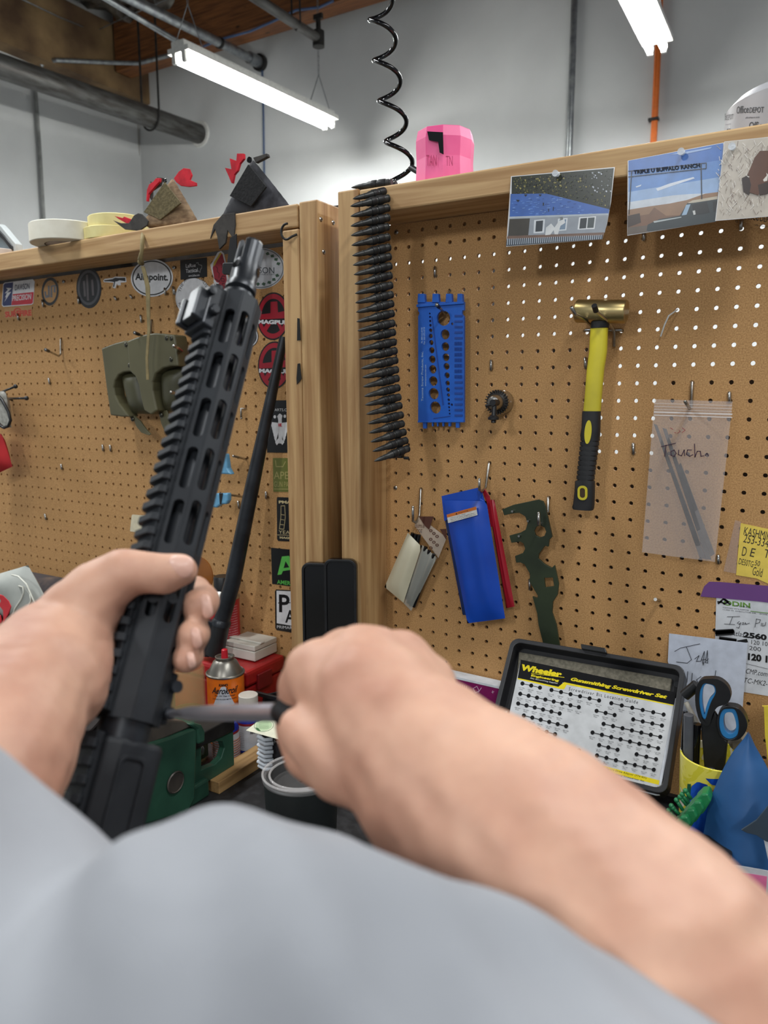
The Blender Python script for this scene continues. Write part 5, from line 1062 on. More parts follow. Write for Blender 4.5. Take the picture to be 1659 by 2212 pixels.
MB().lathe(c, (0, 0, 1), [(1.3, H - .05), (1.3, H + .08), (1.15, H + .1), (.8, H + .55), (.75, H + .6)], 36).build('dome', M['steel'], t, smooth=True)
MB().lathe(c, (0, 0, 1), [(.72, H + .5), (.72, H + 1.6), (.66, H + 1.7), (.05, H + 1.68)], 30).build('cap', M['black'], t, smooth=True)
mb = MB(); ln = 'DANGER EXTREMELY FLAMMABLE'
for k in range(14): cyl_text(mb, c, 1.26, ['EXTREMELY FLAMMABLE', 'VAPOR HARMFUL', 'CONTENTS UNDER PRESSURE'][k % 3], facing(c) + 28, 42 + H - .6 - k * .2, 1.2, .09)
mb.build('lettering', ink((226, 170, 176)), t)
# amber disc low behind the hand
tag(MB().lathe(PL(432, 1240, -.02), V((0, -1, 0)), [(.02, 0), (1.5, 0), (1.5, .08), (.02, .08)], 36).build('amber_lens', am, smooth=True), 'round amber lens low on the left pegboard behind the fingers, left of the black cap', 'lens', 'amber lenses')
# ---- leaning barrel
t = thing('spare_barrel', CZ(440, 1560, 48), 'long black barrel leaning against the post, behind the hand and the red can', 'barrel')
pts = [P(613, 728, -.9), P(545, 1050, -2.3), P(503, 1255, -3.3), P(478, 1345, -3.8)]
MB().tube(pts, [.31, .54, .62, .62], 24).build('barrel_tube', M['gun_steel'], t, smooth=True)
dn = (pts[-1] - pts[0]).normalized(); e = pts[-1]
MB().tube([e - dn * .3, e - dn * .1, e + dn * .2], [.62, .74, .74], 24).build('ring', M['gun_steel'], t, smooth=True)
MB().tube([e + dn * .2, e + dn * ((e.z - 42.4) / -dn.z)], [.68, .74], 20).build('forend', M['black'], t, smooth=True)
MB().cbox(e + V((-1.0, -.2, -.4)), V((.45, 0, 0)), V((0, .3, 0)), V((0, 0, .5))).cyl(e + V((-1.2, -.5, .1)), e + V((-1.2, -.9, .1)), .22).build('sling_stud', M['gun_steel'], t, bevel=.05)
MB().tube([e + V((-1.1, -.2, -.9)), V((e.x - 1.3, e.y - .4, 42.2))], .42, 12).build('magazine_tube', M['gun_steel'], t, smooth=True)
# ---- glass jar
c = P(405, 1500, -10.2); c = V((c.x, c.y, BENCH)); H = zat(405, 1440, -10.2) - BENCH
t = thing('glass_jar', c, 'stained glass jar behind the screwdriver tip', 'jar')
MB().lathe(c, (0, 0, 1), [(.02, 0), (1.15, 0), (1.2, .1), (1.2, H - .1), (1.13, H), (1.1, H - .1), (1.1, .2), (.02, .18)], 36).build('glass', clear_mat('stained_glass', (196, 170, 120), .22, .06, bump=.6, scale=14), t, smooth=True)
MB().lathe(c, (0, 0, 1), [(.02, .25), (1.05, .25), (1.05, H * .55), (.02, H * .56)], 30).build('brown_contents', noise_mat('oily_residue', (120, 92, 48), (56, 46, 36), scale=9, rough=.4), t, smooth=True)
# ---- vise
vg = noise_mat('vise_green', (44, 84, 66), (28, 58, 46), scale=12, rough=.42); vs_ = noise_mat('worn_iron', (112, 104, 96), (74, 70, 66), scale=16, rough=.4, metal=.6)
frv = lambda X: frpx((345, 1560), (520, 1560), (345, 1720), lambda a, b: PX(a, b, X))
t = thing('bench_vise', (-15, -14, BENCH), 'green bench vise with steel jaws behind the rifle receiver', 'vise')
fv = frv(-13.3)
outl = fpts(fv, KB2, [(270, 1545), (565, 1355), (576, 1702), (270, 1900)])
slot = fpts(fv, KB2, [(330, 1560), (440, 1525), (490, 1530), (503, 1575), (480, 1650), (430, 1700), (330, 1740)])
holed(MB(), fv, outl, [slot], -.5, 0).build('slide_arm', vg, t, bevel=.06)
slab('steel_top', fv, KB2, [(262, 1500), (470, 1385), (567, 1352), (570, 1440), (330, 1560), (270, 1590)], -1.6, .12, M['dark_metal'], t, .08)
sp = fv(*fv.px(*KB2(290, 1660)), -1.0); sq = fv(*fv.px(*KB2(392, 1600)), -1.0)
MB().cyl(sp, sq, .42, n=20).build('screw_core', M['dark_metal'], t, smooth=True)
mb = MB(); dd = (sq - sp)
u_, v_ = basis(dd); hp_ = [sp + dd * (k / 72) + (u_ * math.cos(k * .85) + v_ * math.sin(k * .85)) * .5 for k in range(73)]; mb.tube(hp_, .09, 6).build('screw_thread', M['steel'], t, smooth='all')
slab('back_plate', fv, KB2, [(285, 1500), (560, 1400), (570, 1690), (285, 1880)], -2.6, -2.2, vg, t, .05)
fv2 = frv(-12.6)
slab('jaw_body', fv2, KB2, [(-120, 1560), (90, 1500), (282, 1425), (300, 1440), (285, 1950), (230, 2060), (-120, 2160)], -3.4, 0, vg, t, .15)
slab('jaw_face', fv2, KB2, [(-60, 1440), (80, 1372), (215, 1378), (285, 1420), (85, 1505), (-60, 1560)], -3.2, -.2, vs_, t, .1)
slab('jaw_shoulder', fv2, KB2, [(235, 1400), (275, 1385), (325, 1400), (352, 1450), (350, 1530), (300, 1550), (290, 1440)], -1.6, .1, vg, t, .15)
c = fv2(*fv2.px(*KB2(128, 1828)), .02); MB().lathe(c, fv2.n, [(.62, 0), (.66, .08), (.6, .14), (.55, .1), (.02, .1)], 30).build('round_boss', vs_, t, smooth=True)
MB().box((-19, -27, BENCH), (-13, -13, BENCH + 1.2)).build('vise_base', vg, t, bevel=.15)
c = P(155, 1605, -19.5); tag(MB().lathe(c + V((0, .6, -1.2)), (.7, -.6, .5), [(.9, -.9), (.95, .8), (.7, 1.1), (.4, 1.1), (.38, .6), (.02, .6)], 24).build('clamp_knob', vg, smooth=True), 'green metal knob with a hole, left of the rifle above the green can', 'clamp')
ws = wood_mat('scrap_pine', (176, 140, 92), (140, 106, 64), 1)
tag(MB().box((-14.0, -12.6, BENCH), (-12.6, -5.9, BENCH + .8)).build('wood_strip', ws, bevel=.05), 'pine strip lying on the bench between the vise and the black tumbler', 'board')
# green spray can at lower left
c = V((P(137, 1700, -18.6).x, -18.6, BENCH)); H = zat(137, 1600, -18.6) - BENCH
t = thing('spray_can', c, 'green spray can with white print, low at left between forearm and rifle', 'spray can', 'spray cans on the bench')
MB().lathe(c, (0, 0, 1), [(1.2, 0), (1.28, .08), (1.28, H), (1.1, H + .2), (.7, H + .9), (.5, H + 1)], 36).build('can_body', flat('green_enamel', (30, 96, 70), rough=.25), t, smooth=True)
MB().lathe(c, (0, 0, 1), [(1.3, 0), (1.32, .05), (1.3, .12), (1.28, .12)], 36, cap=False).build('bottom_rim', M['steel'], t, smooth=True)
mb = MB()
for k in range(10): cyl_text(mb, c, 1.3, ['MAY CAUSE IRRITATION', 'KEEP OUT OF REACH', 'CONTENTS FLAMMABLE', 'No. 80901'][k % 4], facing(c) + (-8 if k % 2 else 0), BENCH + .6 + k * .22, 1.1 - (k % 3) * .2, .1)
mb.build('lettering', ink((190, 214, 200)), t)
tag(MB().cbox(PZ(92, 1750, BENCH + .4), V((.6, .3, 0)), V((-.3, .6, 0)), V((0, 0, .35))).build('red_block', flat('red_plastic', (206, 44, 48)), bevel=.06), 'small red plastic piece on the bench at lower left beside the shirt', 'block')
# ---- black wire organiser, card, bristles, dark box
t = thing('parts_rack', (-13, -4, BENCH), 'black plastic rack with open bays behind the white-capped bottle', 'rack')
mb = MB().box((-15.6, -5.4, BENCH), (-8.5, -3.7, BENCH + .3))
MB().box((-15.6, -5.5, BENCH), (-8.5, -1.2 - 2.4, BENCH + .25)).build('rack_base', M['black'], t)
for k in range(5):
    x = -15.4 + k * 1.6; MB().obox((x, -5.4, BENCH + .2), (.18, 0, 0), (.9, 1.7, 0), (.5, 0, 3.4)).build('divider', M['black'], t, bevel=.04)
MB().obox((-15.6, -5.5, BENCH + 3.4), (7.4, 0, 0), (0, .25, 0), (0, 0, .3)).obox((-15.6, -5.5, BENCH + 1.6), (7.4, 0, 0), (0, .2, 0), (0, 0, .2)).build('rail', M['black'], t, bevel=.04)
fcd = at(-12.5)
fcd = frpx((530, 1550), (600, 1560), (540, 1600), lambda a, b: PZ(a, b, BENCH + 4.6))
t = card('paper_card', 'cream card with a green oval print tucked behind the tumbler', 'card', fcd, fpts(fcd, KB2, [(662, 1445), (740, 1385), (850, 1342), (1010, 1350), (1010, 1545), (880, 1505)]), (232, 230, 206),
    [('p', (186, 210, 168), pell(795, 1408, 62, 40, 28, -6)), ('r', (90, 140, 90), pell(795, 1408, 74, 48, 28, -6), pell(795, 1408, 71, 45, 28, -6)), ('p', (56, 100, 56), [(730, 1425), (752, 1428), (772, 1450), (748, 1448)])] + [('s', (120, 150, 110), [(760, 1390 + k * 10), (830, 1386 + k * 11)], .03) for k in range(5)], KB2, rough=.6)
c = P(563, 1610, -12.0)
t = thing('bristle_brush', (c.x, c.y, c.z - 2), 'white nylon brush bristles standing left of the black tumbler', 'brush')
for k in range(8):
    p0 = P(557 + (k % 2) * 2, 1590 + k * 9, -11.4); MB().tube([p0, p0 + V((.55, -.05, -.1)), p0 + V((1.0, .2, -.05))], .12, 8).build('bristle_bundle', M['paper'], t, smooth='all')
t = thing('dark_box', P(585, 1650, -11), 'dark printed carton behind the tumbler lid', 'box')
fdb = frpx((570, 1590), (640, 1600), (572, 1660), lambda a, b: P(a, b, -11.0))
slab('carton', fdb, KB2, [(795, 1480), (1100, 1530), (1100, 1800), (805, 1760)], -1.6, 0, flat('dark_card', (44, 40, 44)), t, .04)
mb = MB(); (x0, y0), (x1, y1) = fpts(fdb, KB2, [(846, 1508), (905, 1545)]); text(mb, fdb, 'SH', x0, y0, x1, y1, z=.02); mb.build('lettering', ink((190, 186, 180)), t)
# ---- black tumbler with a clear lid
c = CZ(650, 1668, 36.4); r = 1.78; zr = c.z; c = V((c.x, c.y, BENCH)); H = zr - BENCH
t = thing('tumbler', c, 'matte black tumbler with a clear plastic lid, under the right hand', 'tumbler')
MB().lathe(c, (0, 0, 1), [(.05, 0), (r * .82, 0), (r * .86, .1), (r, H - .35), (r, H - .25), (r - .1, H - .2), (r - .12, H - 1.4), (.05, H - 1.5)], 48).build('cup_body', noise_mat('matte_black', (26, 30, 30), (18, 21, 22), scale=20, rough=.5), t, smooth=True)
cl_ = clear_mat('clear_lid', (225, 220, 218), .09, .05)
MB().lathe(c, (0, 0, 1), [(r - .1, H - .3), (r + .06, H - .25), (r + .1, H - .1), (r + .04, H + .05), (r - .12, H + .05), (r - .2, H - .05), (r - .35, H - .05), (r - .4, H - .5), (r - .55, H - .55), (.05, H - .5)], 48, cap=False).build('lid', cl_, t, smooth=True)
for rr_, hh in ((r + .05, H + .02), (r - .28, H - .05)):
    MB().tube([c + V((rr_ * math.cos(a), rr_ * math.sin(a), hh)) for a in [2 * math.pi * k / 48 for k in range(49)]], .06, 8).build('lid_rim', clear_mat('lid_edge', (230, 226, 224), .28, .05), t, smooth='all')
fa = facing(c); mb = MB()
for k in range(7): cyl_patch(mb, c, r * .97, [(0, k * .2), (.75 - k * .06, k * .2 + .26), (.72 - k * .06, k * .2 + .34), (0, k * .2 + .1)], fa - 68, BENCH + H * .38)
mb.build('feather_mark', ink((170, 172, 172)), t)
# ---- black trays standing between the posts
def tray(X0, w_, Y, px, ytop, label):
    a = P(px, ytop, Y); t = thing('flat_tray', (a.x, Y, BENCH), label, 'tray', 'black trays between the posts')
    fr = Fr(V((a.x, Y, a.z)), V((w_, .9, 0)), V((0, 0, -(a.z - BENCH))))
    poly(MB(), fr, rrect(0, 0, w_, a.z - BENCH, .5), -.5, 0).build('panel', M['black_gloss'], t, bevel=.08)
    ringp(MB(), fr, rrect(0, 0, w_, a.z - BENCH, .5), rrect(.18, .18, w_ - .18, a.z - BENCH - .18, .4), 0, .14).build('rim', M['black'], t, bevel=.04)
tray(0, 2.4, -4.3, 652, 1215, 'left glossy black tray standing in the gap between the posts'); tray(0, 2.2, -5.0, 700, 1207, 'right glossy black tray leaning on the left one between the posts')
# ---- purple box and metal tube on the bench behind the hand
t = thing('purple_box', P(1030, 1500, -1.5), 'narrow magenta box with small print, between the hand and the screwdriver case', 'box')
fpb = frpx((970, 1460), (1090, 1480), (970, 1530), lambda a, b: P(a, b, -1.2))
slab('carton', fpb, K9, [(1150, 475), (1592, 575), (1570, 690), (1150, 610)], -1.0, 0, flat('magenta_card', (132, 26, 92), rough=.3), t, .04)
slab('white_edge', fpb, K9, [(1150, 462), (1592, 562), (1592, 576), (1150, 476)], -1.0, .02, M['paper'], t, 0)
mb = MB(); hand(mb, fpb, K9, [[(1420, 575), (1445, 560), (1460, 590), (1435, 605), (1420, 575)], [(1455, 600), (1475, 570)], [(1550, 590), (1551, 606)], [(1544, 600), (1558, 596)]] + [[(1315 + k * 12, 540 + k * 4), (1312 + k * 12, 580 + k * 4)] for k in range(6)], .04, .02); mb.build('lettering', ink((220, 180, 206)), t)
tag(MB().cyl(P(950, 1500, -3.2), P(1100, 1545, -4.4), .38).build('metal_tube', M['steel'], smooth=True), 'bright metal tube lying in front of the magenta box', 'tube')
# ---- left pile
cam_ = noise_mat('camo_cloth', (112, 92, 78), (60, 54, 56), scale=10, rough=.9, lo=.44, hi=.56)
t = MB().tube([PL(-60, 1300, -3.4), PL(40, 1285, -3.2), PL(120, 1300, -3), PL(190, 1335, -3), PL(240, 1390, -3)], [2.2, 2.4, 2.3, 1.9, 1.2], 24).build('camouflage_bag', cam_, smooth=True); tag(t, 'rolled brown camouflage bag lying along the foot of the left pegboard', 'bag')
fp = frpx((0, 1240), (120, 1240), (0, 1380), lambda a, b: PL(a, b, -7.0))
gw_ = noise_mat('grey_canvas', (188, 190, 184), (150, 154, 148), scale=7, rough=.9, bump=.4)
t = thing('canvas_bag', PL(50, 1370, -7), 'pale grey canvas bag with red print and piping, at the left edge behind the forearm', 'bag')
pillow('bag_body', fp, KL, [(-260, 620), (420, 420), (800, 1120), (-200, 1480)], 0, gw_, t, 1.3, nu=16, nv=16, wr=.18)
for q in ([(380, 520), (480, 545), (600, 660), (660, 800), (730, 950), (735, 1080), (700, 1200), (620, 1290), (550, 1300), (430, 1230)], [(480, 685), (545, 700), (555, 780), (520, 880), (430, 1010), (385, 1130), (400, 1190), (460, 1230), (520, 1150), (600, 1030), (665, 900), (650, 800)]):
    MB().tube([fp(*fp.px(*KL(*p)), 1.25) for p in q], .07, 6).build('piping', flat('cream_piping', (226, 226, 214)), t, smooth='all')
slab('strap', fp, KL, [(470, 690), (545, 700), (640, 820), (665, 900), (600, 1040), (470, 1225), (400, 1190), (390, 1120), (440, 1000), (530, 860)], 1.1, 1.2, gw_, t, .03)
slab('strap', fp, KL, [(620, 1100), (735, 1080), (690, 1220), (600, 1290), (500, 1270), (600, 1140)], .9, 1.0, gw_, t, .03)
cr_ = noise_mat('coral_print', (226, 70, 76), (204, 50, 58), scale=8, rough=.85)
slab('red_print', fp, KL, [(-120, 905), (0, 910), (100, 990), (230, 1120), (245, 1200), (205, 1390), (60, 1350), (50, 1230), (-120, 1150)], 1.3, 1.42, cr_, t, .04)
slab('red_print', fp, KL, [(190, 805), (270, 820), (350, 900), (385, 985), (340, 1100), (245, 1280), (270, 1150), (265, 1040), (205, 965), (235, 900)], 1.25, 1.38, cr_, t, .04)
t = thing('paper_tag', PL(50, 1360, -8.4), 'cream paper shipping tag with a brown eyelet, below the canvas bag', 'tag')
ft = frpx((0, 1240), (120, 1240), (0, 1380), lambda a, b: PL(a, b, -8.6))
slab('card', ft, KL, [(215, 1400), (245, 1320), (310, 1240), (400, 1218), (490, 1270), (440, 1340), (370, 1412)], 0, .03, flat('manila', (238, 226, 190), rough=.7), t, 0)
ex, ey = ft.px(*KL(382, 1292)); ringp(MB(), ft, ell(ex, ey, .34, .26, 24), ell(ex, ey, .1, .08, 24), .03, .06).build('eyelet', flat('brown_card', (130, 92, 68)), t)
st_ = noise_mat('walnut_stock', (116, 66, 40), (76, 40, 24), scale=4, rough=.3, stretch=(1, 6, 6))
t = MB().tube([PL(-60, 1380, -9.5), PL(0, 1372, -9.5), PL(60, 1372, -9.2), PL(130, 1372, -9)], [1.1, 1.0, .7, .35], 20).build('wooden_stock', st_, smooth=True); tag(t, 'dark brown wooden stock lying at the left edge below the canvas bag', 'stock')
tag(MB().tube([PL(-40, 1352, -10.4), PL(10, 1355, -10.4), PL(30, 1362, -10.2)], .22, 10).build('brass_cord', noise_mat('gold_braid', (170, 140, 70), (60, 50, 34), scale=60), smooth='all'), 'gold and black braided cord end at the left edge below the red print', 'cord')
# dark heap that carries them
t = tag(MB().grid(lambda u, v: (-62 + 36 * u, -12.5 + 11.5 * v, BENCH + 3.2 * math.sin(math.pi * min(.98, .1 + u * .8)) ** .5 * math.sin(math.pi * (.15 + .7 * v)) + .5 * math.sin(u * 23) * math.cos(v * 9)), 30, 16, (0, 0, -.2)).build('dark_cloth', noise_mat('dark_cloth_mat', (52, 46, 44), (30, 27, 27), scale=9, rough=.95), smooth=True), 'heap of dark cloth on the bench under the canvas bag', 'cloth')
# ---- notes taped to the right board
fn = lambda a, b: P(a, b, -.03)
fy = frpx(K6(1382, 1762), K6(1700, 1830), K6(1348, 2150), fn)
t = card('sticky_note', 'yellow sticky note with handwriting in pencil at the right edge', 'note', fy, fpts(fy, K6, [(1382, 1762), (1700, 1830), (1700, 2240), (1600, 2220), (1500, 2175), (1348, 2150)]), (240, 210, 92), (), K6, rough=.7)
mb = MB(); hk_ = (60, 54, 40)
for s_, a, b_ in (('KASHMIR', (1408, 1788), (1610, 1850)), ('253-334', (1405, 1842), (1600, 1905)), ('D', (1395, 1935), (1430, 2005)), ('E', (1455, 1945), (1497, 2010)), ('To', (1565, 1955), (1640, 2020)), ('DE50TG', (1370, 2022), (1482, 2068)), ('.50', (1480, 2035), (1530, 2075)), ('Gold', (1476, 2085), (1552, 2150))):
    x0, y0 = fy.px(*K6(*a)); x1, y1 = fy.px(*K6(a[0], b_[1])); x1 = fy.px(*K6(b_[0], a[1]))[0]; text(mb, fy, s_, x0, y0, x1, y0 + abs(fy.px(*K6(a[0], b_[1]))[1] - y0), shear=.2, z=.02)
mb.build('handwriting', ink(hk_), t)
fo2 = frpx(KB7(705, 1050), KB7(1340, 1120), KB7(675, 2000), fn)
t = card('letterhead_note', 'white letterhead sheet with black figures hung under purple tape at the right edge', 'note', fo2, fpts(fo2, KB7, [(705, 1040), (1500, 1130), (1440, 2250), (1040, 2185), (680, 1900)]), (216, 218, 222), (), KB7, rough=.7)
mb = MB()
def tx(mb, fr, T, s_, a, b_, **k):
    x0, y0 = fr.px(*T(*a)); x1 = fr.px(*T(b_[0], a[1]))[0]; y1 = fr.px(*T(a[0], b_[1]))[1]; text(mb, fr, s_, x0, y0, x1, y1, z=k.pop('z', .02), **k)
tx(mb, fo2, KB7, 'WORKS', (912, 1140), (1118, 1160)); tx(mb, fo2, KB7, 'FORWARD WITH PURPOSE', (785, 1165), (1095, 1180)); tx(mb, fo2, KB7, '11350 W. EXECUTIVE DR. - BOISE', (785, 1190), (1320, 1205))
hand(mb, fo2, KB7, [[(840, 1275), (990, 1272)], [(905, 1275), (870, 1365)], [(805, 1360), (930, 1368)], [(985, 1330), (960, 1350), (985, 1365), (1000, 1345), (980, 1410), (950, 1400)], [(1015, 1350), (1035, 1345), (1030, 1370), (1015, 1365)], [(1050, 1370), (1055, 1345), (1065, 1365), (1105, 1350)], [(1190, 1300), (1170, 1400)], [(1185, 1300), (1235, 1310), (1225, 1345), (1180, 1355)], [(1250, 1350), (1245, 1385)], [(1265, 1350), (1262, 1385), (1290, 1380), (1300, 1340)]], .03)
tx(mb, fo2, KB7, 'Atlas', (875, 1445), (1045, 1505), shear=.3); tx(mb, fo2, KB7, '120 10', (1125, 1560), (1320, 1610)); tx(mb, fo2, KB7, '200', (1100, 1630), (1240, 1680)); tx(mb, fo2, KB7, 'CMP.com', (1060, 1900), (1320, 1960), shear=.3); tx(mb, fo2, KB7, 'TC-MK2-', (1040, 2010), (1320, 2070), shear=.3)
hand(mb, fo2, KB7, [[(1060, 1830), (1322, 1895)]], .02)
mb.build('handwriting', ink((60, 60, 64)), t)
mb = MB(); hand(mb, fo2, KB7, [[(715, 1450), (900, 1440)], [(715, 1465), (910, 1450)], [(715, 1482), (900, 1470)], [(760, 1530), (935, 1555)], [(765, 1550), (935, 1570)], [(980, 1575), (1065, 1560)]], .2)
tx(mb, fo2, KB7, '2560', (1030, 1460), (1310, 1530), bold=.05, z=.03); tx(mb, fo2, KB7, '120 1', (1085, 1715), (1320, 1800), bold=.05, z=.03); mb.build('marker_writing', ink((12, 12, 14)), t)
mb = MB(); tx(mb, fo2, KB7, 'ODIN', (790, 1085), (1112, 1145), bold=.03); hand(mb, fo2, KB7, [[(1120, 1208), (1330, 1232)]], .04); mb.build('green_print', ink((104, 150, 60)), t)
mb = MB(); hand(mb, fo2, KB7, [[(730, 1125), (790, 1070), (870, 1135)], [(760, 1100), (800, 1130), (840, 1110)], [(725, 1105), (760, 1110)], [(800, 1070), (850, 1105)]], .09, .03); mb.build('black_emblem', ink(KK), t)
fpt = frpx(KB7(620, 865), KB7(1330, 915), KB7(515, 1040), lambda a, b: P(a, b, -.06))
tag(slab('purple_tape', fpt, KB7, [(620, 865), (760, 870), (1500, 930), (1500, 1135), (1200, 1100), (515, 1042), (560, 920)], 0, .02, clear_mat('purple_film', (116, 74, 136), .9, .35), None, 0), 'strip of purple tape holding the letterhead sheet', 'tape')
tag(slab('clear_tape', fpt, KB7, [(930, 130), (1000, 150), (960, 480), (940, 770), (790, 740), (850, 480)], -.01, .01, clear_mat('tape_film', (210, 190, 180), .22, .3), None, 0), 'clear tape strip left of the yellow sticky note', 'tape')
fj = frpx(KW(1068, 78), KW(1535, 135), KW(1060, 245), lambda a, b: P(a, b, -.35))
t = card('folded_note', 'white folded note with two handwritten words, behind the scissors', 'note', fj, fpts(fj, KW, [(1068, 78), (1537, 135), (1505, 560), (1490, 700), (1180, 640), (1060, 245)]), (200, 206, 220), (), KW, rough=.7)
mb = MB(); hand(mb, fj, KW, [[(1105, 180), (1140, 160), (1255, 135)], [(1175, 155), (1205, 230), (1180, 250), (1115, 243)], [(1225, 225), (1250, 205), (1235, 240), (1260, 238)], [(1262, 235), (1282, 180), (1275, 262), (1268, 230), (1290, 228)], [(1290, 235), (1300, 175), (1302, 250), (1285, 245), (1305, 225)], [(1183, 300), (1178, 365)], [(1210, 310), (1205, 370)], [(1262, 330), (1235, 350), (1245, 370), (1268, 345), (1275, 370)], [(1290, 365), (1300, 335), (1315, 345)], [(1350, 295), (1340, 370), (1320, 355), (1335, 340)]], .035); mb.build('handwriting', ink((50, 52, 60)), t)
# ---- screwdriver set case
TL = P(*KW(125, 100), -2.3); TR = P(*KW(1170, 275), -2.3); BR = PX(*KW(1052, 1048), TR.x)
fl = fr3(TL, TR, TL + (BR - TR)); w_, h_ = fl.w, fl.h
t = thing('screwdriver_case', (BR.x - w_ / 2, BR.y, BENCH), 'open black screwdriver-set case with foam lid and yellow and black guide card', 'tool case')
lidb = (M['black'])
mb = MB(); poly(mb, fl, rrect(.05, .05, w_ - .05, h_ - .05, .5), -1.3, -1.1); ringp(mb, fl, rrect(0, 0, w_, h_, .55), rrect(.28, .28, w_ - .28, h_ - .28, .4), -1.3, 0); mb.build('case_lid', noise_mat('case_plastic', (38, 38, 41), (30, 30, 33), scale=40, rough=.45), t, bevel=.05)
slab('latch', fl, KW, [(545, 150), (690, 175), (700, 205), (548, 178)], -.2, .3, M['black'], t, .04)
c_ = fl(*fl.px(*KW(1103, 350)), -1.08); MB().cyl(c_, c_ + fl.n * .04, .17).build('moulded_dot', ink((60, 62, 66)), t)
slab('foam', fl, KW, [(150, 165), (1075, 325), (1060, 420), (950, 1000), (90, 760)], -1.1, -.72, noise_mat('grey_foam', (118, 112, 98), (92, 88, 76), scale=200, rough=.95, bump=.6), t, .05)
fk2 = fr3(fl(0, 0, -.45), fl(w_, 0, -.45), fl(0, h_, -.45))
slab('booklet', fk2, KW, [(188, 262), (1118, 468), (1010, 1046), (985, 1046), (60, 800)], -.22, -.03, M['paper'], t, 0)
CY = (236, 214, 40); CK = (20, 20, 22)
its = [('p', CK, [(180, 235), (1110, 432), (1096, 506), (430, 372), (425, 405), (162, 345)]), ('p', CY, [(162, 345), (405, 398), (440, 370), (1094, 506), (1093, 512), (455, 385), (440, 412), (420, 412), (160, 352)]),
       ('p', CY, [(540, 835), (1010, 958), (1006, 985), (520, 862)]), ('p', CY, [(520, 905), (998, 1026), (995, 1038), (520, 920)]),
       Tm(CY, 'Wheeler', 188, 262, 440, 300, bold=.06, shear=.1), Tm(CY, 'Engineering', 243, 322, 418, 340, bold=.04, shear=.1), Tm((230, 230, 230), 'Fine Gunsmithing Supplies', 238, 342, 408, 352, shear=.2), Tm(CY, 'Gunsmithing Screwdriver Set', 482, 340, 1075, 368, bold=.05, shear=.3), ('s', CY, [(243, 318), (440, 342)], .03),
       Tm(CK, 'Screwdriver Bit Location Guide', 470, 400, 898, 420, spacing=1.3), Tm(CK, 'Made in', 912, 978, 962, 988), Tm(CK, 'China', 916, 992, 952, 1004), Tm(CK, '(707-760) and the Square Drive Adaptor (774-405)', 560, 848, 950, 862, shear=.2), Tm(CK, 'Professional Gunsmithing Screwdriver Set.', 600, 880, 935, 892, shear=.2), Tm(CK, 'SCREWDRIVER.', 610, 908, 775, 918), Tm(CK, 'which can cause eye injury.', 640, 928, 870, 938, shear=.2)]
card_o = fpts(fk2, KW, [(180, 235), (1110, 432), (990, 1040), (60, 800)])
nums = ['111-992', '246-580', '504-614', '663-269', '134-205', '651-135', '028-067', '126-253', '148-695', '405-469', '637-116', '786-424']
for k, (a, b_, n) in enumerate([((190, 378), (295, 403), 3), ((364, 417), (649, 480), 6), ((722, 496), (1035, 564), 6), ((177, 440), (528, 520), 8), ((634, 542), (742, 567), 3), ((853, 593), (1025, 630), 4), ((165, 498), (413, 558), 6), ((676, 620), (1015, 698), 7), ((199, 570), (452, 634), 6), ((610, 672), (1002, 766), 8), ((184, 628), (386, 682), 5), ((650, 747), (760, 775), 3), ((874, 802), (990, 832), 3), ((270, 715), (529, 780), 6), ((637, 809), (977, 895), 7)]):
    its.append(('s', CK, [a, b_], .035))
    for i in range(n):
        x = a[0] + (b_[0] - a[0]) * i / (n - 1); y = a[1] + (b_[1] - a[1]) * i / (n - 1); its.append(('p', CK, pell(x, y, 12, 12.5, 14)))
        its.append(Tm((90, 90, 92), nums[(k * 5 + i) % 12], x - 20, y + 20, x + 16, y + 26)); its.append(Tm((90, 90, 92), 'Flat', x - 16, y + 31, x + 6, y + 37))
poly(MB(), fk2, card_o, -.03, 0).build('guide_card', flat('gloss_card', (206, 207, 208), rough=.2), t)
paint('card_print', t, fk2, its, KW, True, z=.004, rough=.25, dz=.0006)
bx0 = BR.x - w_; mb = MB(); ringp(mb, Fr((bx0, BR.y - .4, BENCH), (w_, 0, 0), (0, -7.5, 0)), rrect(0, 0, w_, 7.2, .5), rrect(.3, .3, w_ - .3, 6.9, .35), .0, 2.0)
poly(mb, Fr((bx0, BR.y - .4, BENCH), (w_, 0, 0), (0, -7.5, 0)), rrect(.1, .1, w_ - .1, 7.1, .5), 0, .3); mb.build('case_base', M['black'], t, bevel=.04)
mb = MB()
for k in range(6): MB().box((bx0 + 1 + k * 1.35, BR.y - 6.8, BENCH + .3), (bx0 + 1.9 + k * 1.35, BR.y - 1.2, BENCH + 1.2)).build('bit_block', M['black'], t, bevel=.08)
cc_ = P(1365, 1735, BR.y - 3); t = thing('clear_tube', cc_, 'clear plastic tube lying in the base of the screwdriver case', 'tube')
MB().tube([P(1330, 1695, BR.y - 2.2), P(1352, 1722, BR.y - 3.0)], .16, 12).build('tube_body', clear_mat('tube_film', (220, 220, 220), .5, .05), t, smooth=True); MB().tube([P(1352, 1720, BR.y - 3.0), P(1382, 1745, BR.y - 3.6)], .36, 14).build('tube_cap', clear_mat('tube_cap', (180, 180, 176), .75, .2), t, smooth=True)
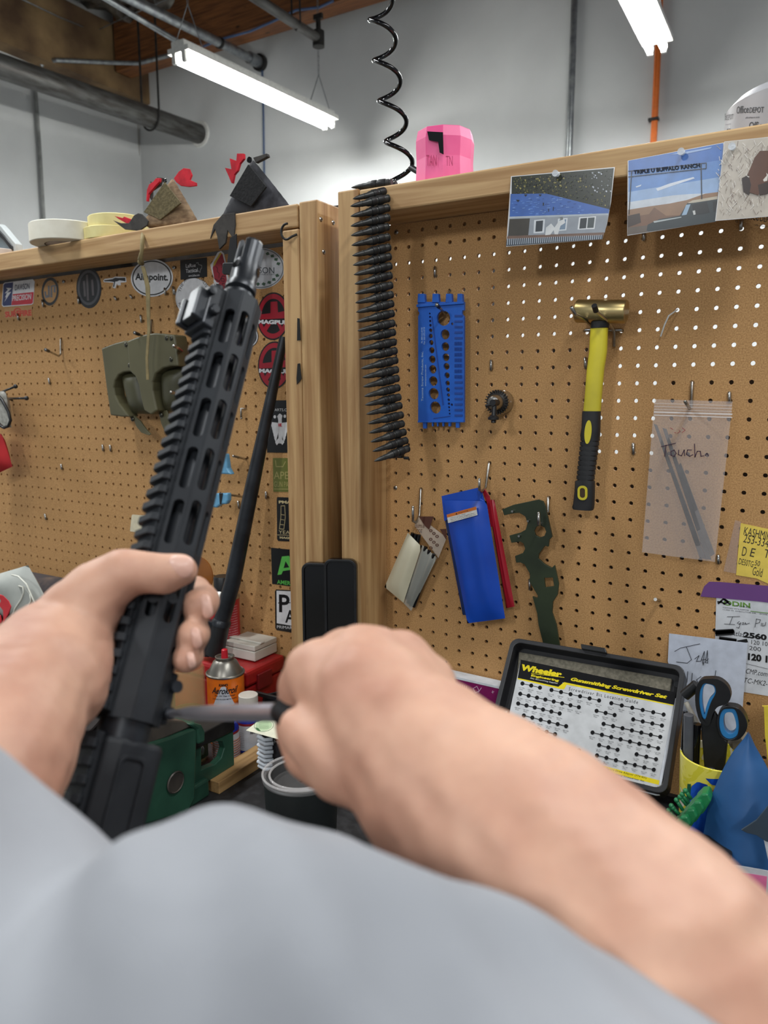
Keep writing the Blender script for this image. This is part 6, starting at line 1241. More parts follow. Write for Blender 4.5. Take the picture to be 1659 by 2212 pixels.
# ---- painted cup with scissors and pens
Yp = -6.2; a = P(1470, 1612, Yp); b_ = P(1592, 1655, Yp); rc_ = 1.75; cx_ = a.x + rc_; zc_ = P(1470, 1607, Yp).z - .2
c = V((cx_, Yp, BENCH)); H = zc_ - BENCH
t = thing('painted_cup', c, 'child-painted yellow, blue and red cup holding scissors and pens', 'cup')
m, nt, b = nodes('daubed_paint', .25)
tcn = nt.nodes.new('ShaderNodeTexCoord'); n1 = nt.nodes.new('ShaderNodeTexNoise'); n1.inputs['Scale'].default_value = 22; n1.inputs['Detail'].default_value = 3; n1.inputs['Distortion'].default_value = 1.4
cr = nt.nodes.new('ShaderNodeValToRGB'); cr.color_ramp.interpolation = 'CONSTANT'
els = [(0, (222, 216, 196)), (.44, (214, 202, 60)), (.5, (226, 214, 90))]
cr.color_ramp.elements[0].color = lin(els[0][1]); cr.color_ramp.elements[1].position = els[1][0]; cr.color_ramp.elements[1].color = lin(els[1][1]); e_ = cr.color_ramp.elements.new(.5); e_.color = lin(els[2][1])
nt.links.new(tcn.outputs['Object'], n1.inputs['Vector']); nt.links.new(n1.outputs['Fac'], cr.inputs[0]); nt.links.new(cr.outputs[0], b.inputs['Base Color'])
MB().lathe(c, (0, 0, 1), [(.05, 0), (rc_ * .84, 0), (rc_ * .86, .08), (rc_, H), (rc_ - .07, H + .03), (rc_ - .1, H), (rc_ * .78, .3), (.05, .25)], 48).build('cup_body', m, t, smooth=True)
fa = facing(c)
bp_ = noise_mat('blue_daub', (36, 96, 200), (16, 50, 140), scale=16, rough=.2, stretch=(3, 3, 1), bump=.5); rp_ = noise_mat('red_daub', (226, 84, 84), (200, 40, 48), scale=14, rough=.2, bump=.5)
def daub(nm, pts, a_, mat): mb = MB(); cyl_patch(mb, V((c.x, c.y, 0)), rc_ * 1.005, pts, a_, BENCH); mb.build(nm, mat, t, smooth=True)
daub('blue_paint', [(-.5, 1.2), (-.75, 2.2), (-.6, H - 1.3), (-.2, H - .8), (.35, H - .8), (.5, H - 1.6), (.5, 1.5), (.1, .6)], fa - 20, bp_)
daub('blue_paint', [(.1, H - .5), (1.0, H - .3), (1.0, H - .7), (.4, H - .75)], fa - 18, bp_)
daub('red_paint', [(.42, H - 1.1), (.9, H - .7), (1.3, H - .9), (1.2, H - 2.0), (.6, H - 2.6)], fa - 20, rp_)
daub('green_paint', [(-.85, H - 1.2), (-.62, H - 1.1), (-.6, H - 1.4), (-.7, 1.6), (-.9, 1.5)], fa - 18, flat('green_daub', (24, 84, 60), rough=.2))
sc = frpx((1480, 1460), (1620, 1480), (1480, 1640), lambda a, b: P(a, b, -6.6)); bsc = flat('blue_grip', (50, 130, 190), rough=.35)
t = thing('scissors', P(1540, 1660, -6.6), 'black-handled scissors with blue inner grips standing in the painted cup', 'scissors')
def loopg(nm, o_, i_, z0, z1, mat, bev=.08): mb = MB(); ringp(mb, sc, fpts(sc, KW, o_), fpts(sc, KW, i_), z0, z1); mb.build(nm, mat, t, bevel=bev, seg=3)
def spl(pts, n=40):   # closed smooth outline through points
    out = []; m_ = len(pts)
    for k in range(n):
        f = k * m_ / n; i = int(f); u = f - i; p = [pts[(i + j - 1) % m_] for j in range(4)]
        out.append(tuple(.5 * (2 * p[1][q] + (p[2][q] - p[0][q]) * u + (2 * p[0][q] - 5 * p[1][q] + 4 * p[2][q] - p[3][q]) * u * u + (3 * p[1][q] - p[0][q] - 3 * p[2][q] + p[3][q]) * u ** 3) for q in (0, 1)))
    return out
O1 = spl([(1300, 340), (1370, 345), (1425, 390), (1440, 450), (1415, 490), (1360, 510), (1330, 560), (1310, 620), (1260, 600), (1230, 500), (1232, 400), (1260, 350)])
I1 = spl([(1300, 368), (1340, 380), (1352, 410), (1345, 440), (1325, 475), (1305, 530), (1290, 580), (1270, 570), (1252, 490), (1255, 420), (1270, 380), (1285, 368)])
I1b = spl([(1302, 376), (1332, 386), (1343, 410), (1336, 436), (1308, 470), (1290, 520), (1282, 558), (1276, 540), (1268, 480), (1270, 420), (1280, 388), (1290, 377)])
loopg('handle', O1, I1, -.2, .25, M['black'], .12); loopg('grip_lining', I1, I1b, -.15, .15, bsc, .02)
O2 = spl([(1430, 500), (1490, 515), (1530, 570), (1538, 630), (1500, 690), (1440, 705), (1385, 685), (1360, 620), (1365, 550), (1395, 510)])
I2 = spl([(1425, 515), (1465, 520), (1485, 570), (1490, 630), (1475, 680), (1430, 698), (1390, 675), (1372, 620), (1375, 560), (1395, 522)])
I2b = spl([(1425, 540), (1450, 545), (1465, 580), (1472, 620), (1462, 655), (1435, 668), (1410, 650), (1398, 615), (1398, 575), (1408, 548)])
loopg('handle', O2, I2, -.25, .35, M['black'], .12); loopg('grip_lining', I2, I2b, -.2, .25, bsc, .02)
slab('shank', sc, KW, [(1255, 580), (1310, 600), (1340, 540), (1375, 600), (1385, 690), (1420, 720), (1400, 900), (1280, 900)], -.2, .1, M['black'], t, .08)
MB().cyl(sc(*sc.px(*KW(1320, 880)), 0), sc(*sc.px(*KW(1330, 1150)), 0), .2).build('blade', M['steel'], t, smooth=True)
def pen(a, b_, Y0, Y1, r_, mat, l_, nm='pen'):
    tag(MB().tube([P(*KW(*a), Y0), P(*KW(*b_), Y1)], r_, 14).build(nm, mat, smooth=True), l_, 'pen', 'pens in the painted cup')
pen((1185, 565), (1180, 900), -6.7, -6.5, .24, flat('grey_pen', (88, 90, 96), rough=.4), 'fat dark grey pen at the left of the painted cup'); pen((1165, 545), (1150, 800), -6.3, -6.4, .12, M['black_gloss'], 'thin black pen leaning at the left rim of the painted cup')
pen((1235, 620), (1225, 860), -6.5, -6.4, .2, M['black_gloss'], 'glossy black pen beside the scissors in the painted cup'); pen((1168, 490), (1250, 640), -6.0, -6.2, .12, flat('worn_white_pen', (176, 170, 158)), 'thin chipped white brush handle crossing behind the scissors', 'brush_handle')
pen((1160, 450), (1235, 385), -5.9, -5.9, .28, M['black'], 'thick black marker leaning out behind the scissors loop', 'marker')
pen((1455, 740), (1525, 700), -5.5, -5.7, .4, noise_mat('dull_beige', (150, 140, 124), (110, 100, 88), scale=14), 'short beige plastic tube end right of the scissors', 'tube_end')
# ---- green punch block
gp = noise_mat('green_plastic', (34, 128, 76), (26, 100, 60), scale=18, rough=.35)
fgp = frpx((1430, 1700), (1530, 1720), (1430, 1830), lambda a, b: P(a, b, -10.5))
t = thing('hair_clip_block', P(1480, 1810, -10.5), 'green plastic block with a row of upright pegs in front of the painted cup', 'peg block')
for k, (u, v) in enumerate([(680, 775), (735, 735), (790, 690), (850, 640)]):
    slab('segment', fgp, K8, [(u, v + 35), (u + 70, v - 30), (u + 130, v - 35), (u + 165, v + 40), (u + 110, v + 130), (u + 75, v + 175), (u + 10, v + 150)], -.9 - .35 * k, -.15 - .3 * k, gp, t, .08)
for u, v, u2, v2 in ((625, 705, 690, 790), (665, 680, 720, 750), (700, 605, 755, 710), (735, 575, 790, 660), (755, 550, 810, 640), (785, 515, 835, 600), (650, 660, 700, 735)):
    MB().tube([fgp(*fgp.px(*K8(u, v)), -.4), fgp(*fgp.px(*K8(u2, v2)), -.5)], .085, 10).sphere(fgp(*fgp.px(*K8(u, v)), -.4), .12).build('peg', gp, t, smooth='all')
c_ = fgp(*fgp.px(*K8(766, 868)), -.12); MB().cyl(c_, c_ + fgp.n * .03, .12).build('bore', M['black'], t)
fgz = P(1480, 1810, -10.5)
tag(MB().box((fgz.x - 1.4, -13.5, BENCH), (fgz.x + 2.0, -9.3, fgz.z - .2)).build('dark_bin', M['black'], bevel=.1), 'black plastic bin under the green peg block', 'bin')
# ---- blue sheet, envelopes, pink note, fur brush at the right edge
fbl = frpx((1520, 1600), (1660, 1620), (1520, 1870), lambda a, b: P(a, b, -9.0))
bsm = noise_mat('blue_sheet', (30, 82, 134), (26, 72, 120), scale=20, rough=.55)
L_ = [(612, 545), (560, 610), (460, 720), (390, 830), (320, 970), (255, 1120), (225, 1240), (185, 1480), (165, 1640), (162, 1775)]; Rr = [(618, 560), (680, 680), (750, 780), (800, 850), (850, 950), (900, 1100), (940, 1250), (960, 1450), (980, 1650), (990, 1880)]
def bsf(u, v):
    f = v * 9; i = min(8, int(f)); k = f - i; l = V(L_[i]).lerp(V(L_[i + 1]), k); r_ = V(Rr[i]).lerp(V(Rr[i + 1]), k); p = l.lerp(r_, u); q = fbl.px(*KE(p.x, p.y)); return fbl(q[0], q[1], .9 * math.sin(math.pi * u) * (.3 + v) + v * 1.5 - 1)
t = thing('blue_sheet', P(1540, 1860, -9), 'dark blue flexible sheet leaning at the right, in front of the painted cup', 'sheet')
MB().grid(bsf, 20, 28, (0, .05, 0)).build('sheet', bsm, t, smooth=True)
fb3 = frpx((1520, 1600), (1660, 1620), (1520, 1870), lambda a, b: P(a, b, -12.2))
slab('turned_corner', fb3, KE, [(545, 1500), (600, 1465), (700, 1400), (830, 1240), (900, 1240), (900, 1640), (800, 1620), (700, 1555), (600, 1530)], -.6, -.5, noise_mat('faded_back', (56, 80, 102), (60, 66, 70), scale=9, rough=.6), t, .02)
yel = flat('yellow_paper', (226, 200, 60), rough=.7)
fyl = frpx((1640, 1520), (1660, 1520), (1640, 1700), lambda a, b: P(a, b, -4.5))
t = thing('yellow_envelopes', P(1655, 1720, -4.5), 'stack of yellow envelopes standing at the right edge below the notes', 'envelopes')
for k in range(3): slab('envelope', fyl, KE, [(765 + k * 30, 210 + k * 70), (785 + k * 30, 215 + k * 70), (795 + k * 24, 500), (840 + k * 10, 900), (1100, 950), (1100, 200)], -.2 * k - .1, -.2 * k, yel, t, 0)
fpk = frpx((1570, 1870), (1660, 1890), (1568, 1960), lambda a, b: P(a, b, -12.5))
t = card('pink_note', 'pink sticky note with pen writing stuck on a white card at the lower right edge', 'note', fpk, fpts(fpk, K8, [(1215, 1185), (1190, 1210), (1175, 1420), (1190, 1560), (1700, 1680), (1700, 1260), (1260, 1183)]), (226, 226, 230), [('p', (250, 128, 178), [(1185, 1232), (1580, 1295), (1560, 1560), (1195, 1530), (1176, 1420)])], K8, rough=.7)
mb = MB(); hand(mb, fpk, K8, [[(1325, 1375), (1345, 1425), (1385, 1400)], [(1330, 1440), (1352, 1455)], [(1340, 1470), (1360, 1480), (1345, 1500)], [(1430, 1440), (1440, 1480), (1480, 1470), (1470, 1440), (1440, 1475)], [(1460, 1520), (1500, 1520), (1525, 1495)], [(1205, 1475), (1225, 1465), (1215, 1490), (1245, 1490)]], .035, .035); mb.build('handwriting', ink((110, 40, 74)), t)
fwp = frpx((1570, 1760), (1660, 1770), (1568, 1960), lambda a, b: P(a, b, -11.6))
for k, (q, l_) in enumerate([([(1515, 788), (1700, 790), (1700, 1300), (1600, 1180)], 'front white envelope corner at the right edge above the pink note'), ([(1565, 715), (1700, 730), (1700, 1100), (1600, 1000)], 'rear cream envelope corner at the right edge over the blue sheet')]):
    tag(slab('envelope', fwp, K8, q, -.3 * k, -.3 * k + .04, M['paper'] if k == 0 else flat('cream_paper', (214, 210, 190)), None, 0), l_, 'envelope', 'envelope corners at the right edge')
fbz = noise_mat('brush_hair', (74, 64, 52), (28, 26, 24), scale=60, rough=.9)
t = thing('bristle_brush', P(1630, 1975, -14), 'dark bristle brush with a worn wooden back below the pink note', 'brush')
MB().tube([P(1580, 1955, -14), P(1625, 1972, -14), P(1700, 1985, -14)], [.45, .6, .6], 14).build('brush_back', noise_mat('worn_wood', (140, 118, 84), (90, 72, 50), scale=9), t, smooth=True)
mb = MB()
for k in range(420):
    x = rnd.uniform(1575, 1700); p = P(x, 1962 + rnd.uniform(-4, 8) + (x - 1575) * .12, -14.1 + rnd.uniform(-.5, .3)); q = p + V((rnd.uniform(-.12, .12), rnd.uniform(-.12, .12), rnd.uniform(.45, .8))); mb.add([p, p + V((.035, 0, 0)), q, p + V((0, .035, 0))], [(0, 1, 2), (1, 3, 2), (3, 0, 2)])
o = mb.build('hair', fbz, t); o['kind'] = 'stuff'
tag(MB().tube([P(1630, 2020, -14.5), P(1650, 2005, -14.5), P(1690, 1998, -14.2)], .28, 12).build('white_cable', M['white_enamel'], smooth=True), 'white cable end at the lower right edge below the brush', 'cable')
tag(MB().box((15.5, -17.5, BENCH), (24, -12.0, BENCH + 1.6)).build('dark_bin', M['black'], bevel=.1), 'low black bin under the brush at the lower right', 'bin')
# ================================================================ the upper receiver held over the vise
class F3:
    def __init__(s, o, u, d, n): s.o, s.u, s.d, s.n = V(o), V(u), V(d), V(n)
    def __call__(s, x, y, z=0.0): return s.o + s.u * x + s.d * y + s.n * z
RA = CZ(487, 750, 22.5); RB = CZ(273, 1560, 17.8)
ax_ = (RA - RB).normalized()
mid = (RA + RB) / 2; vw = (CAM - mid); vw = (vw - ax_ * vw.dot(ax_)).normalized()     # towards the photographer
lf = ax_.cross(vw).normalized()
if (ray(300, 1100) - ray(500, 1100)).dot(lf) < 0: lf = -lf                             # towards the left of the picture
th_ = R_(62)
up_ = lf * math.sin(th_) + vw * math.cos(th_)          # direction the top rail faces
sd_ = vw * math.sin(th_) - lf * math.cos(th_)          # direction the near side faces
def G(s, x, y): return RB + ax_ * s + sd_ * x + up_ * y
def s_of(px, py, x=0.75, y=0.0):
    r = ray(px, py); o = G(0, x, y); n = sd_
    # nearest point on the line of constant x,y to the viewing ray
    w0 = o - CAM; a = ax_.dot(ax_); b = ax_.dot(r); c = r.dot(r); d = ax_.dot(w0); e = r.dot(w0)
    return (b * e - c * d) / (a * c - b * b)
LH = s_of(545, 668, 0, 0)
t = thing('rifle_upper', G(-3.6, 0, -.8), 'black rifle upper with slotted handguard and top rail, held upright in the left hand', 'rifle part')
gm = M['gun']
facets = [((.38, .60), (.71, .27)), ((.71, .27), (.71, -.24)), ((.71, -.24), (.38, -.66)), ((.38, -.66), (-.38, -.66)), ((-.38, -.66), (-.71, -.24)), ((-.71, -.24), (-.71, .27)), ((-.71, .27), (-.38, .60)), ((-.38, .60), (.38, .60))]
def slots(row, s0, n, pitch=1.575, L=1.26, w_=.29):
    return [(s0 + k * pitch, s0 + k * pitch + L, w_) for k in range(n)]
mb = MB(); hy0 = .0
for fi, ((x0, y0), (x1, y1)) in enumerate(facets):
    wd = math.hypot(x1 - x0, y1 - y0); dv = (sd_ * (x1 - x0) + up_ * (y1 - y0)) / wd; nn = sd_ * (y0 - y1) + up_ * (x1 - x0)
    cx, cy = (x0 + x1) / 2, (y0 + y1) / 2; nn = (sd_ * cx + up_ * cy); nn = (nn - dv * nn.dot(dv)).normalized()
    f = F3(G(0, x0, y0), ax_, dv, nn)
    holes = []
    if fi in (0, 1, 2, 3, 4, 5, 6):
        if fi in (1, 5): sl = slots(1, LH - 1.9, 1) + [(LH - 1.9 - 1.575 * k, LH - 1.9 - 1.575 * k + 1.26, .29) for k in range(1, 6)] + [(2.35, 3.1, .27)]
        else: sl = [(LH - 1.9 - .1 - 1.575 * k, LH - 1.9 - .1 - 1.575 * k + 1.26, .29) for k in range(0, 6)] + [(2.4, 3.0, .27)]
        for a, b, w_ in sl:
            if a > 2.2: holes.append(rrect(a, wd / 2 - w_ / 2, b, wd / 2 + w_ / 2, w_ * .48, 4))
        if fi == 2: holes.append(ell(1.75, wd / 2, .16, .13, 16))
    holed(mb, f, [(0, -.02), (LH, -.02), (LH, wd + .02), (0, wd + .02)], holes, -.09, 0)
hg = mb.build('handguard', gm, t)
def rail(name, s0, s1, y0=.59, mat=gm):
    mb = MB(); base = [(-.30, y0), (.30, y0), (.30, y0 + .14), (.36, y0 + .19), (.36, y0 + .22), (-.36, y0 + .22), (-.36, y0 + .19), (-.30, y0 + .14)]
    mb.loft([[G(s, x, y) for x, y in base] for s in (s0, s1)])
    tp = [(-.30, y0 + .1), (.30, y0 + .1), (.417, y0 + .20), (.417, y0 + .27), (.31, y0 + .38), (-.31, y0 + .38), (-.417, y0 + .27), (-.417, y0 + .20)]
    s = s0
    while s < s1 - .15: mb.loft([[G(q, x, y) for x, y in tp] for q in (s, s + .19)]); s += .394
    return mb.build(name, mat, t, bevel=.012, seg=1)
rail('top_rail', .12, LH - .05)
MB().tube([G(-3, 0, 0), G(LH + .3, 0, 0)], .37, 24).build('barrel', M['gun_steel'], t, smooth=True)
MB().tube([G(0, 0, .45), G(LH - 5, 0, .45)], .09, 10).build('gas_tube', M['steel'], t, smooth=True)
# clamp end of the handguard with its two screws, under the barrel
MB().loft([[G(s, x, y) for x, y in ((.34, -.6), (.34, -.88), (-.34, -.88), (-.34, -.6))] for s in (.1, 1.35)]).build('clamp_block', gm, t, bevel=.05)
for s_ in (.35, 1.0):
    q = G(s_, .3, -.78); tt = MB().cyl(q, q + sd_ * .26, .15, n=16).build('clamp_screw', M['gun_steel'], t, smooth=True)
# muzzle device
mz = s_of(551, 532, 0, 0); a0 = LH + .05
MB().lathe(G(a0, 0, 0), ax_, [(.40, 0), (.5, .06), (.5, .22), (.36, .28), (.36, .34), (.48, .42), (.48, .62), (.42, .70), (.42, 1.5), (.02, 1.5)], 36).build('muzzle_collar', M['gun_steel'], t, smooth=True)
mb = MB(); Lp = mz - a0
for k in range(3):
    c0 = R_(20 + 120 * k); ring = lambda s, ro, ri: [G(s, r_ * math.cos(c0 + R_(a)), r_ * math.sin(c0 + R_(a))) for r_, aa in ((ro, range(-42, 43, 12)), (ri, range(42, -43, -12))) for a in aa]
    mb.loft([ring(a0 + 1.2, .42, .24), ring(mz - .12, .42, .24), ring(mz, .36, .28)])
mb.build('muzzle_prong', M['gun_steel'], t, bevel=.02)
for k in range(3):
    c0 = R_(80 + 120 * k); q = G(a0 + 1.25, .41 * math.cos(c0), .41 * math.sin(c0)); nn = (sd_ * math.cos(c0) + up_ * math.sin(c0))
    MB().lathe(q - nn * .05, nn, [(.02, 0), (.15, 0), (.15, .065), (.02, .07)], 16).build('port', M['black_gloss'], t)
# folded front sight
sb = LH - 1.72
def gbox(nm, s0, s1, x0, x1, y0, y1, mat=M['gun_steel'], bev=.05): return MB().loft([[G(s, x, y) for x, y in ((x0, y0), (x1, y0), (x1, y1), (x0, y1))] for s in (s0, s1)]).build(nm, mat, t, bevel=bev)
gbox('sight_base', sb, sb + 1.45, -.46, .5, .78, 1.16); gbox('sight_leaf', sb + .15, sb + 1.3, -.25, .28, 1.16, 1.42); gbox('sight_wing', sb + .1, sb + 1.05, .3, .46, 1.1, 1.5); gbox('sight_wing', sb + .1, sb + 1.05, -.46, -.3, 1.1, 1.5)
MB().lathe(G(sb + .55, .45, .95), sd_, [(.16, 0), (.16, .2), (.12, .24), (.02, .24)], 16).build('sight_screw', M['gun_steel'], t, smooth=True)
MB().lathe(G(sb + 1.15, .45, 1.15), sd_, [(.13, 0), (.13, .14), (.02, .15)], 16).build('sight_pin', M['gun_steel'], t, smooth=True)
# upper receiver
sec = [(.62, -.72), (.62, .30), (.42, .60), (-.42, .60), (-.62, .30), (-.62, -.72), (-.45, -.86), (.45, -.86)]
MB().loft([[G(s, x * k, y * k) for x, y in sec] for s, k in ((-9, 1), (-.55, 1), (-.42, .95))]).build('receiver', gm, t, bevel=.06)
MB().tube([G(-.5, 0, 0), G(.05, 0, 0)], .6, 32).build('barrel_nut', M['gun_steel'], t, smooth=True)
rail('receiver_rail', -9, -.35)
fR = F3(G(0, .62, 0), -ax_, -up_, sd_)
ringp(mb := MB(), fR, rrect(.75, -.28, 2.9, .45, .2), rrect(.85, -.18, 2.8, .35, .14), -.02, .05); mb.build('raised_border', gm, t, bevel=.02)
poly(mb := MB(), fR, rrect(3.15, -.2, 4.3, .5, .12), -.02, .12); mb.build('raised_pad', gm, t, bevel=.04)
poly(mb := MB(), fR, rrect(4.5, -.3, 8.5, .5, .12), -.02, .06); mb.build('raised_pad', gm, t, bevel=.04)
# ================================================================ screwdriver
t = thing('screwdriver', CZ(600, 1537, 13.9), 'screwdriver with a bright shaft turning a clamp screw, held in the right fist', 'screwdriver')
q0 = G(.35, .55, -.78); q1 = CZ(610, 1538, 14.4); q2 = CZ(700, 1544, 14.8); dq = (q1 - q0)
MB().tube([q0, q0 + dq * .12, q0 + dq * .2, q0 + dq * .45, q1], [.09, .12, .16, .18, .185], 12).build('shaft', noise_mat('polished_shaft', (196, 196, 204), (150, 150, 160), scale=9, rough=.34, metal=.8), t, smooth=True)
MB().tube([q1 - dq.normalized() * .12, q1 + dq.normalized() * .1, q1 + dq.normalized() * .4, q2], [.2, .28, .34, .36], 20).build('handle', M['black'], t, smooth=True)
# ================================================================ the person: arms, hands and shirt
def capsules(mb, chain, n=16):
    pts = [(CZ(x, y, z), r) for x, y, z, r in chain]
    for (a, ra), (b, rb) in zip(pts, pts[1:]):
        L = (b - a).length; k = max(2, int(L / (min(ra, rb) * .22)))
        for i in range(k + 1): f = i / k; mb.sphere(a.lerp(b, f), ra + (rb - ra) * f, n, 10)
    if len(pts) == 1: mb.sphere(pts[0][0], pts[0][1], n, 10)
def remeshed(mb, name, mat, parent, voxel, smooth, disp=None):
    o = mb.build(name, mat, parent, fix=False)
    md = o.modifiers.new('r', 'REMESH'); md.mode = 'VOXEL'; md.voxel_size = voxel * S; md.use_smooth_shade = True
    sm = o.modifiers.new('s', 'SMOOTH'); sm.factor = .5; sm.iterations = smooth
    bpy.context.view_layer.update(); me = bpy.data.meshes.new_from_object(o.evaluated_get(bpy.context.evaluated_depsgraph_get()))
    o.modifiers.clear(); o.data = me
    if disp:
        me.update(); ns = [v.normal.copy() for v in me.vertices]
        for v, n in zip(me.vertices, ns): v.co += n * disp(v.co / S) * S
    for p in me.polygons: p.use_smooth = True
    if not me.materials: me.materials.append(mat)
    return o
m, nt, b = nodes('skin', .55)
tcn = nt.nodes.new('ShaderNodeTexCoord'); n1 = nt.nodes.new('ShaderNodeTexNoise'); n1.inputs['Scale'].default_value = 26; n1.inputs['Detail'].default_value = 4
cr = nt.nodes.new('ShaderNodeValToRGB'); e_ = cr.color_ramp.elements; e_[0].position = .3; e_[1].position = .7; e_[0].color = lin((180, 130, 108)); e_[1].color = lin((208, 163, 138))
nt.links.new(tcn.outputs['Object'], n1.inputs['Vector']); nt.links.new(n1.outputs['Fac'], cr.inputs[0]); nt.links.new(cr.outputs[0], b.inputs['Base Color'])
n2 = nt.nodes.new('ShaderNodeTexNoise'); n2.inputs['Scale'].default_value = 160; bp = nt.nodes.new('ShaderNodeBump'); bp.inputs['Strength'].default_value = .12; bp.inputs['Distance'].default_value = .001
nt.links.new(tcn.outputs['Object'], n2.inputs['Vector']); nt.links.new(n2.outputs['Fac'], bp.inputs['Height']); nt.links.new(bp.outputs[0], b.inputs['Normal'])
b.inputs['Subsurface Weight'].default_value = .12; b.inputs['Subsurface Radius'].default_value = (.012, .005, .003); b.inputs['Subsurface Scale'].default_value = .5
skin = m
base = V((CAM.x, CAM.y, 0)); per = thing('person', base, 'person in a grey t-shirt working with bare forearms, left hand gripping the rifle upper, right fist on a screwdriver', 'person')
per['label'] = 'person in grey t-shirt gripping the rifle upper and turning a screwdriver'
mb = MB()
# right arm and fist
capsules(mb, [(1000, 2750, 9.5, 1.9), (1700, 2480, 9.6, 2.1), (1400, 2110, 10.4, 2.0), (1150, 1850, 11.5, 1.78), (960, 1690, 12.4, 1.52), (860, 1590, 13.0, 1.3), (800, 1510, 13.5, 1.12)], 20)
capsules(mb, [(860, 1590, 13.1, 1.2), (735, 1480, 13.9, .85)]); capsules(mb, [(860, 1560, 13.2, 1.15), (790, 1440, 14.1, .82)]); capsules(mb, [(870, 1560, 13.4, 1.1), (860, 1450, 14.3, .78)]); capsules(mb, [(890, 1580, 13.3, 1.1), (915, 1480, 14.3, .62)])
capsules(mb, [(735, 1480, 13.9, .85), (690, 1455, 14.2, .68), (655, 1490, 14.6, .5), (640, 1560, 14.6, .42), (655, 1630, 14.2, .40), (690, 1665, 13.8, .36)])       # index finger
capsules(mb, [(790, 1440, 14.1, .82), (740, 1425, 14.8, .6), (700, 1480, 15.4, .45), (690, 1570, 15.3, .42), (720, 1640, 14.8, .4), (750, 1650, 14.2, .36)])       # middle
capsules(mb, [(860, 1450, 14.3, .78), (820, 1425, 15.0, .58), (780, 1490, 15.6, .44), (770, 1580, 15.4, .4), (790, 1640, 14.8, .36)])
capsules(mb, [(915, 1480, 14.3, .62), (895, 1450, 15.0, .5), (860, 1510, 15.5, .4), (850, 1590, 15.3, .36), (865, 1640, 14.8, .32)])
capsules(mb, [(830, 1640, 12.9, 1.0), (745, 1640, 12.9, .72), (690, 1610, 13.0, .52), (650, 1580, 13.3, .42)])                                                        # thumb
# left arm
capsules(mb, [(1000, 2750, 9.5, 1.9), (200, 2700, 9.5, 2.0), (-420, 2290, 10.5, 1.95), (-160, 1840, 12.8, 1.75), (-30, 1650, 14.6, 1.6), (50, 1505, 16.2, 1.42), (110, 1415, 17.4, 1.28)], 20)
capsules(mb, [(90, 1470, 16.8, 1.45), (170, 1340, 18.4, 1.0), (215, 1300, 18.9, .85)]); capsules(mb, [(95, 1465, 16.9, 1.3), (180, 1385, 18.9, .95), (215, 1365, 19.8, .7)]); capsules(mb, [(90, 1480, 16.6, 1.25), (140, 1490, 17.8, .8), (150, 1520, 18.2, .55)]); capsules(mb, [(40, 1570, 15.6, .95), (50, 1600, 15.8, .8)])
capsules(mb, [(170, 1330, 18.0, .95), (215, 1275, 18.0, .74), (265, 1238, 18.0, .60), (300, 1236, 18.05, .55), (350, 1240, 18.15, .50), (392, 1230, 18.25, .40)])   # thumb
capsules(mb, [(215, 1310, 19.4, .85), (260, 1280, 20.8, .55), (345, 1270, 21.9, .46), (420, 1278, 21.4, .46), (438, 1300, 20.2, .46), (430, 1308, 19.2, .44)])
capsules(mb, [(205, 1345, 19.6, .75), (255, 1360, 20.8, .55), (330, 1345, 21.6, .44), (402, 1352, 21.0, .43), (420, 1372, 19.8, .42), (412, 1376, 18.8, .40)])
capsules(mb, [(190, 1370, 19.6, .6), (245, 1395, 20.6, .42), (310, 1400, 21.0, .42), (390, 1405, 20.4, .4), (410, 1420, 19.3, .36), (402, 1424, 18.6, .34)])
capsules(mb, [(190, 1390, 19.6, .5), (240, 1435, 20.4, .36), (300, 1460, 20.4, .38), (350, 1455, 19.9, .34)])
def sk(c): return .022 * math.sin(c.x * 4.3 + 2 * math.sin(c.z * 2.9)) * math.sin(c.y * 3.7 + c.z * 2.1) + .008 * math.sin(c.x * 9.1 + c.z * 7.3)
body = remeshed(mb, 'body', skin, per, .085, 4, sk)
def nail(px, py, z, wx, wy, tilt, nm='fingernail'):
    c = CZ(px, py, z); n = (CAM - c).normalized(); u, v = ray(px + 10, py) - ray(px, py), ray(px, py + 10) - ray(px, py); u.normalize(); v.normalize()
    a, b_ = u * math.cos(tilt) + v * math.sin(tilt), -u * math.sin(tilt) + v * math.cos(tilt); mb = MB(); rings = []
    for k, (q, h) in enumerate(((1.0, -.03), (1.0, .0), (.85, .03), (.45, .05), (.02, .055))):
        rings.append([c + a * wx * q * math.copysign(abs(math.cos(t_)) ** .6, math.cos(t_)) + b_ * wy * q * math.copysign(abs(math.sin(t_)) ** .7, math.sin(t_)) + n * (h - .12 * (math.sin(t_) * q) ** 2 * .6) for t_ in [2 * math.pi * i / 24 for i in range(24)]])
    return mb.loft(rings).build(nm, nl, per, smooth='all')
nl = noise_mat('nail', (232, 190, 172), (222, 176, 158), scale=20, rough=.3)
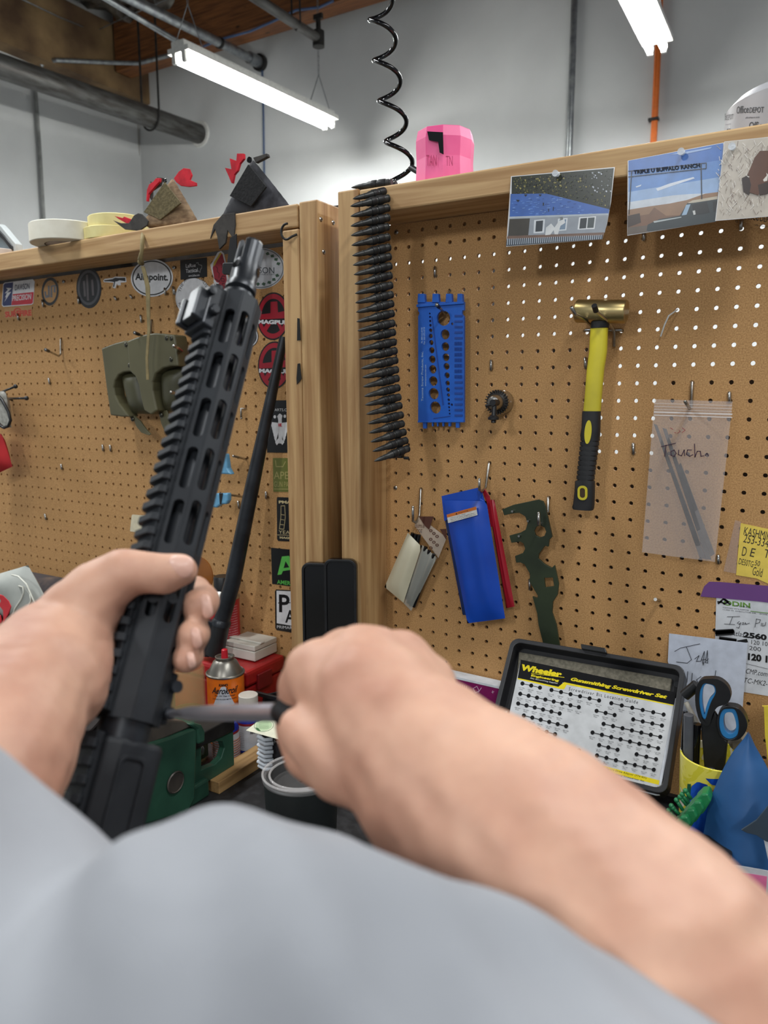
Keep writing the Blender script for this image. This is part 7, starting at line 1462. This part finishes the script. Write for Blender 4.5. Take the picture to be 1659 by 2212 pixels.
nail(390, 1224, 17.82, .3, .27, .05); nail(446, 1310, 18.86, .14, .3, -.2); nail(424, 1378, 18.45, .12, .26, -.2); nail(413, 1426, 18.3, .1, .2, -.2)
# shirt
sh = noise_mat('grey_cotton', (158, 160, 165), (140, 142, 147), scale=9, rough=.95, bump=.1)
mb = MB()
capsules(mb, [(350, 2250, 8.6, 2.2), (450, 2195, 8.5, 2.2), (600, 2250, 8.5, 2.2), (740, 2315, 8.5, 2.2), (880, 2350, 8.4, 2.2), (1464, 2690, 7.8, 2.2), (1900, 3050, 7.8, 2.4)], 20)
capsules(mb, [(-300, 1985, 9.0, 2.25), (-160, 2110, 9.0, 2.2), (60, 2290, 8.8, 2.2), (330, 2290, 8.6, 2.2)], 20); capsules(mb, [(-300, 1985, 9.0, 2.25), (-700, 2350, 9.5, 2.8)], 20)
capsules(mb, [(300, 2600, 8.6, 2.6), (900, 2800, 8.4, 2.6)], 20)
fw = V((ray(829, 1106).x, ray(829, 1106).y, 0)).normalized()
def el(c, r): mb.sphere(c, r, 28, 18)
for dz, rr_ in ((-13, (8.2, 6, 8)), (-20, (8, 5.8, 9)), (-27, (7.6, 5.6, 8))): el(CAM - fw * 2.0 + V((0, 0, dz)), V(rr_))
def wr(c): return .12 * math.sin(c.x * 1.3 + 2 * math.sin(c.z * .9)) * math.sin(c.y * 1.1 + c.z * .9) + .07 * math.sin(c.x * 2.7 + 1.5 * math.sin(c.y * 1.3) + c.z * 2.3) + .04 * math.sin(c.y * 4.1 + c.x * 2)
remeshed(mb, 't_shirt', sh, per, .16, 14, wr)
mb = MB()
for s_ in (-1, 1):
    sdv = V((-fw.y, fw.x, 0)) * s_; h0 = CAM - fw * 2 + sdv * 3.6
    for k in range(16): f = k / 15; mb.sphere(V((h0.x, h0.y, 31 - 29 * f)) + sdv * f, 4.0 - 1.3 * f, 20, 12)
remeshed(mb, 'trousers', noise_mat('dark_denim', (56, 66, 86), (44, 52, 70), scale=40, rough=.9), per, .3, 6)
